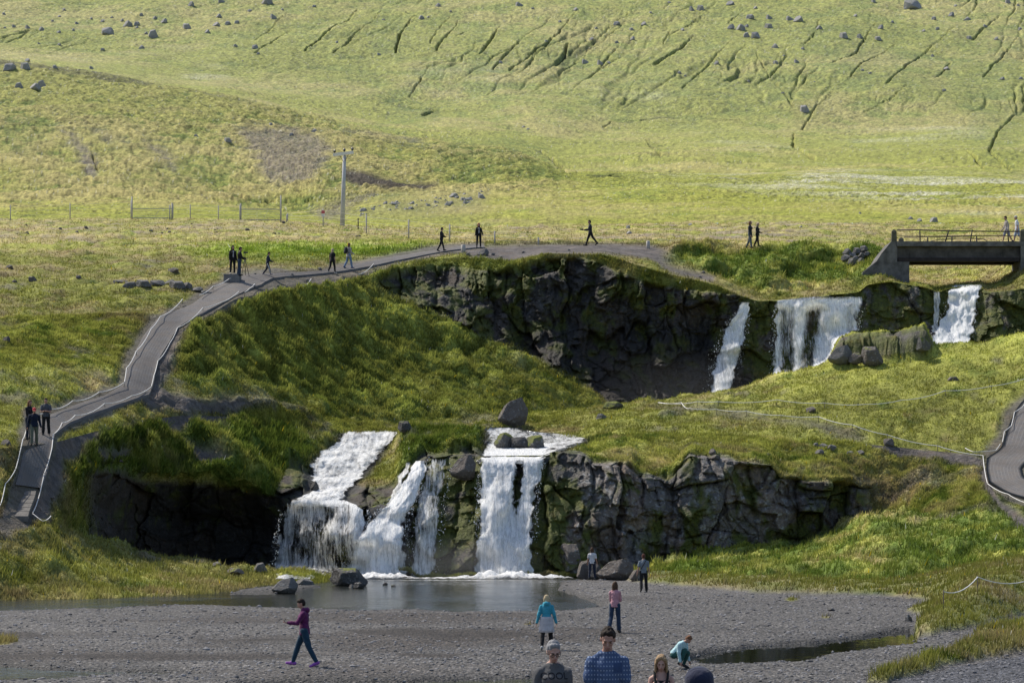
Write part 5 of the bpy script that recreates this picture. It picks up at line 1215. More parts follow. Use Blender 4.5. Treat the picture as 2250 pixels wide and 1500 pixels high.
FALLS = []
ROWS_CASC = [(944, 752, 878), (958, 742, 876), (972, 728, 866), (990, 700, 850), (1010, 678, 836), (1035, 676, 812), (1055, 680, 792), (1068, 686, 775), (1080, 676, 765), (1092, 655, 762), (1102, 640, 762), (1112, 636, 770)]
ROWS_DOME = [(1098, 634, 762), (1106, 626, 784), (1120, 619, 806), (1150, 612, 812), (1180, 608, 806), (1210, 604, 796), (1271, 598, 790)]
ROWS_CHUTE = [(1012, 910, 938), (1030, 901, 936), (1050, 890, 931), (1075, 874, 924), (1095, 860, 917), (1108, 848, 911), (1120, 832, 902), (1135, 818, 893), (1155, 800, 892), (1180, 782, 893), (1215, 766, 897), (1271, 744, 902)]
ROWS_THIN = [(1014, 893, 906), (1050, 872, 892), (1085, 858, 876), (1112, 845, 868)]
ROWS_STR = [(1002, 944, 988), (1030, 932, 988), (1060, 922, 984), (1090, 914, 978), (1120, 906, 974), (1160, 902, 972), (1210, 900, 968), (1271, 898, 955)]
ROWS_MAIN = [(984, 1060, 1210), (998, 1056, 1202), (1010, 1055, 1198), (1040, 1053, 1190), (1080, 1051, 1182), (1130, 1049, 1176), (1180, 1047, 1172), (1271, 1040, 1172)]
ROWS_RIV = [(938, 1074, 1142), (946, 1068, 1150), (956, 1064, 1284), (966, 1062, 1300), (980, 1060, 1262), (992, 1058, 1222), (1004, 1056, 1204), (1018, 1056, 1198)]
ROWS_U1 = [(664, 1624, 1650), (680, 1620, 1648), (700, 1606, 1645), (720, 1592, 1640), (750, 1580, 1636), (790, 1568, 1628), (830, 1560, 1618), (885, 1548, 1602)]
ROWS_U2 = [(652, 1770, 1896), (660, 1706, 1896), (670, 1704, 1895), (700, 1702, 1890), (725, 1700, 1886), (745, 1699, 1862), (780, 1697, 1846), (820, 1694, 1826), (860, 1692, 1800)]
ROWS_U3 = [(626, 2092, 2162), (640, 2086, 2156), (660, 2082, 2150), (680, 2078, 2146), (700, 2066, 2142), (730, 2048, 2140), (765, 2036, 2138), (785, 2030, 2136)]
ROWS_U3b = [(640, 2048, 2072), (680, 2047, 2066), (730, 2045, 2064)]
def d_main(U, V):
    wb = 7 * gn(U / 9, V / 14, 0 * U + 3) + 4 * gn(U / 4, V / 5, 0 * U)
    gap = sst(14, 2, np.abs(U + wb - (1143 - (V - 1010) * 0.10))) * sst(1002, 1020, V + 2 * wb) * sst(1135, 1085, V + 3 * wb)
    return 0.68 - 0.60 * gap - 0.06 * sst(1100, 1240, V) * (1 - sst(40, 10, np.abs(U - 1100)))
def d_dome(U, V): return 0.47 + 0.18 * sst(55, 85, np.abs(U - 702)) + 0.25 * sst(1112, 1098, V) - 0.05 * sst(1110, 1200, V)
def d_chute(U, V): return 0.74 - 0.14 * sst(1150, 1250, V) * sst(850, 890, U)
def d_u2(U, V):
    tt = (U - 1700) / 150.0
    gap = sst(0.16, 0.05, np.abs(tt - 0.20)) * 0.26 + sst(0.16, 0.04, np.abs(tt - 0.62 + (V - 660) * 0.001)) * 0.30
    return 0.66 - gap * sst(664, 690, V) - 0.12 * sst(1855, 1865, U) * sst(1885, 1872, U) * sst(655, 670, V) + 0.1 * sst(700, 800, V) * sst(1780, 1830, U)
def build_falls():
    waterfall('broad stepped white cascade tumbling down at the upper left of the lower falls', [fall_sheet(ROWS_CASC, lambda U, V: 0.58 - 0.14 * sst(968, 946, V), 64, 110, 0.25, wob=9, seed=1, edge=0.12, bulge=0.7, smooth=1.6), fall_sheet(ROWS_CASC, 0.46, 50, 80, 0.6, wob=9, seed=31, edge=0.16, bulge=0.8, smooth=1.6)], M_CASC)
    waterfall('thin see-through curtain of water falling over a round lip, leftmost in the pool', [fall_sheet(ROWS_DOME, d_dome, 70, 70, 0.55, seed=2, edge=0.08), fall_sheet(ROWS_DOME, lambda U, V: d_dome(U, V) - 0.08, 50, 50, 0.85, seed=12, edge=0.10)])
    waterfall('slanting dense white chute bursting into a foaming mound at mid pool', [fall_sheet(ROWS_CHUTE, d_chute, 50, 100, 0.5, seed=3, edge=0.14, bulge=0.5), fall_sheet(ROWS_THIN, 0.52, 14, 40, 0.4, seed=4, edge=0.25), fall_sheet(ROWS_CHUTE, lambda U, V: d_chute(U, V) - 0.15, 40, 70, 0.9, seed=13, edge=0.18, bulge=0.5)])
    waterfall('sparse strands of water trickling down dark rock beside the mossy pillar', [fall_sheet(ROWS_STR, 0.47, 30, 90, 0.45, seed=5, edge=0.2)])
    waterfall('wide tall white waterfall split by a dark rock, right end of the pool', [fall_sheet(ROWS_MAIN, d_main, 70, 100, 0.55, seed=6, edge=0.08, bulge=0.4), fall_sheet([(972, 1064, 1236), (988, 1058, 1212), (1002, 1056, 1202), (1016, 1055, 1196), (1045, 1054, 1190)], lambda U, V: 0.56 - 0.5 * sst(14, 4, np.abs(U - 1141)) * sst(1004, 1020, V), 70, 50, 0.95, seed=26, edge=0.12, bulge=0.4, smooth=5), fall_sheet(ROWS_MAIN, lambda U, V: d_main(U, V) - 0.14, 50, 70, 0.95, seed=16, edge=0.12, bulge=0.4)])
    waterfall('narrow upper waterfall strand left of the yellow moss column', [fall_sheet(ROWS_U1, lambda U, V: 0.72 - 0.10 * sst(720, 800, V), 26, 80, 0.6, dmin=186.5, seed=7, edge=0.2), fall_sheet(ROWS_U1, 0.5, 20, 60, 0.9, dmin=186.5, seed=17, edge=0.25)])
    waterfall('wide upper waterfall with streaked gaps between moss column and rock island', [fall_sheet(ROWS_U2, d_u2, 80, 80, 0.6, dmin=186.5, seed=8, edge=0.06, bulge=0.4), fall_sheet(ROWS_U2, lambda U, V: d_u2(U, V) - 0.14, 60, 60, 1.0, dmin=186.5, seed=18, edge=0.08)])
    waterfall('short bright cascade dropping below the bridge at far right', [fall_sheet(ROWS_U3, 0.74, 40, 60, 0.5, dmin=186.5, seed=9, edge=0.10, bulge=0.5), fall_sheet(ROWS_U3b, 0.50, 12, 40, 0.4, dmin=186.5, seed=10, edge=0.25)])
    o = waterfall('river', [fall_sheet(ROWS_RIV, lambda U, V: 0.47 + 0.2 * sst(985, 1000, V), 70, 34, 0.55, seed=11, edge=0.08, bulge=0.35, wob=10)], M_CASC)
    for k in ('label', 'category'): del o[k]
    o.name = 'river_foam'; o['kind'] = 'structure'
    v, f, d, uvv = fall_sheet([(r[0], r[1] - 4, r[2] + 4) for r in ROWS_RIV], 1.0, 60, 24, 0.2, seed=21, bulge=0.08, wob=8)
    tag(link('river_water', mesh_np('river_water', v, f, True, None, uvv), M_WATER), kind='structure')
build_falls()

# foam and splash where the falls meet the pool
def foam_strip():
    vs, fs, ds, us, k = [], [], [], [], 0
    for (u0, u1, vb, hgt, dn) in ((600, 760, 1262, 0.25, 0.55), (735, 915, 1271, 0.42, 0.66), (880, 1050, 1272, 0.12, 0.55), (1000, 1210, 1271, 0.5, 0.68), (1150, 1262, 1271, 0.2, 0.56), (760, 1240, 1276, 0.04, 0.44), (800, 1150, 1284, 0.03, 0.36)):
        nu, nv = 70, 14
        a = np.linspace(0, 1, nu); b = np.linspace(0, 1, nv)
        d0 = ZW * F / (CV - vb)
        Y = d0 - 1.2 + b[:, None] * 2.6 + 0 * a; X = (u0 + (u1 - u0) * a[None] - CU) * d0 / F + 0 * Y
        n = fbm(X, Y, 0 * X + u0, 0.9, 4, 0.65, seed=120.)
        Z = ZW + 0.03 + hgt * np.sin(np.pi * b[:, None]) ** 1.0 * np.sin(np.pi * a[None]) ** 0.6 * np.clip(0.5 + 1.3 * n, 0, 2)
        de = dn - 0.35 * (1 - np.sin(np.pi * b[:, None])) - 0.3 * (1 - np.sin(np.pi * a[None]) ** 0.4) + 0.1 * n
        vs.append(np.stack([X, Y, Z], -1).reshape(-1, 3)); fs.append(grid_faces(nv, nu) + k); ds.append(de.ravel()); us.append(np.stack([X, Y * 2], -1).reshape(-1, 2)); k += nu * nv
    me = mesh_np('foam', np.concatenate(vs), np.concatenate(fs), True, {'dens': np.concatenate(ds)}, np.concatenate(us))
    tag(link('foam', me, M_CASC), 'white foam where the lower falls strike the pool', 'foam', kind='stuff')
foam_strip()

# spray: droplets thrown off the edges and the foot of every fall
def spray():
    rg = np.random.default_rng(77); P3 = []
    def along(rows, n, sx, d, lo=0.0, foot=0.0):
        vs = np.array([r[0] for r in rows], float)
        vv = vs[0] + (vs[-1] - vs[0]) * (lo + (1 - lo) * rg.random(n) ** 0.8)
        L = np.interp(vv, vs, [r[1] for r in rows]); Rr = np.interp(vv, vs, [r[2] for r in rows])
        side = rg.random(n) < 0.5
        uu = np.where(side, L, Rr) + rg.normal(0, sx, n) * (0.4 + (vv - vs[0]) / (vs[-1] - vs[0]))
        k = rg.random(n) < foot
        uu = np.where(k, L + (Rr - L) * rg.random(n) + rg.normal(0, sx * 2, n), uu); vv = np.where(k, vs[-1] - np.abs(rg.normal(0, 9, n)) + 2, vv)
        dd = d + rg.normal(0, 0.35, n)
        P3.append(np.stack([(uu - CU) * dd / F, dd, (CV - vv) * dd / F], -1))
    along(ROWS_DOME, 900, 5, 148.2, 0.1, 0.4); along(ROWS_CHUTE, 1300, 5, 148.0, 0.2, 0.5); along(ROWS_STR, 600, 5, 148.3, 0.0, 0.3); along(ROWS_MAIN, 1600, 5, 148.4, 0.1, 0.5)
    along(ROWS_U1, 700, 6, 187.6, 0.1, 0.1); along(ROWS_U2, 800, 4, 187.6, 0.1, 0.1); along(ROWS_U3, 400, 4, 187.6, 0.1, 0.2)
    p = np.concatenate(P3); m = len(p)
    s = 0.020 + 0.035 * rg.random(m) ** 2
    a = rg.normal(size=(m, 3, 3)); a /= np.linalg.norm(a, axis=2)[..., None]
    v = p[:, None] + a * s[:, None, None] * np.array([1, 1, 1.5])
    me = mesh_np('spray', v.reshape(-1, 3), np.arange(3 * m, dtype=np.int32).reshape(-1, 3), False)
    t = NT('spray_drops'); d = t.n('ShaderNodeBsdfDiffuse'); d.inputs[0].default_value = (0.9, 0.92, 0.95, 1); t.l(d.outputs[0], t.out.inputs[0])
    tag(link('spray', me, t.m), 'white droplets thrown off the falls', 'spray', kind='stuff')
spray()
def mist(u, v, d, rx, ry, rz, dens):
    bm = bmesh.new(); bmesh.ops.create_icosphere(bm, subdivisions=3, radius=1.0); me = bpy.data.meshes.new('mist'); bm.to_mesh(me); bm.free()
    t = NT('mist'); c = t.obj()
    ln = t.n('ShaderNodeVectorMath', operation='LENGTH'); t.l(c, ln.inputs[0])
    n = t.noise(c, 2.2, 3, 0.6)
    k = t.math('MULTIPLY', t.math('POWER', t.math('SUBTRACT', 1.0, ln.outputs['Value'], clamp=True), 1.2), t.math('MULTIPLY', n, 2.0 * dens))
    vol = t.n('ShaderNodeVolumeScatter'); vol.inputs['Color'].default_value = (0.92, 0.95, 1, 1); vol.inputs['Anisotropy'].default_value = 0.2
    t.l(k, vol.inputs['Density']); t.l(vol.outputs[0], t.out.inputs['Volume'])
    o = link('mist', me, t.m); o.location = P(u, v, d); o.scale = (rx, ry, rz)
    tag(o, 'thin spray mist hanging at the foot of the falls', 'mist', kind='stuff')
mist(1000, 1240, 146.2, 5.4, 1.7, 1.6, 0.08)
mist(1500, 860, 184.0, 7.0, 2.4, 3.2, 0.018)
# ---------------------------------------------------------------- people
bpy.context.view_layer.update(); DG = bpy.context.evaluated_depsgraph_get()
def Rx(a): return Matrix.Rotation(R(a), 3, 'X')
def Ry(a): return Matrix.Rotation(R(a), 3, 'Y')
def Rz(a): return Matrix.Rotation(R(a), 3, 'Z')

def cone(bm, a, b, ra, rb, seg=12):
    """tapered capsule from a to b"""
    a, b = Vector(a), Vector(b); d = b - a; L = d.length
    d = d / L if L > 1e-6 else Vector((0, 0, 1))
    q = d.to_track_quat('Z', 'Y').to_matrix(); rings = []
    prof = [(-math.cos(t) * ra, math.sin(t) * ra) for t in (0.35, 0.8, 1.25)] + [(0.0, ra)] + [(L, rb)] + [(L + math.sin(t) * rb, math.cos(t) * rb) for t in (0.35, 0.8, 1.25)]
    for z, r in prof:
        rings.append([bm.verts.new(a + q @ Vector((math.cos(2 * math.pi * k / seg) * r, math.sin(2 * math.pi * k / seg) * r, z))) for k in range(seg)])
    for r0, r1 in zip(rings[:-1], rings[1:]):
        for k in range(seg): bm.faces.new((r0[k], r0[(k + 1) % seg], r1[(k + 1) % seg], r1[k]))
    bm.faces.new(rings[0][::-1]); bm.faces.new(rings[-1])
def torso(bm, S, up, k, e, z0, female, build, top=0.53, seg=20):
    prof = [(z0, 0.158, 0.118), (0.0, 0.158, 0.116), (0.08, 0.148, 0.108), (0.16, 0.132 if not female else 0.118, 0.100), (0.26, 0.146 if not female else 0.130, 0.110), (0.36, 0.160 if not female else 0.142, 0.112), (0.40, 0.150, 0.102), (0.44, 0.118, 0.086), (0.485, 0.078, 0.070), (max(top, 0.525), 0.058, 0.058)]
    if top < 0.45: prof = [q for q in prof if q[0] <= top]
    prof = [q for q in prof if q[0] >= z0 - 1e-6]
    if z0 < -0.05: prof[0] = (z0, 0.158 + 0.10 * -z0, 0.118 + 0.10 * -z0)
    rings = [[bm.verts.new(S(up((a * build + e) * math.cos(2 * math.pi * q / seg), (b * build + e) * math.sin(2 * math.pi * q / seg), z))) for q in range(seg)] for z, a, b in prof]
    for r0, r1 in zip(rings[:-1], rings[1:]):
        for q in range(seg): bm.faces.new((r0[q], r0[(q + 1) % seg], r1[(q + 1) % seg], r1[q]))
    bm.faces.new(rings[0][::-1]); bm.faces.new(rings[-1])
def ell(bm, c, r, M=None, seg=16):
    g = bmesh.ops.create_uvsphere(bm, u_segments=seg, v_segments=seg // 2 + 2, radius=1.0)
    for v in g['verts']:
        p = Vector((v.co.x * r[0], v.co.y * r[1], v.co.z * r[2]))
        v.co = Vector(c) + (M @ p if M is not None else p)

def fuse(name, bm, vox, mat, parent, smooth_it=3, fold=0.0):
    """one continuous skin over overlapping solids"""
    me = bpy.data.meshes.new(name); bm.to_mesh(me); bm.free()
    tmp = bpy.data.objects.new('tmp', me); COL.objects.link(tmp)
    m = tmp.modifiers.new('r', 'REMESH'); m.mode = 'VOXEL'; m.voxel_size = vox; m.use_smooth_shade = True
    s = tmp.modifiers.new('s', 'SMOOTH'); s.factor = 0.5; s.iterations = smooth_it
    bpy.context.view_layer.update()
    dg = bpy.context.evaluated_depsgraph_get()
    out = bpy.data.meshes.new_from_object(tmp.evaluated_get(dg))
    bpy.data.objects.remove(tmp); bpy.data.meshes.remove(me)
    out.name = name
    if fold:
        n = len(out.vertices); co = np.empty(n * 3, np.float32); out.vertices.foreach_get('co', co); co = co.reshape(-1, 3)
        no = np.empty(n * 3, np.float32); out.vertices.foreach_get('normal', no); no = no.reshape(-1, 3)
        if name == 'hair': w_ = fbm(co[:, 0] * 2.5, co[:, 1] * 2.5, co[:, 2] * 0.7, 0.06, 3, 0.6, seed=201.) * 1.2
        else: w_ = (billow(co[:, 0] + 0.5 * co[:, 2], co[:, 1], co[:, 2] * 0.8 - 0.4 * co[:, 0], 0.16, 3, 203., 0.55) - 0.35) * 1.6
        co = co + no * (w_ * fold)[:, None]
        out.vertices.foreach_set('co', np.ascontiguousarray(co.ravel())); out.update()
    for p in out.polygons: p.use_smooth = True
    out.materials.clear()
    return link(name, out, mat, parent)

def cloth(name, col, rough=0.9, var=0.18):
    if name in _simple: return _simple[name]
    t = NT(name); c = t.obj()
    n = t.noise(c, 9.0, 4, 0.6, 0.5); w = t.noise(c, 60.0, 2, 0.5)
    k = t.ramp(n, [(0.3, 1 - var), (0.7, 1 + var)])
    b = t.bsdf(t.mix(1.0, (*col,), k, 'MULTIPLY'), rough, 0.15, 0, t.bump(t.math('ADD', n, t.math('MULTIPLY', w, 0.15)), 0.6, 0.03))
    b.inputs['Sheen Weight'].default_value = 0.15
    _simple[name] = t.m; return t.m
def skin_mat(name='skin', col=(0.44, 0.25, 0.19)):
    if name in _simple: return _simple[name]
    t = NT(name); c = t.obj(); n = t.noise(c, 14.0, 3)
    b = t.bsdf(t.mix(n, tuple(x * 0.88 for x in col), tuple(x * 1.1 for x in col)), 0.55, 0.3)
    b.inputs['Subsurface Weight'].default_value = 0.0
    _simple[name] = t.m; return t.m
def hair_mat(name, col):
    if name in _simple: return _simple[name]
    t = NT(name); c = t.obj(); mp = t.n('ShaderNodeMapping'); mp.inputs['Scale'].default_value = (60, 60, 6); t.l(c, mp.inputs[0])
    n = t.noise(mp.outputs[0], 1.0, 3, 0.6)
    t.bsdf(t.mix(n, tuple(x * 0.5 for x in col), tuple(min(1, x * 1.5) for x in col)), 0.65, 0.12, 0, t.bump(n, 0.8, 0.01))
    _simple[name] = t.m; return t.m
SKIN = skin_mat(); SKIN2 = skin_mat('skin_fair', (0.50, 0.30, 0.24))
M_EYE = simple('eye_white', (0.55, 0.53, 0.5), 0.3, 0.4, 0.02, 10, 0); M_IRIS = simple('iris_dark', (0.03, 0.025, 0.02), 0.2, 0.5, 0.02, 10, 0)
M_LIP = simple('lip', (0.36, 0.15, 0.13), 0.5, 0.3, 0.05, 10, 0); M_BROW = simple('eyebrow', (0.06, 0.045, 0.035), 0.9, 0.1, 0.1, 20, 0)
M_SHOE = cloth('dark_shoe', (0.03, 0.03, 0.032))

def person(label, loc, H=1.72, head_deg=0, legs=((0, 4), (0, 4)), arms=((4, 8, 8), (4, 8, 8)), lean=2, pitch=0, yaw=0, build=1.0, female=False,
           top=None, top_mat=None, sleeve=2, hem=0.0, pants=None, pants_mat=None, pant_end=1.0, flare=1.0, skirt=None, skirt_mat=None, shoe=None,
           hair='short', hair_m=None, hat_mat=None, skin=None, vox=0.012, face=False, jacket_open=None, strap=None, group=None, feet=True, fold=None, twist=None, crouch=False, stripe=None, hood=False):
    k = H / 1.75
    root = empty('person', loc, R(head_deg), label, 'person', group)
    skin = skin or SKIN
    sw = (0.158 if female else 0.180) * build; hw = 0.095 * (1.06 if female else 1.0)
    pel = Vector((0, 0, 0.94)); LM = Rx(lean)          # local: faces -Y, lean forward is positive
    def up(x, y, z): return pel + LM @ Vector((x, y, z))
    chest = up(0, 0.0, 0.33); neck = up(0, -0.005, 0.53); hd = up(0, -0.02, 0.70)
    HM = LM @ Rx(pitch) @ Rz(yaw); hd = neck + (LM @ Rx(pitch * 0.5)) @ Vector((0, -0.026, 0.138))
    J = {}
    for sgn, (hf, kf) in zip((-1, 1), legs):
        hip = pel + Vector((sgn * hw, 0, -0.03)); spread = Ry(-sgn * (3 if not crouch else 14))
        kn = hip + spread @ Rx(-hf) @ Vector((0, 0, -0.43)); kn = hip + spread @ (Rx(hf) @ Vector((0, 0, -0.43))) if False else hip + spread @ Vector((0, -math.sin(R(hf)) * 0.43, -math.cos(R(hf)) * 0.43))
        a = hf - kf
        an = kn + spread @ Vector((0, -math.sin(R(a)) * 0.42, -math.cos(R(a)) * 0.42))
        fp = R(min(0, a * 0.75)) if a < -8 else R(max(0, a * 0.35))
        toe = an + Vector((sgn * 0.02, -0.165 * math.cos(fp), -0.055 + 0.165 * math.sin(fp)))
        heel = an + Vector((0, 0.05 * math.cos(fp), -0.055 - 0.05 * math.sin(fp)))
        J[sgn] = (hip, kn, an, toe, heel)
    zmin = min(min(J[s][3].z, J[s][4].z) for s in (-1, 1)) - 0.035
    off = Vector((0, 0, -zmin))
    arm = {}
    for i, (sgn, (sf, ab, ef)) in enumerate(zip((-1, 1), arms)):
        sh = up(sgn * sw, 0.0, 0.412)
        inn = fold[i] if fold else 0
        UM = LM @ Ry(-sgn * ab)
        el = sh + UM @ Vector((0, -math.sin(R(sf)) * 0.29, -math.cos(R(sf)) * 0.29))
        fd = Rz(0) @ Vector((0, -math.sin(R(sf + ef)), -math.cos(R(sf + ef))))
        fd = UM @ (Matrix.Rotation(R(-sgn * inn), 3, 'Z') @ fd)
        wr = el + fd * 0.25
        arm[sgn] = (sh, el, wr, fd)
    S = lambda p: (p + off) * k
    # ---- body
    bm = bmesh.new()
    def cc(a, b, ra, rb): cone(bm, S(a), S(b), ra * k, rb * k)
    torso(bm, S, up, k, -0.004, -0.06, female, build)
    for s in (-1, 1):
        cc(up(s * 0.025, 0.008, 0.525), up(s * (sw - 0.015), 0, 0.412), 0.038, 0.048)
        hip, kn, an, toe, heel = J[s]
        cc(hip, kn, 0.088 * build, 0.058); cc(kn, kn.lerp(an, 0.35), 0.056, 0.058); cc(kn.lerp(an, 0.35), an, 0.056, 0.036)
        cc(heel, toe, 0.034, 0.03)
        sh, el, wr, fd = arm[s]
        cc(sh, el, 0.052 * build, 0.040); cc(el, el.lerp(wr, 0.3), 0.040, 0.040); cc(el.lerp(wr, 0.3), wr, 0.040, 0.026)
        # hand: palm, four fingers of different length and a thumb from the side
        side = fd.cross(Vector((0, 0, 1)) if abs(fd.z) < 0.8 else Vector((0, 1, 0))); side = side.normalized() * s
        if abs(fd.z) >= 0.8: side = Vector((0, -1, 0)) - fd * Vector((0, -1, 0)).dot(fd); side.normalize()
        pn = fd.cross(side).normalized() * (1 if fd.cross(side).dot(Vector((-s, 0, 0.1))) > 0 else -1)
        pc = wr + fd * 0.05
        for t in (-0.028, -0.009, 0.010, 0.028): cone(bm, S(wr + fd * 0.015 + side * t * 0.6), S(wr + fd * 0.085 + side * t), 0.013 * k, 0.012 * k, 8)
        for t, L in ((0.029, 0.066), (0.010, 0.076), (-0.010, 0.071), (-0.028, 0.054)):
            b0 = wr + fd * 0.088 + side * t; b1 = b0 + (fd * 0.9 + pn * 0.35).normalized() * L * 0.5; b2 = b1 + (fd * 0.6 + pn * 0.8).normalized() * L * 0.5
            cone(bm, S(b0), S(b1), 0.0098 * k, 0.009 * k, 8); cone(bm, S(b1), S(b2), 0.009 * k, 0.0078 * k, 8)
        t0 = wr + fd * 0.03 + side * 0.026; t1 = t0 + (fd * 0.6 + side * 0.6 + pn * 0.3).normalized() * 0.035; t2 = t1 + (fd * 0.9 + side * 0.15 + pn * 0.35).normalized() * 0.03
        cone(bm, S(t0), S(t1), 0.012 * k, 0.0105 * k, 8); cone(bm, S(t1), S(t2), 0.0105 * k, 0.009 * k, 8)
    cc(up(0, 0.005, 0.48), neck.lerp(hd, 0.6), 0.058 if not female else 0.049, 0.05 if not female else 0.043)
    if female: [ell(bm, S(up(s * 0.07, -0.09, 0.33)), (0.068 * k, 0.055 * k, 0.065 * k)) for s in (-1, 1)]
    def hp(x, y, z): return hd + HM @ Vector((x, y, z))
    def he(c, r, m=None): ell(bm, S(hp(*c)), tuple(x * k for x in r), HM if m is None else HM @ m)
    he((0, 0.012, 0.035), (0.075, 0.094, 0.083)); he((0, -0.018, -0.02), (0.062, 0.072, 0.085)); he((0, -0.048, -0.075), (0.036, 0.036, 0.032))
    he((0, -0.052, -0.055), (0.046, 0.040, 0.035))
    he((-0.036, -0.066, -0.018), (0.022, 0.018, 0.02)); he((0.036, -0.066, -0.018), (0.022, 0.018, 0.02))
    he((0, -0.075, 0.022), (0.05, 0.018, 0.014)); cone(bm, S(hp(0, -0.085, 0.012)), S(hp(0, -0.108, -0.026)), 0.009 * k, 0.014 * k, 8)
    he((0, -0.090, -0.055), (0.022, 0.010, 0.010))
    for s in (-1, 1): he((s * 0.076, 0.012, -0.004), (0.010, 0.02, 0.031))
    fuse('body', bm, vox, skin, root, 2)
    # ---- face
    if face:
        for s in (-1, 1):
            b = bmesh.new(); ell(b, S(hp(s * 0.031, -0.0815, 0.004)), (0.013 * k, 0.008 * k, 0.0055 * k), HM, 10); bm_obj('eye', b, M_EYE if face == 'open' else M_BROW, root, True)
            if face == 'open':
                b = bmesh.new(); ell(b, S(hp(s * 0.031, -0.0885, 0.003)), (0.0055 * k, 0.002 * k, 0.005 * k), HM, 8); bm_obj('iris', b, M_IRIS, root, True)
            b = bmesh.new(); cone(b, S(hp(s * 0.016, -0.0925, 0.022)), S(hp(s * 0.048, -0.083, 0.026)), 0.0042 * k, 0.003 * k, 6); bm_obj('eyebrow', b, M_BROW, root, True)
        b = bmesh.new(); cone(b, S(hp(-0.02, -0.0945, -0.054)), S(hp(0.0, -0.1005, -0.0525)), 0.0035 * k, 0.0055 * k, 6); cone(b, S(hp(0.02, -0.0945, -0.054)), S(hp(0.0, -0.1005, -0.0525)), 0.0035 * k, 0.0055 * k, 6); bm_obj('mouth', b, M_LIP, root, True)
    # ---- hair
    hm = hair_m or hair_mat('brown_hair', (0.075, 0.045, 0.03))
    if hair:
        bm = bmesh.new()
        he((0, 0.024, 0.050), (0.083, 0.096, 0.084)); he((0, 0.045, 0.005), (0.079, 0.074, 0.085))
        if hair == 'short':
            he((0, -0.030, 0.098), (0.060, 0.045, 0.030)); he((0, 0.03, 0.10), (0.06, 0.06, 0.045))
        if hair in ('bob', 'long'):
            he((0, -0.022, 0.10), (0.062, 0.05, 0.03))
            zl = -0.10 if hair == 'bob' else -0.24
            for s in (-1, 1): cc(hp(s * 0.066, 0.018, 0.03), hp(s * (0.075 if hair == 'bob' else 0.085), 0.03, zl), 0.036, 0.024)
            cc(hp(0, 0.065, 0.02), hp(0, 0.075, zl - 0.02), 0.062, 0.05 if hair == 'bob' else 0.035); cc(hp(-0.045, 0.055, 0), hp(-0.05, 0.06, zl), 0.05, 0.035); cc(hp(0.045, 0.055, 0), hp(0.05, 0.06, zl), 0.05, 0.035)
            if hair == 'long' and face:
                for s in (-1, 1): cc(hp(s * 0.078, -0.02, -0.02), hp(s * 0.092, -0.045, -0.20), 0.022, 0.012); cc(hp(s * 0.05, -0.055, 0.085), hp(s * 0.079, -0.03, 0.0), 0.024, 0.02)
        if hair == 'pony':
            cc(hp(0, 0.11, 0.03), hp(0, 0.13, -0.14), 0.03, 0.02)
        fuse('hair', bm, max(vox, 0.009), hm, root, 2, 0.010)
    if hat_mat:
        bm = bmesh.new(); he((0, 0.018, 0.072), (0.092, 0.106, 0.082)); he((0, 0.015, 0.045), (0.093, 0.107, 0.045))
        o = fuse('hat', bm, max(vox, 0.009), hat_mat, root, 2)
        if hood is True:
            b = bmesh.new(); ell(b, S(hp(0, -0.115, 0.055)), (0.07 * k, 0.075 * k, 0.010 * k), HM); bm_obj('hat_brim', b, hat_mat, root, True)
    # ---- clothes
    if top_mat:
        bm = bmesh.new(); e = 0.014
        torso(bm, S, up, k, e, -0.03 - hem, female, build, 0.53)
        for s in (-1, 1):
            sh, el, wr, fd = arm[s]
            if sleeve > 0 or top != 'tank':
                cc(up(s * 0.045, 0.006, 0.506), up(s * (sw - 0.02), 0, 0.412), 0.038 + e * 0.4, 0.050 + e * 0.4)
            if sleeve == 2: cc(sh, el, 0.054 * build + e, 0.045 + e); cc(el, el.lerp(wr, 0.95), 0.045 + e, 0.034 + e * 0.8)
            elif sleeve == 1: cc(sh, sh.lerp(el, 0.62), 0.056 * build + e, 0.056 + e)
        if female: [ell(bm, S(up(s * 0.07, -0.098, 0.33)), ((0.072 + e * .4) * k, (0.058 + e * .4) * k, 0.07 * k)) for s in (-1, 1)]
        if hood == 'down':
            ell(bm, S(up(0, 0.085, 0.50)), (0.10 * k, 0.065 * k, 0.075 * k)); cc(up(-0.07, 0.0, 0.52), up(0.07, 0.0, 0.52), 0.055, 0.055)
        # flatten the bottom edge
        nm = {'tee': 'shirt', 'tank': 'tank_top', 'jacket': 'jacket', 'sweater': 'sweater'}.get(top, 'shirt')
        to = fuse(nm, bm, max(vox, 0.010), top_mat, root, 5, 0.012)
        if jacket_open:
            b = bmesh.new(); c0 = up(0, 0, 0.0)
            cone(b, S(up(0, -0.115 * build, 0.08)), S(up(0, -0.110 * build, 0.42)), 0.036 * k, 0.045 * k); fuse('undershirt', b, max(vox, 0.010), jacket_open, root, 2)
    if strap:
        b = bmesh.new()
        for sy, yy in ((1, 0.13), (-1, -0.135)):
            pts = [S(up(-0.10 + 0.24 * t, yy * (0.9 + 0.3 * math.sin(math.pi * t)) * build, 0.50 - 0.42 * t)) for t in np.linspace(0, 1, 9)]
            tube(b, pts, 0.016 * k, 6)
        bm_obj('strap', b, strap, root, True)
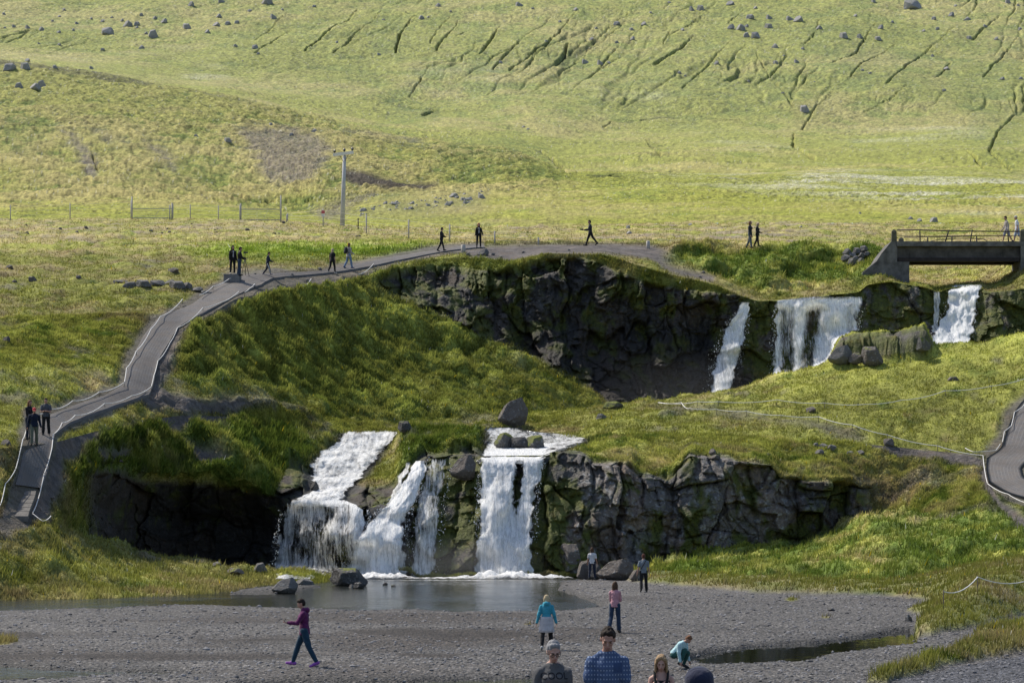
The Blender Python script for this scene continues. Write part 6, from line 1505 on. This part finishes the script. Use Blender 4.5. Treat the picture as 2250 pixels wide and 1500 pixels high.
    if pants_mat:
        bm = bmesh.new(); e = 0.014
        [cc(up(q * 0.055, 0, -0.04), up(q * 0.05, 0, 0.05), 0.094 * build + e * 0.5, 0.088 * build + e * 0.5) for q in (-1, 1)]
        for s in (-1, 1):
            hip, kn, an, toe, heel = J[s]
            ph = hip + Vector((0, 0, 0.0))
            if pant_end >= 1:
                cc(ph, kn, 0.092 * build + e, 0.060 + e); cc(kn, kn.lerp(an, 0.4), 0.060 + e, (0.055 + e) * (0.5 + 0.5 * flare)); cc(kn.lerp(an, 0.4), kn.lerp(an, 0.97), (0.055 + e) * (0.5 + 0.5 * flare), (0.040 + e) * flare)
            else: cc(ph, ph.lerp(kn, pant_end), 0.092 * build + e, 0.078 + e)
        po = fuse(pants or 'trousers', bm, max(vox, 0.010), pants_mat, root, 2, 0.008)
        if stripe:
            for s in (-1, 1):
                hip, kn, an, toe, heel = J[s]; b = bmesh.new()
                pts = [S(p + Vector((s * r_, -0.01, 0))) for p, r_ in ((hip.lerp(kn, 0.1), 0.10), (kn, 0.072), (kn.lerp(an, 0.4), 0.068), (kn.lerp(an, 0.95), 0.052))]
                tube(b, pts, 0.022 * k, 6); bm_obj('stripe', b, stripe, root, True)
    if skirt_mat:
        bm = bmesh.new(); n = 28; rings = []
        for t in np.linspace(0, 1, 7):
            z = 0.10 - t * skirt; rr = 0.178 + 0.045 * t
            rings.append([bm.verts.new(S(pel + Vector((math.cos(2 * math.pi * q / n) * rr * (1.12 + 0.05 * t * math.cos(5 * q)), math.sin(2 * math.pi * q / n) * rr * 0.9 * (1 + 0.06 * t * math.sin(2 * math.pi * q / n * 6)) , z)))) for q in range(n)])
        for r0, r1 in zip(rings[:-1], rings[1:]):
            for q in range(n): bm.faces.new((r0[q], r0[(q + 1) % n], r1[(q + 1) % n], r1[q]))
        bm.faces.new(rings[0][::-1]); bm.faces.new(rings[-1]); bm_obj('skirt', bm, skirt_mat, root, True)
    if feet:
        for s in (-1, 1):
            hip, kn, an, toe, heel = J[s]; bm = bmesh.new()
            cc(heel + Vector((0, 0, 0.012)), heel.lerp(toe, 0.55) + Vector((0, 0, 0.01)), 0.046, 0.046); cc(heel.lerp(toe, 0.5), toe, 0.044, 0.036); cc(heel.lerp(toe, 0.15), an, 0.044, 0.046)
            fuse('shoe', bm, max(vox, 0.010), shoe or M_SHOE, root, 2)
    info = dict(root=root, arm={s: tuple(S(q) if i < 3 else q for i, q in enumerate(arm[s])) for s in arm}, S=S, up=up, k=k, hp=hp, HM=HM, LM=LM)
    return info

def stand(u, vf, vt, Hmax=1.95, Hmin=1.0, d=None):
    p = at_ground(u, vf)
    H = (vf - vt) * p.y / F
    return p, H
def world_of(info, p): return info['root'].matrix_basis @ p

# colours
DK = cloth('black_cloth', (0.018, 0.018, 0.020)); NAVY = cloth('navy_cloth', (0.022, 0.028, 0.05)); JEAN = cloth('dark_denim', (0.03, 0.05, 0.09)); LJEAN = cloth('light_denim', (0.16, 0.23, 0.36))
H_DK = hair_mat('dark_hair', (0.03, 0.022, 0.018)); H_BR = hair_mat('brown_hair', (0.085, 0.05, 0.032)); H_BL = hair_mat('blonde_hair', (0.50, 0.40, 0.25)); H_GR = hair_mat('grey_hair', (0.27, 0.27, 0.28)); H_RD = hair_mat('red_hair', (0.40, 0.075, 0.03)); H_AU = hair_mat('auburn_hair', (0.18, 0.09, 0.05)); H_DB = hair_mat('dark_blonde_hair', (0.32, 0.22, 0.13))
STR = lambda a: ((a, 6), (-a, 16))
PURP = cloth('plum_jacket', (0.105, 0.018, 0.085)); TEALJ = cloth('teal_jacket', (0.05, 0.31, 0.42)); PALE = cloth('pale_grey_cloth', (0.50, 0.48, 0.50))

# -- on the gravel
p, H = stand(669, 1465, 1315)
A = person('person in a plum jacket and teal leggings walking left, looking at a phone', p, H, -90, ((24, 6), (-16, 12)), ((32, 2, 62), (36, 2, 58)), 2, 24, female=True, top='jacket', top_mat=PURP, hem=0.10, pants='leggings', pants_mat=cloth('teal_leggings', (0.018, 0.050, 0.085)), shoe=cloth('violet_shoe', (0.30, 0.10, 0.42)), hair='short', hair_m=H_DK, hood='down', fold=(18, 18))
wr = world_of(A, (A['arm'][-1][2] + A['arm'][1][2]) / 2)
bm = bmesh.new(); box(bm, -0.075, 0.075, -0.005, 0.005, -0.04, 0.04, Matrix.Rotation(R(90), 4, 'Z') @ Matrix.Rotation(R(35), 4, 'X'))
o = bm_obj('phone', bm, M_BLACK, None, False, 0.003); o.location = wr + Vector((-0.085, 0, 0.07)); tag(o, 'dark phone held up by the walker in the plum jacket', 'phone')
p, H = stand(1201, 1428, 1307)
person('person in a teal hooded jacket, pale skirt and black leggings walking toward the falls', p, H, 178, ((12, 8), (-12, 14)), ((2, 16, 14), (-6, 16, 14)), 2, 6, female=True, build=1.04, top='jacket', top_mat=TEALJ, hem=0.02, skirt=0.50, skirt_mat=PALE, pants='leggings', pants_mat=DK, shoe=cloth('pale_shoe', (0.4, 0.4, 0.4)), hair='bob', hair_m=H_BL, hood='down')
p, H = stand(1351, 1389, 1278)
person('person in a pink top and dark jeans with arms folded, long brown hair', p, H, 165, ((2, 4), (-10, 18)), ((22, 4, 78), (22, 4, 78)), 1, 2, female=True, build=0.95, top='sweater', top_mat=cloth('pink_top', (0.52, 0.27, 0.31)), hem=0.06, pants_mat=JEAN, flare=1.35, shoe=cloth('brown_shoe', (0.06, 0.05, 0.04)), hair='long', hair_m=H_BR, fold=(62, 62))
p, H = stand(1483, 1468, 1417)
person('child in a pale turquoise top crouching beside the pond', p, 1.30, 60, ((112, 132), (100, 128)), ((38, 6, 18), (46, 6, 14)), 42, 10, build=1.2, top='sweater', top_mat=cloth('pale_turquoise', (0.42, 0.62, 0.66)), pants_mat=cloth('dark_green_trousers', (0.03, 0.10, 0.09)), hair='short', hair_m=H_AU, crouch=True)
p, H = stand(1414, 1300, 1217)
person('person in a grey short-sleeved top with a dark shoulder strap, walking to the cliff', p, H, 183, ((4, 6), (-10, 22)), ((4, 10, 12), (-4, 12, 12)), 1, 0, top='tee', top_mat=cloth('grey_tee', (0.19, 0.22, 0.25)), sleeve=1, hem=0.06, pants_mat=DK, flare=1.25, hair='short', hair_m=hair_mat('dark_auburn_hair', (0.10, 0.04, 0.03)), strap=DK)
p, H = stand(1301, 1274, 1203)
person('person in a white sleeveless top and dark trousers in front of the cliff blocks', p, H, 172, ((6, 6), (-8, 16)), ((8, 12, 16), (10, 14, 30)), 1, 4, female=True, top='tee', top_mat=cloth('white_top', (0.58, 0.57, 0.60)), sleeve=1, hem=0.06, pants_mat=NAVY, hair='long', hair_m=H_BR)
# -- three on the left mat path
p, H = stand(64, 966, 880)
person('person in a dark coat with long fair hair, behind the red cap on the path', p, H, 50, ((4, 4), (-4, 6)), ((20, 6, 60), (20, 6, 60)), 2, 6, female=True, build=1.05, top='jacket', top_mat=DK, hem=0.16, pants_mat=NAVY, hair='long', hair_m=H_AU, fold=(30, 30))
p, H = stand(75, 979, 897)
person('person in a red cap, navy jacket and khaki trousers on the mat path', p, H, 15, ((16, 10), (-8, 14)), ((-10, 12, 26), (-10, 12, 26)), 4, 16, build=1.15, top='jacket', top_mat=cloth('deep_navy', (0.012, 0.018, 0.04)), hem=0.06, pants_mat=cloth('khaki', (0.13, 0.14, 0.11)), flare=1.35, hair='short', hair_m=H_GR, hat_mat=cloth('red_cap', (0.50, 0.06, 0.07)), hood=True)
p, H = stand(101, 956, 876)
person('person in a grey shirt and black trousers with folded arms on the mat path', p, H, 5, ((2, 4), (-4, 6)), ((24, 8, 80), (24, 8, 80)), 1, 4, build=1.05, top='tee', top_mat=cloth('slate_tee', (0.085, 0.09, 0.11)), sleeve=1, hem=0.06, pants_mat=DK, flare=1.35, hair='short', hair_m=H_DK, fold=(64, 64))
# -- concrete block, tripod and the people near it
bp = at_ground(508, 611); s_ = bp.y / F
bm = bmesh.new(); box(bm, -0.48, 0.48, 0, 0.8, -0.25, 0.26); o = bm_obj('concrete_block', bm, simple('block_concrete', (0.19, 0.185, 0.185), 0.9, 0.15, 0.4, 3, 0.5), None, False, 0.05); o.location = bp; o.rotation_euler = (0, 0, R(-6))
tag(o, 'dark grey block beside the tripod, with a slack rope around it', 'block')
pp = bp + Vector((0.05, 0.4, 0.26))
person('person in a black jacket over a white shirt standing on the grey block', pp, (604 - 541) * bp.y / F, 25, ((2, 3), (-4, 6)), ((6, 8, 14), (4, 8, 12)), 0, 6, female=True, top='jacket', top_mat=DK, hem=0.08, pants_mat=DK, hair='long', hair_m=H_DK, jacket_open=cloth('white_shirt', (0.52, 0.50, 0.50)), shoe=cloth('pale_shoe2', (0.4, 0.36, 0.32)))
p, H = stand(526, 606, 543)
person('person in a black top and blue jeans behind the tripod', p, H, 100, ((2, 3), (-3, 5)), ((26, 6, 50), (26, 6, 50)), 3, 8, build=1.1, top='sweater', top_mat=DK, hem=0.04, pants_mat=JEAN, flare=1.4, hair='short', hair_m=H_DK)
tp = at_ground(538, 606); tb = Vector((tp.x, tp.y, tp.z)); tr = empty('tripod', tb, 0, 'thin black tripod with a camera beside the person in blue jeans', 'tripod')
for x, y in ((-0.22, 0.05), (0.28, -0.05), (0.02, 0.3)):
    bm = bmesh.new(); tube(bm, [Vector((x, y, -0.05)), Vector((0, 0, 1.12))], 0.02, 6); bm_obj('leg', bm, M_BLACK, tr, True)
bm = bmesh.new(); tube(bm, [Vector((0, 0, 1.05)), Vector((0, 0, 1.40))], 0.022, 6); bm_obj('centre_column', bm, M_BLACK, tr, True)
bm = bmesh.new(); box(bm, -0.08, 0.08, -0.05, 0.05, 1.40, 1.50); tube(bm, [Vector((0.07, 0, 1.45)), Vector((0.19, 0, 1.45))], 0.042, 10); bm_obj('camera', bm, M_BLACK, tr, False)
p, H = stand(588, 605, 553)
A = person('person in a dark tracksuit with a white leg stripe, looking at the hands', p, H, 80, ((22, 8), (-14, 26)), ((24, 4, 58), (28, 4, 54)), 5, 18, female=True, top='jacket', top_mat=NAVY, hem=0.06, pants_mat=NAVY, hair='short', hair_m=H_DK, stripe=M_WHITE, shoe=cloth('rosy_shoe', (0.42, 0.34, 0.33)), fold=(15, 15))
p, H = stand(730, 601, 546)
person('person in a black top with loose blonde hair walking up the path', p, H, 150, ((14, 8), (-10, 22)), ((0, 8, 16), (14, 22, 16)), 2, 2, female=True, top='tee', top_mat=DK, sleeve=1, hem=0.08, pants_mat=DK, hair='long', hair_m=H_BL, shoe=cloth('pale_shoe3', (0.45, 0.42, 0.4)))
p, H = stand(766, 590, 534)
A = person('person in a pale jacket and light jeans with a dark backpack', p, H, 125, ((16, 8), (-8, 20)), ((14, 6, 50), (16, 6, 50)), 2, 0, female=True, top='jacket', top_mat=cloth('pale_jacket', (0.40, 0.37, 0.34)), hem=0.16, pants_mat=LJEAN, flare=1.15, hair='long', hair_m=H_AU, shoe=cloth('blue_shoe', (0.03, 0.06, 0.16)))
M = Matrix.Rotation(R(125), 4, 'Z'); bpk = empty('backpack', p, R(125), 'dark backpack worn over a pale jacket', 'backpack')
bm = bmesh.new(); kk = H / 1.75; ell(bm, Vector((0, 0.22, 1.24)) * kk, (0.17 * kk, 0.12 * kk, 0.25 * kk)); ell(bm, Vector((0, 0.31, 1.12)) * kk, (0.12 * kk, 0.06 * kk, 0.11 * kk)); fuse('pack', bm, 0.015, cloth('dark_pack', (0.03, 0.03, 0.035)), bpk)
for s in (-1, 1):
    bm = bmesh.new(); tube(bm, [Vector((s * 0.10, 0.14, 1.42)) * kk, Vector((s * 0.115, 0.0, 1.50)) * kk, Vector((s * 0.12, -0.15, 1.36)) * kk, Vector((s * 0.14, -0.12, 1.12)) * kk, Vector((s * 0.13, 0.12, 1.08)) * kk], 0.025 * kk, 6); bm_obj('strap', bm, cloth('dark_pack', ()), bpk, True)
# -- along the top
p, H = stand(970, 552, 500)
person('person in black with a knit hat walking right on the upper path', p, H, 70, ((20, 4), (-20, 10)), ((24, 4, 66), (18, 6, 70)), 0, 12, female=True, top='sweater', top_mat=DK, hem=0.02, pants_mat=DK, hair='short', hair_m=H_DK, hat_mat=DK, fold=(30, 30))
p, H = stand(1052, 544, 491)
person('person with long red hair, black jacket and white shirt on the upper path', p, H, 8, ((3, 4), (-5, 8)), ((2, 10, 12), (10, 12, 30)), 0, 6, female=True, top='jacket', top_mat=DK, hem=0.06, pants_mat=DK, hair='long', hair_m=H_RD, hat_mat=None, jacket_open=cloth('white_shirt', ()))
p, H = stand(1297, 540, 483)
A = person('person in dark clothes striding left along the rim, holding a camera', p, H, -85, ((20, 4), (-26, 14)), ((26, 4, 62), (28, 4, 60)), 2, 6, top='jacket', top_mat=cloth('charcoal', (0.03, 0.035, 0.045)), hem=0.08, pants_mat=DK, hair='short', hair_m=H_DK)
wr = world_of(A, (A['arm'][-1][2] + A['arm'][1][2]) / 2)
bm = bmesh.new(); box(bm, -0.05, 0.05, -0.09, 0.09, -0.06, 0.06); tube(bm, [Vector((-0.04, 0, 0)), Vector((-0.18, 0, 0))], 0.05, 10)
o = bm_obj('camera', bm, M_BLACK, None, False); o.location = wr + Vector((-0.14, 0, 0.03)); tag(o, 'black camera held by the person striding along the rim', 'camera')
for u, vt, hh, lab, hm_, tm in ((1648, 486, 1.74, 'person in a dark jacket and grey jeans, left of the pair behind the lush bank', H_AU, cloth('charcoal', ())), (1664, 490, 1.66, 'person in black with fair hair, right of the pair behind the lush bank', H_BL, DK)):
    gg = None
    for dd in np.linspace(203, 222, 60):
        x = (u - CU) * dd / F; g_ = drop(x, dd); zt = (CV - vt) * dd / F
        if abs(zt - g_.z - hh) < 0.25: gg = g_; hh = zt - g_.z; break
    if gg is None:
        dd = 209; x = (u - CU) * dd / F; gg = drop(x, dd)
        gg = Vector((x, dd, (CV - vt) * dd / F - hh))
    person(lab, gg, hh, 65, ((12, 4), (-14, 14)), ((4, 6, 14), (-2, 6, 14)) if u < 1655 else ((10, 6, 70), (10, 6, 70)), 0, 0, female=True, top='jacket', top_mat=tm, hem=0.08, pants_mat=cloth('grey_jean', (0.10, 0.12, 0.14)) if u < 1655 else DK, hair='long', hair_m=hm_)
# -- on the bridge
for u, vt, dy, lab, kw in ((2212, 475, 1.3, 'person in a beige jacket and shorts walking on the bridge', dict(top='jacket', top_mat=cloth('beige_jacket', (0.42, 0.37, 0.33)), hem=0.08, hair='short', hair_m=H_DK, hat_mat=None, pants='shorts', pants_mat=cloth('grey_shorts', (0.33, 0.33, 0.36)), pant_end=1.0 - 0.08)),
                          (2235, 474, 1.9, 'person in a white tee and pale hat walking on the bridge at the right edge', dict(top='tee', top_mat=cloth('white_tee', (0.74, 0.73, 0.73)), sleeve=1, hem=0.08, hair='short', hair_m=H_DB, hat_mat=cloth('pale_hat', (0.60, 0.55, 0.46)), pants='shorts', pants_mat=cloth('pale_denim_shorts', (0.36, 0.42, 0.50)), pant_end=0.95))):
    dd = BR_D + dy; zf = (CV - 530.5) * BR_D / F; zt = (CV - vt) * dd / F
    person(lab, Vector(((u - CU) * dd / F, dd, zf)), zt - zf, -80 if u < 2220 else -100, ((18, 6), (-16, 16)), ((16, 6, 20), (-10, 6, 20)), 4, 10, **kw)
# -- close to the camera
def near(u, vt, d):
    zt = (CV - vt) * d / F; g = drop((u - CU) * d / F, d, 20); return Vector(((u - CU) * d / F, d, g.z)), zt - g.z
p, H = near(1215, 1411, 31.0)
GS = NT('grey_sweater'); _c = GS.obj(); _s = GS.n('ShaderNodeSeparateXYZ'); GS.l(_c, _s.inputs[0])
_w = GS.math('SINE', GS.math('MULTIPLY', _s.outputs[2], 620.0)); _n = GS.noise(_c, 8.0, 4)
GS.bsdf(GS.mix(_n, (0.105, 0.105, 0.11), (0.165, 0.165, 0.172)), 0.95, 0.1, 0, GS.bump(GS.math('ADD', GS.math('MULTIPLY', _w, 0.4), _n), 0.5, 0.02))
A = person('person with short grey hair, glasses and a grey lettered sweater, looking down', p, H, 6, ((10, 6), (-8, 12)), ((2, 6, 16), (8, 4, 112)), 1, 20, yaw=6, female=True, build=1.02, top='sweater', top_mat=GS.m, hem=0.06, pants_mat=NAVY, hair='short', hair_m=H_GR, skin=SKIN2, vox=0.0075, face='down', fold=(0, 50))
b = bmesh.new(); S_, hp = A['S'], A['hp']; kk = A['k']
for s in (-1, 1):
    pts = [S_(hp(s * 0.034 + 0.027 * math.cos(t) * 1.0, -0.104 + 0.008 * abs(math.cos(t)), 0.0 + 0.017 * math.sin(t))) for t in np.linspace(0, 2 * math.pi, 17)]
    tube(b, pts, 0.0035 * kk, 6); tube(b, [S_(hp(s * 0.060, -0.098, 0.006)), S_(hp(s * 0.082, -0.02, 0.008)), S_(hp(s * 0.082, 0.01, 0.004))], 0.003 * kk, 6)
tube(b, [S_(hp(-0.008, -0.106, 0.004)), S_(hp(0.008, -0.106, 0.004))], 0.003 * kk, 6)
bm_obj('glasses', b, M_BLACK, A['root'], True)
# lettering on the sweater, laid on the chest
def lettering(A, txt, size, x0, z0, mat, name='lettering'):
    fc = bpy.data.curves.new('t', 'FONT'); fc.body = txt; fc.size = size; fc.align_x = 'CENTER'; fc.resolution_u = 3; fc.offset = 0.0015
    to = bpy.data.objects.new('t', fc); COL.objects.link(to); bpy.context.view_layer.update()
    me = bpy.data.meshes.new_from_object(to.evaluated_get(bpy.context.evaluated_depsgraph_get())); bpy.data.objects.remove(to)
    bm = bmesh.new(); bm.from_mesh(me); bmesh.ops.triangulate(bm, faces=bm.faces[:])
    bmesh.ops.subdivide_edges(bm, edges=[e for e in bm.edges if e.calc_length() > 0.02], cuts=2)
    sw = [c for c in A['root'].children if c.name.startswith(('sweater', 'shirt'))][0]
    bpy.context.view_layer.update()
    for v in bm.verts:
        o = Vector((x0 + v.co.x, -1.0, z0 + v.co.y))
        ok, loc, nor, i = sw.ray_cast(o, Vector((0, 1, 0)))
        v.co = loc + nor * 0.004 if ok else Vector((o.x, -0.1, o.z))
    me2 = bpy.data.meshes.new(name); bm.to_mesh(me2); bm.free()
    return link(name, me2, mat, A['root'])
M_INK = simple('letter_ink', (0.035, 0.035, 0.04), 0.9, 0.1, 0.2, 60)
zc = (CV - 1484.5) * 30.86 / F - p.z
lettering(A, 'COOL', 0.105, 0.0, zc - 0.035, M_INK)
lettering(A, 'COAST', 0.075, 0.0, zc - 0.115, M_INK) if False else None

p, H = near(1334, 1382, 31.0)
BT = NT('blue_dotted_tee'); _c = BT.obj(); _s = BT.n('ShaderNodeSeparateXYZ'); BT.l(_c, _s.inputs[0])
cx = BT.math('SUBTRACT', BT.math('FRACT', BT.math('MULTIPLY', _s.outputs[0], 31.0)), 0.5); cz = BT.math('SUBTRACT', BT.math('FRACT', BT.math('MULTIPLY', _s.outputs[2], 21.0)), 0.5)
dd_ = BT.math('SQRT', BT.math('ADD', BT.math('MULTIPLY', cx, cx), BT.math('MULTIPLY', BT.math('MULTIPLY', cz, cz), 1.3)))
dot = BT.ramp(dd_, [(0.15, 1.0), (0.27, 0.0)])
_n = BT.noise(_c, 7.0, 5, 0.6)
# the plain breast pocket carries no dots
def inside(x, a, b): return BT.math('MULTIPLY', BT.math('GREATER_THAN', x, a), BT.math('LESS_THAN', x, b))
zpk = (CV - 1457) * 30.88 / F - p.z
pk = BT.math('MULTIPLY', inside(_s.outputs[0], 0.055, 0.155), inside(_s.outputs[2], zpk - 0.10, zpk + 0.005))
basec = BT.mix(_n, (0.06, 0.092, 0.185), (0.10, 0.145, 0.265)); basec = BT.mix(pk, basec, (0.05, 0.08, 0.17))
dotm = BT.math('MULTIPLY', BT.math('MULTIPLY', dot, 0.62), BT.math('SUBTRACT', 1.0, pk))
BT.bsdf(BT.mix(dotm, basec, (0.40, 0.47, 0.60)), 0.95, 0.1, 0, BT.bump(_n, 0.5, 0.04))
person('person with short dark hair in a blue dotted tee, looking down, in the foreground', p, H, 4, ((8, 6), (-6, 10)), ((6, 5, 14), (2, 6, 14)), 2, 22, yaw=-6, build=0.98, top='tee', top_mat=BT.m, sleeve=1, hem=0.08, pants_mat=JEAN, hair='short', hair_m=H_DK, vox=0.0075, face='down', skin=SKIN)
p, H = near(1453, 1440, 33.0)
A = person('person with long dark blonde hair in a black tank top, foreground right', p, H, -4, ((8, 6), (-6, 10)), ((2, 9, 12), (4, 9, 12)), 1, 20, female=True, build=0.93, top='tank', top_mat=None, pants_mat=JEAN, hair='long', hair_m=H_DB, skin=SKIN2, vox=0.0075, face='down')
S_, up = A['S'], A['up']; b = bmesh.new(); kk = A['k']
torso(b, S_, up, kk, 0.010, -0.05, True, 0.93, 0.40)
for s in (-1, 1):
    ell(b, S_(up(s * 0.068, -0.095, 0.31)), (0.075 * kk, 0.062 * kk, 0.07 * kk))
    pts = [(0.085, -0.135, 0.36), (0.10, -0.085, 0.46), (0.105, -0.02, 0.535), (0.10, 0.06, 0.51), (0.09, 0.115, 0.40)]
    for q0, q1 in zip(pts[:-1], pts[1:]): cone(b, S_(up(s * q0[0], q0[1], q0[2])), S_(up(s * q1[0], q1[1], q1[2])), 0.022 * kk, 0.022 * kk, 8)
fuse('tank_top', b, 0.008, DK, A['root'], 2)
p, H = near(1540, 1481, 18.5)
person('person seen only by the crown of a navy knit cap, at the bottom edge', p, H, -20, ((4, 4), (-4, 6)), ((2, 8, 12), (2, 8, 12)), 0, 10, top='jacket', top_mat=NAVY, pants_mat=JEAN, hair='short', hair_m=H_BR, hat_mat=cloth('navy_knit', (0.022, 0.026, 0.055)), vox=0.010)
# ---------------------------------------------------------------- grass blades
def blade_material(name):
    t = NT(name); a = t.attr('Col')
    d = t.n('ShaderNodeBsdfDiffuse'); tr = t.n('ShaderNodeBsdfTranslucent')
    t.l(a.outputs['Color'], d.inputs[0]); t.l(a.outputs['Color'], tr.inputs[0])
    m = t.n('ShaderNodeMixShader'); m.inputs[0].default_value = 0.4
    t.l(d.outputs[0], m.inputs[1]); t.l(tr.outputs[0], m.inputs[2]); t.l(m.outputs[0], t.out.inputs[0])
    return t.m
M_BLADE = blade_material('grass_blade')

def blades(name, sh, col, weight, n, h0, label):
    X, Y, Z, U, V = [sh[k] for k in ('X', 'Y', 'Z', 'U', 'V')]
    nr, nc = X.shape
    i = RNG.integers(0, nr - 1, n); j = RNG.integers(0, nc - 1, n)
    keep = (RNG.random(n) < weight[i, j]) & (U[i, j] > -60) & (U[i, j] < 2700)
    i, j = i[keep], j[keep]; m = len(i)
    a, b = RNG.random(m), RNG.random(m)
    def bl(A):
        A = A.astype(np.float64)
        if A.ndim == 3: aa, bb = a[:, None], b[:, None]
        else: aa, bb = a, b
        return (A[i, j] * (1 - bb) + A[i, j + 1] * bb) * (1 - aa) + (A[i + 1, j] * (1 - bb) + A[i + 1, j + 1] * bb) * aa
    p = np.stack([bl(X), bl(Y), bl(Z)], -1); c = bl(col[..., :3])
    hm = h0[i, j] if np.ndim(h0) else np.full(m, h0)
    clump = np.clip(0.8 + 1.3 * fbm(p[:, 0], p[:, 1], p[:, 2], 0.9, 3, seed=140.), 0.25, 2.0)
    h = hm * clump * RNG.uniform(0.5, 1.35, m)
    wd = (0.018 + 0.00028 * p[:, 1]) * RNG.uniform(0.7, 1.5, m)
    yaw = RNG.normal(0, 0.7, m)
    s = np.stack([np.cos(yaw), np.sin(yaw), 0 * yaw], -1) * wd[:, None] * 0.5
    lean = np.stack([RNG.normal(0.12, 0.35, m), RNG.normal(-0.1, 0.3, m), np.ones(m)], -1)
    tip = p + lean * h[:, None]
    v = np.stack([p - s, p + s, tip], 1).reshape(-1, 3)
    v[0::3, 2] -= 0.03; v[1::3, 2] -= 0.03
    k = RNG.uniform(0.75, 1.35, m)[:, None]
    cb = np.clip(c * k * 0.75, 0, 1); ct = np.clip(c * k * 1.3 + np.array([0.012, 0.01, 0.0]), 0, 1)
    fl = RNG.random(m) < 0.003
    ct[fl] = np.where(RNG.random(fl.sum())[:, None] < 0.7, np.array([[0.75, 0.55, 0.03]]), np.array([[0.75, 0.75, 0.70]])); cb[fl] = ct[fl] * 0.8; wd_ = None
    cc = np.stack([cb, cb, ct], 1).reshape(-1, 3)
    me = mesh_np(name, v, np.arange(3 * m, dtype=np.int32).reshape(-1, 3), False, {'Col': cc.astype(np.float32)})
    return tag(link(name, me, M_BLADE), label, 'grass', kind='stuff')

def edge_w(sh):
    return np.clip(1 - sh['rock'] * 1.2, 0, 1) * np.clip(1 - sh['dirt'] * 1.15, 0, 1) * (sh['pm'] > 2)
FLAT['rock'] = 0 * FLAT['X']; FLAT['dirt'] = 1 - FLAT['gm']; FLAT['pm'] = 0 * FLAT['X'] + 99
blades('grass', FLAT, FLAT['col'], np.clip(FLAT['gm'], 0, 1), 240000, 0.22, 'short grass on the low ground at the edge of the gravel')
wl = edge_w(LOW) * (1 - LOW['casc'])
blades('grass', LOW, LOW['col'], wl, 330000, 0.18 + 0.17 * np.clip(LOW['lush'] + LOW['lw'] * 0.5 + 0.4 * sst(1.0, 0.5, LOW['S']), 0, 1), 'rough grass on the bank around the lower falls')
blades('grass', MID, MID['col'], edge_w(MID), 380000, 0.15 + 0.10 * MID['slope'], 'long green grass on the meadow and the steep side of the gorge')
blades('grass', UPP, UPP['col'], edge_w(UPP), 110000, 0.15 + 0.2 * UPP['lush'], 'grass on the plateau beside the upper path')
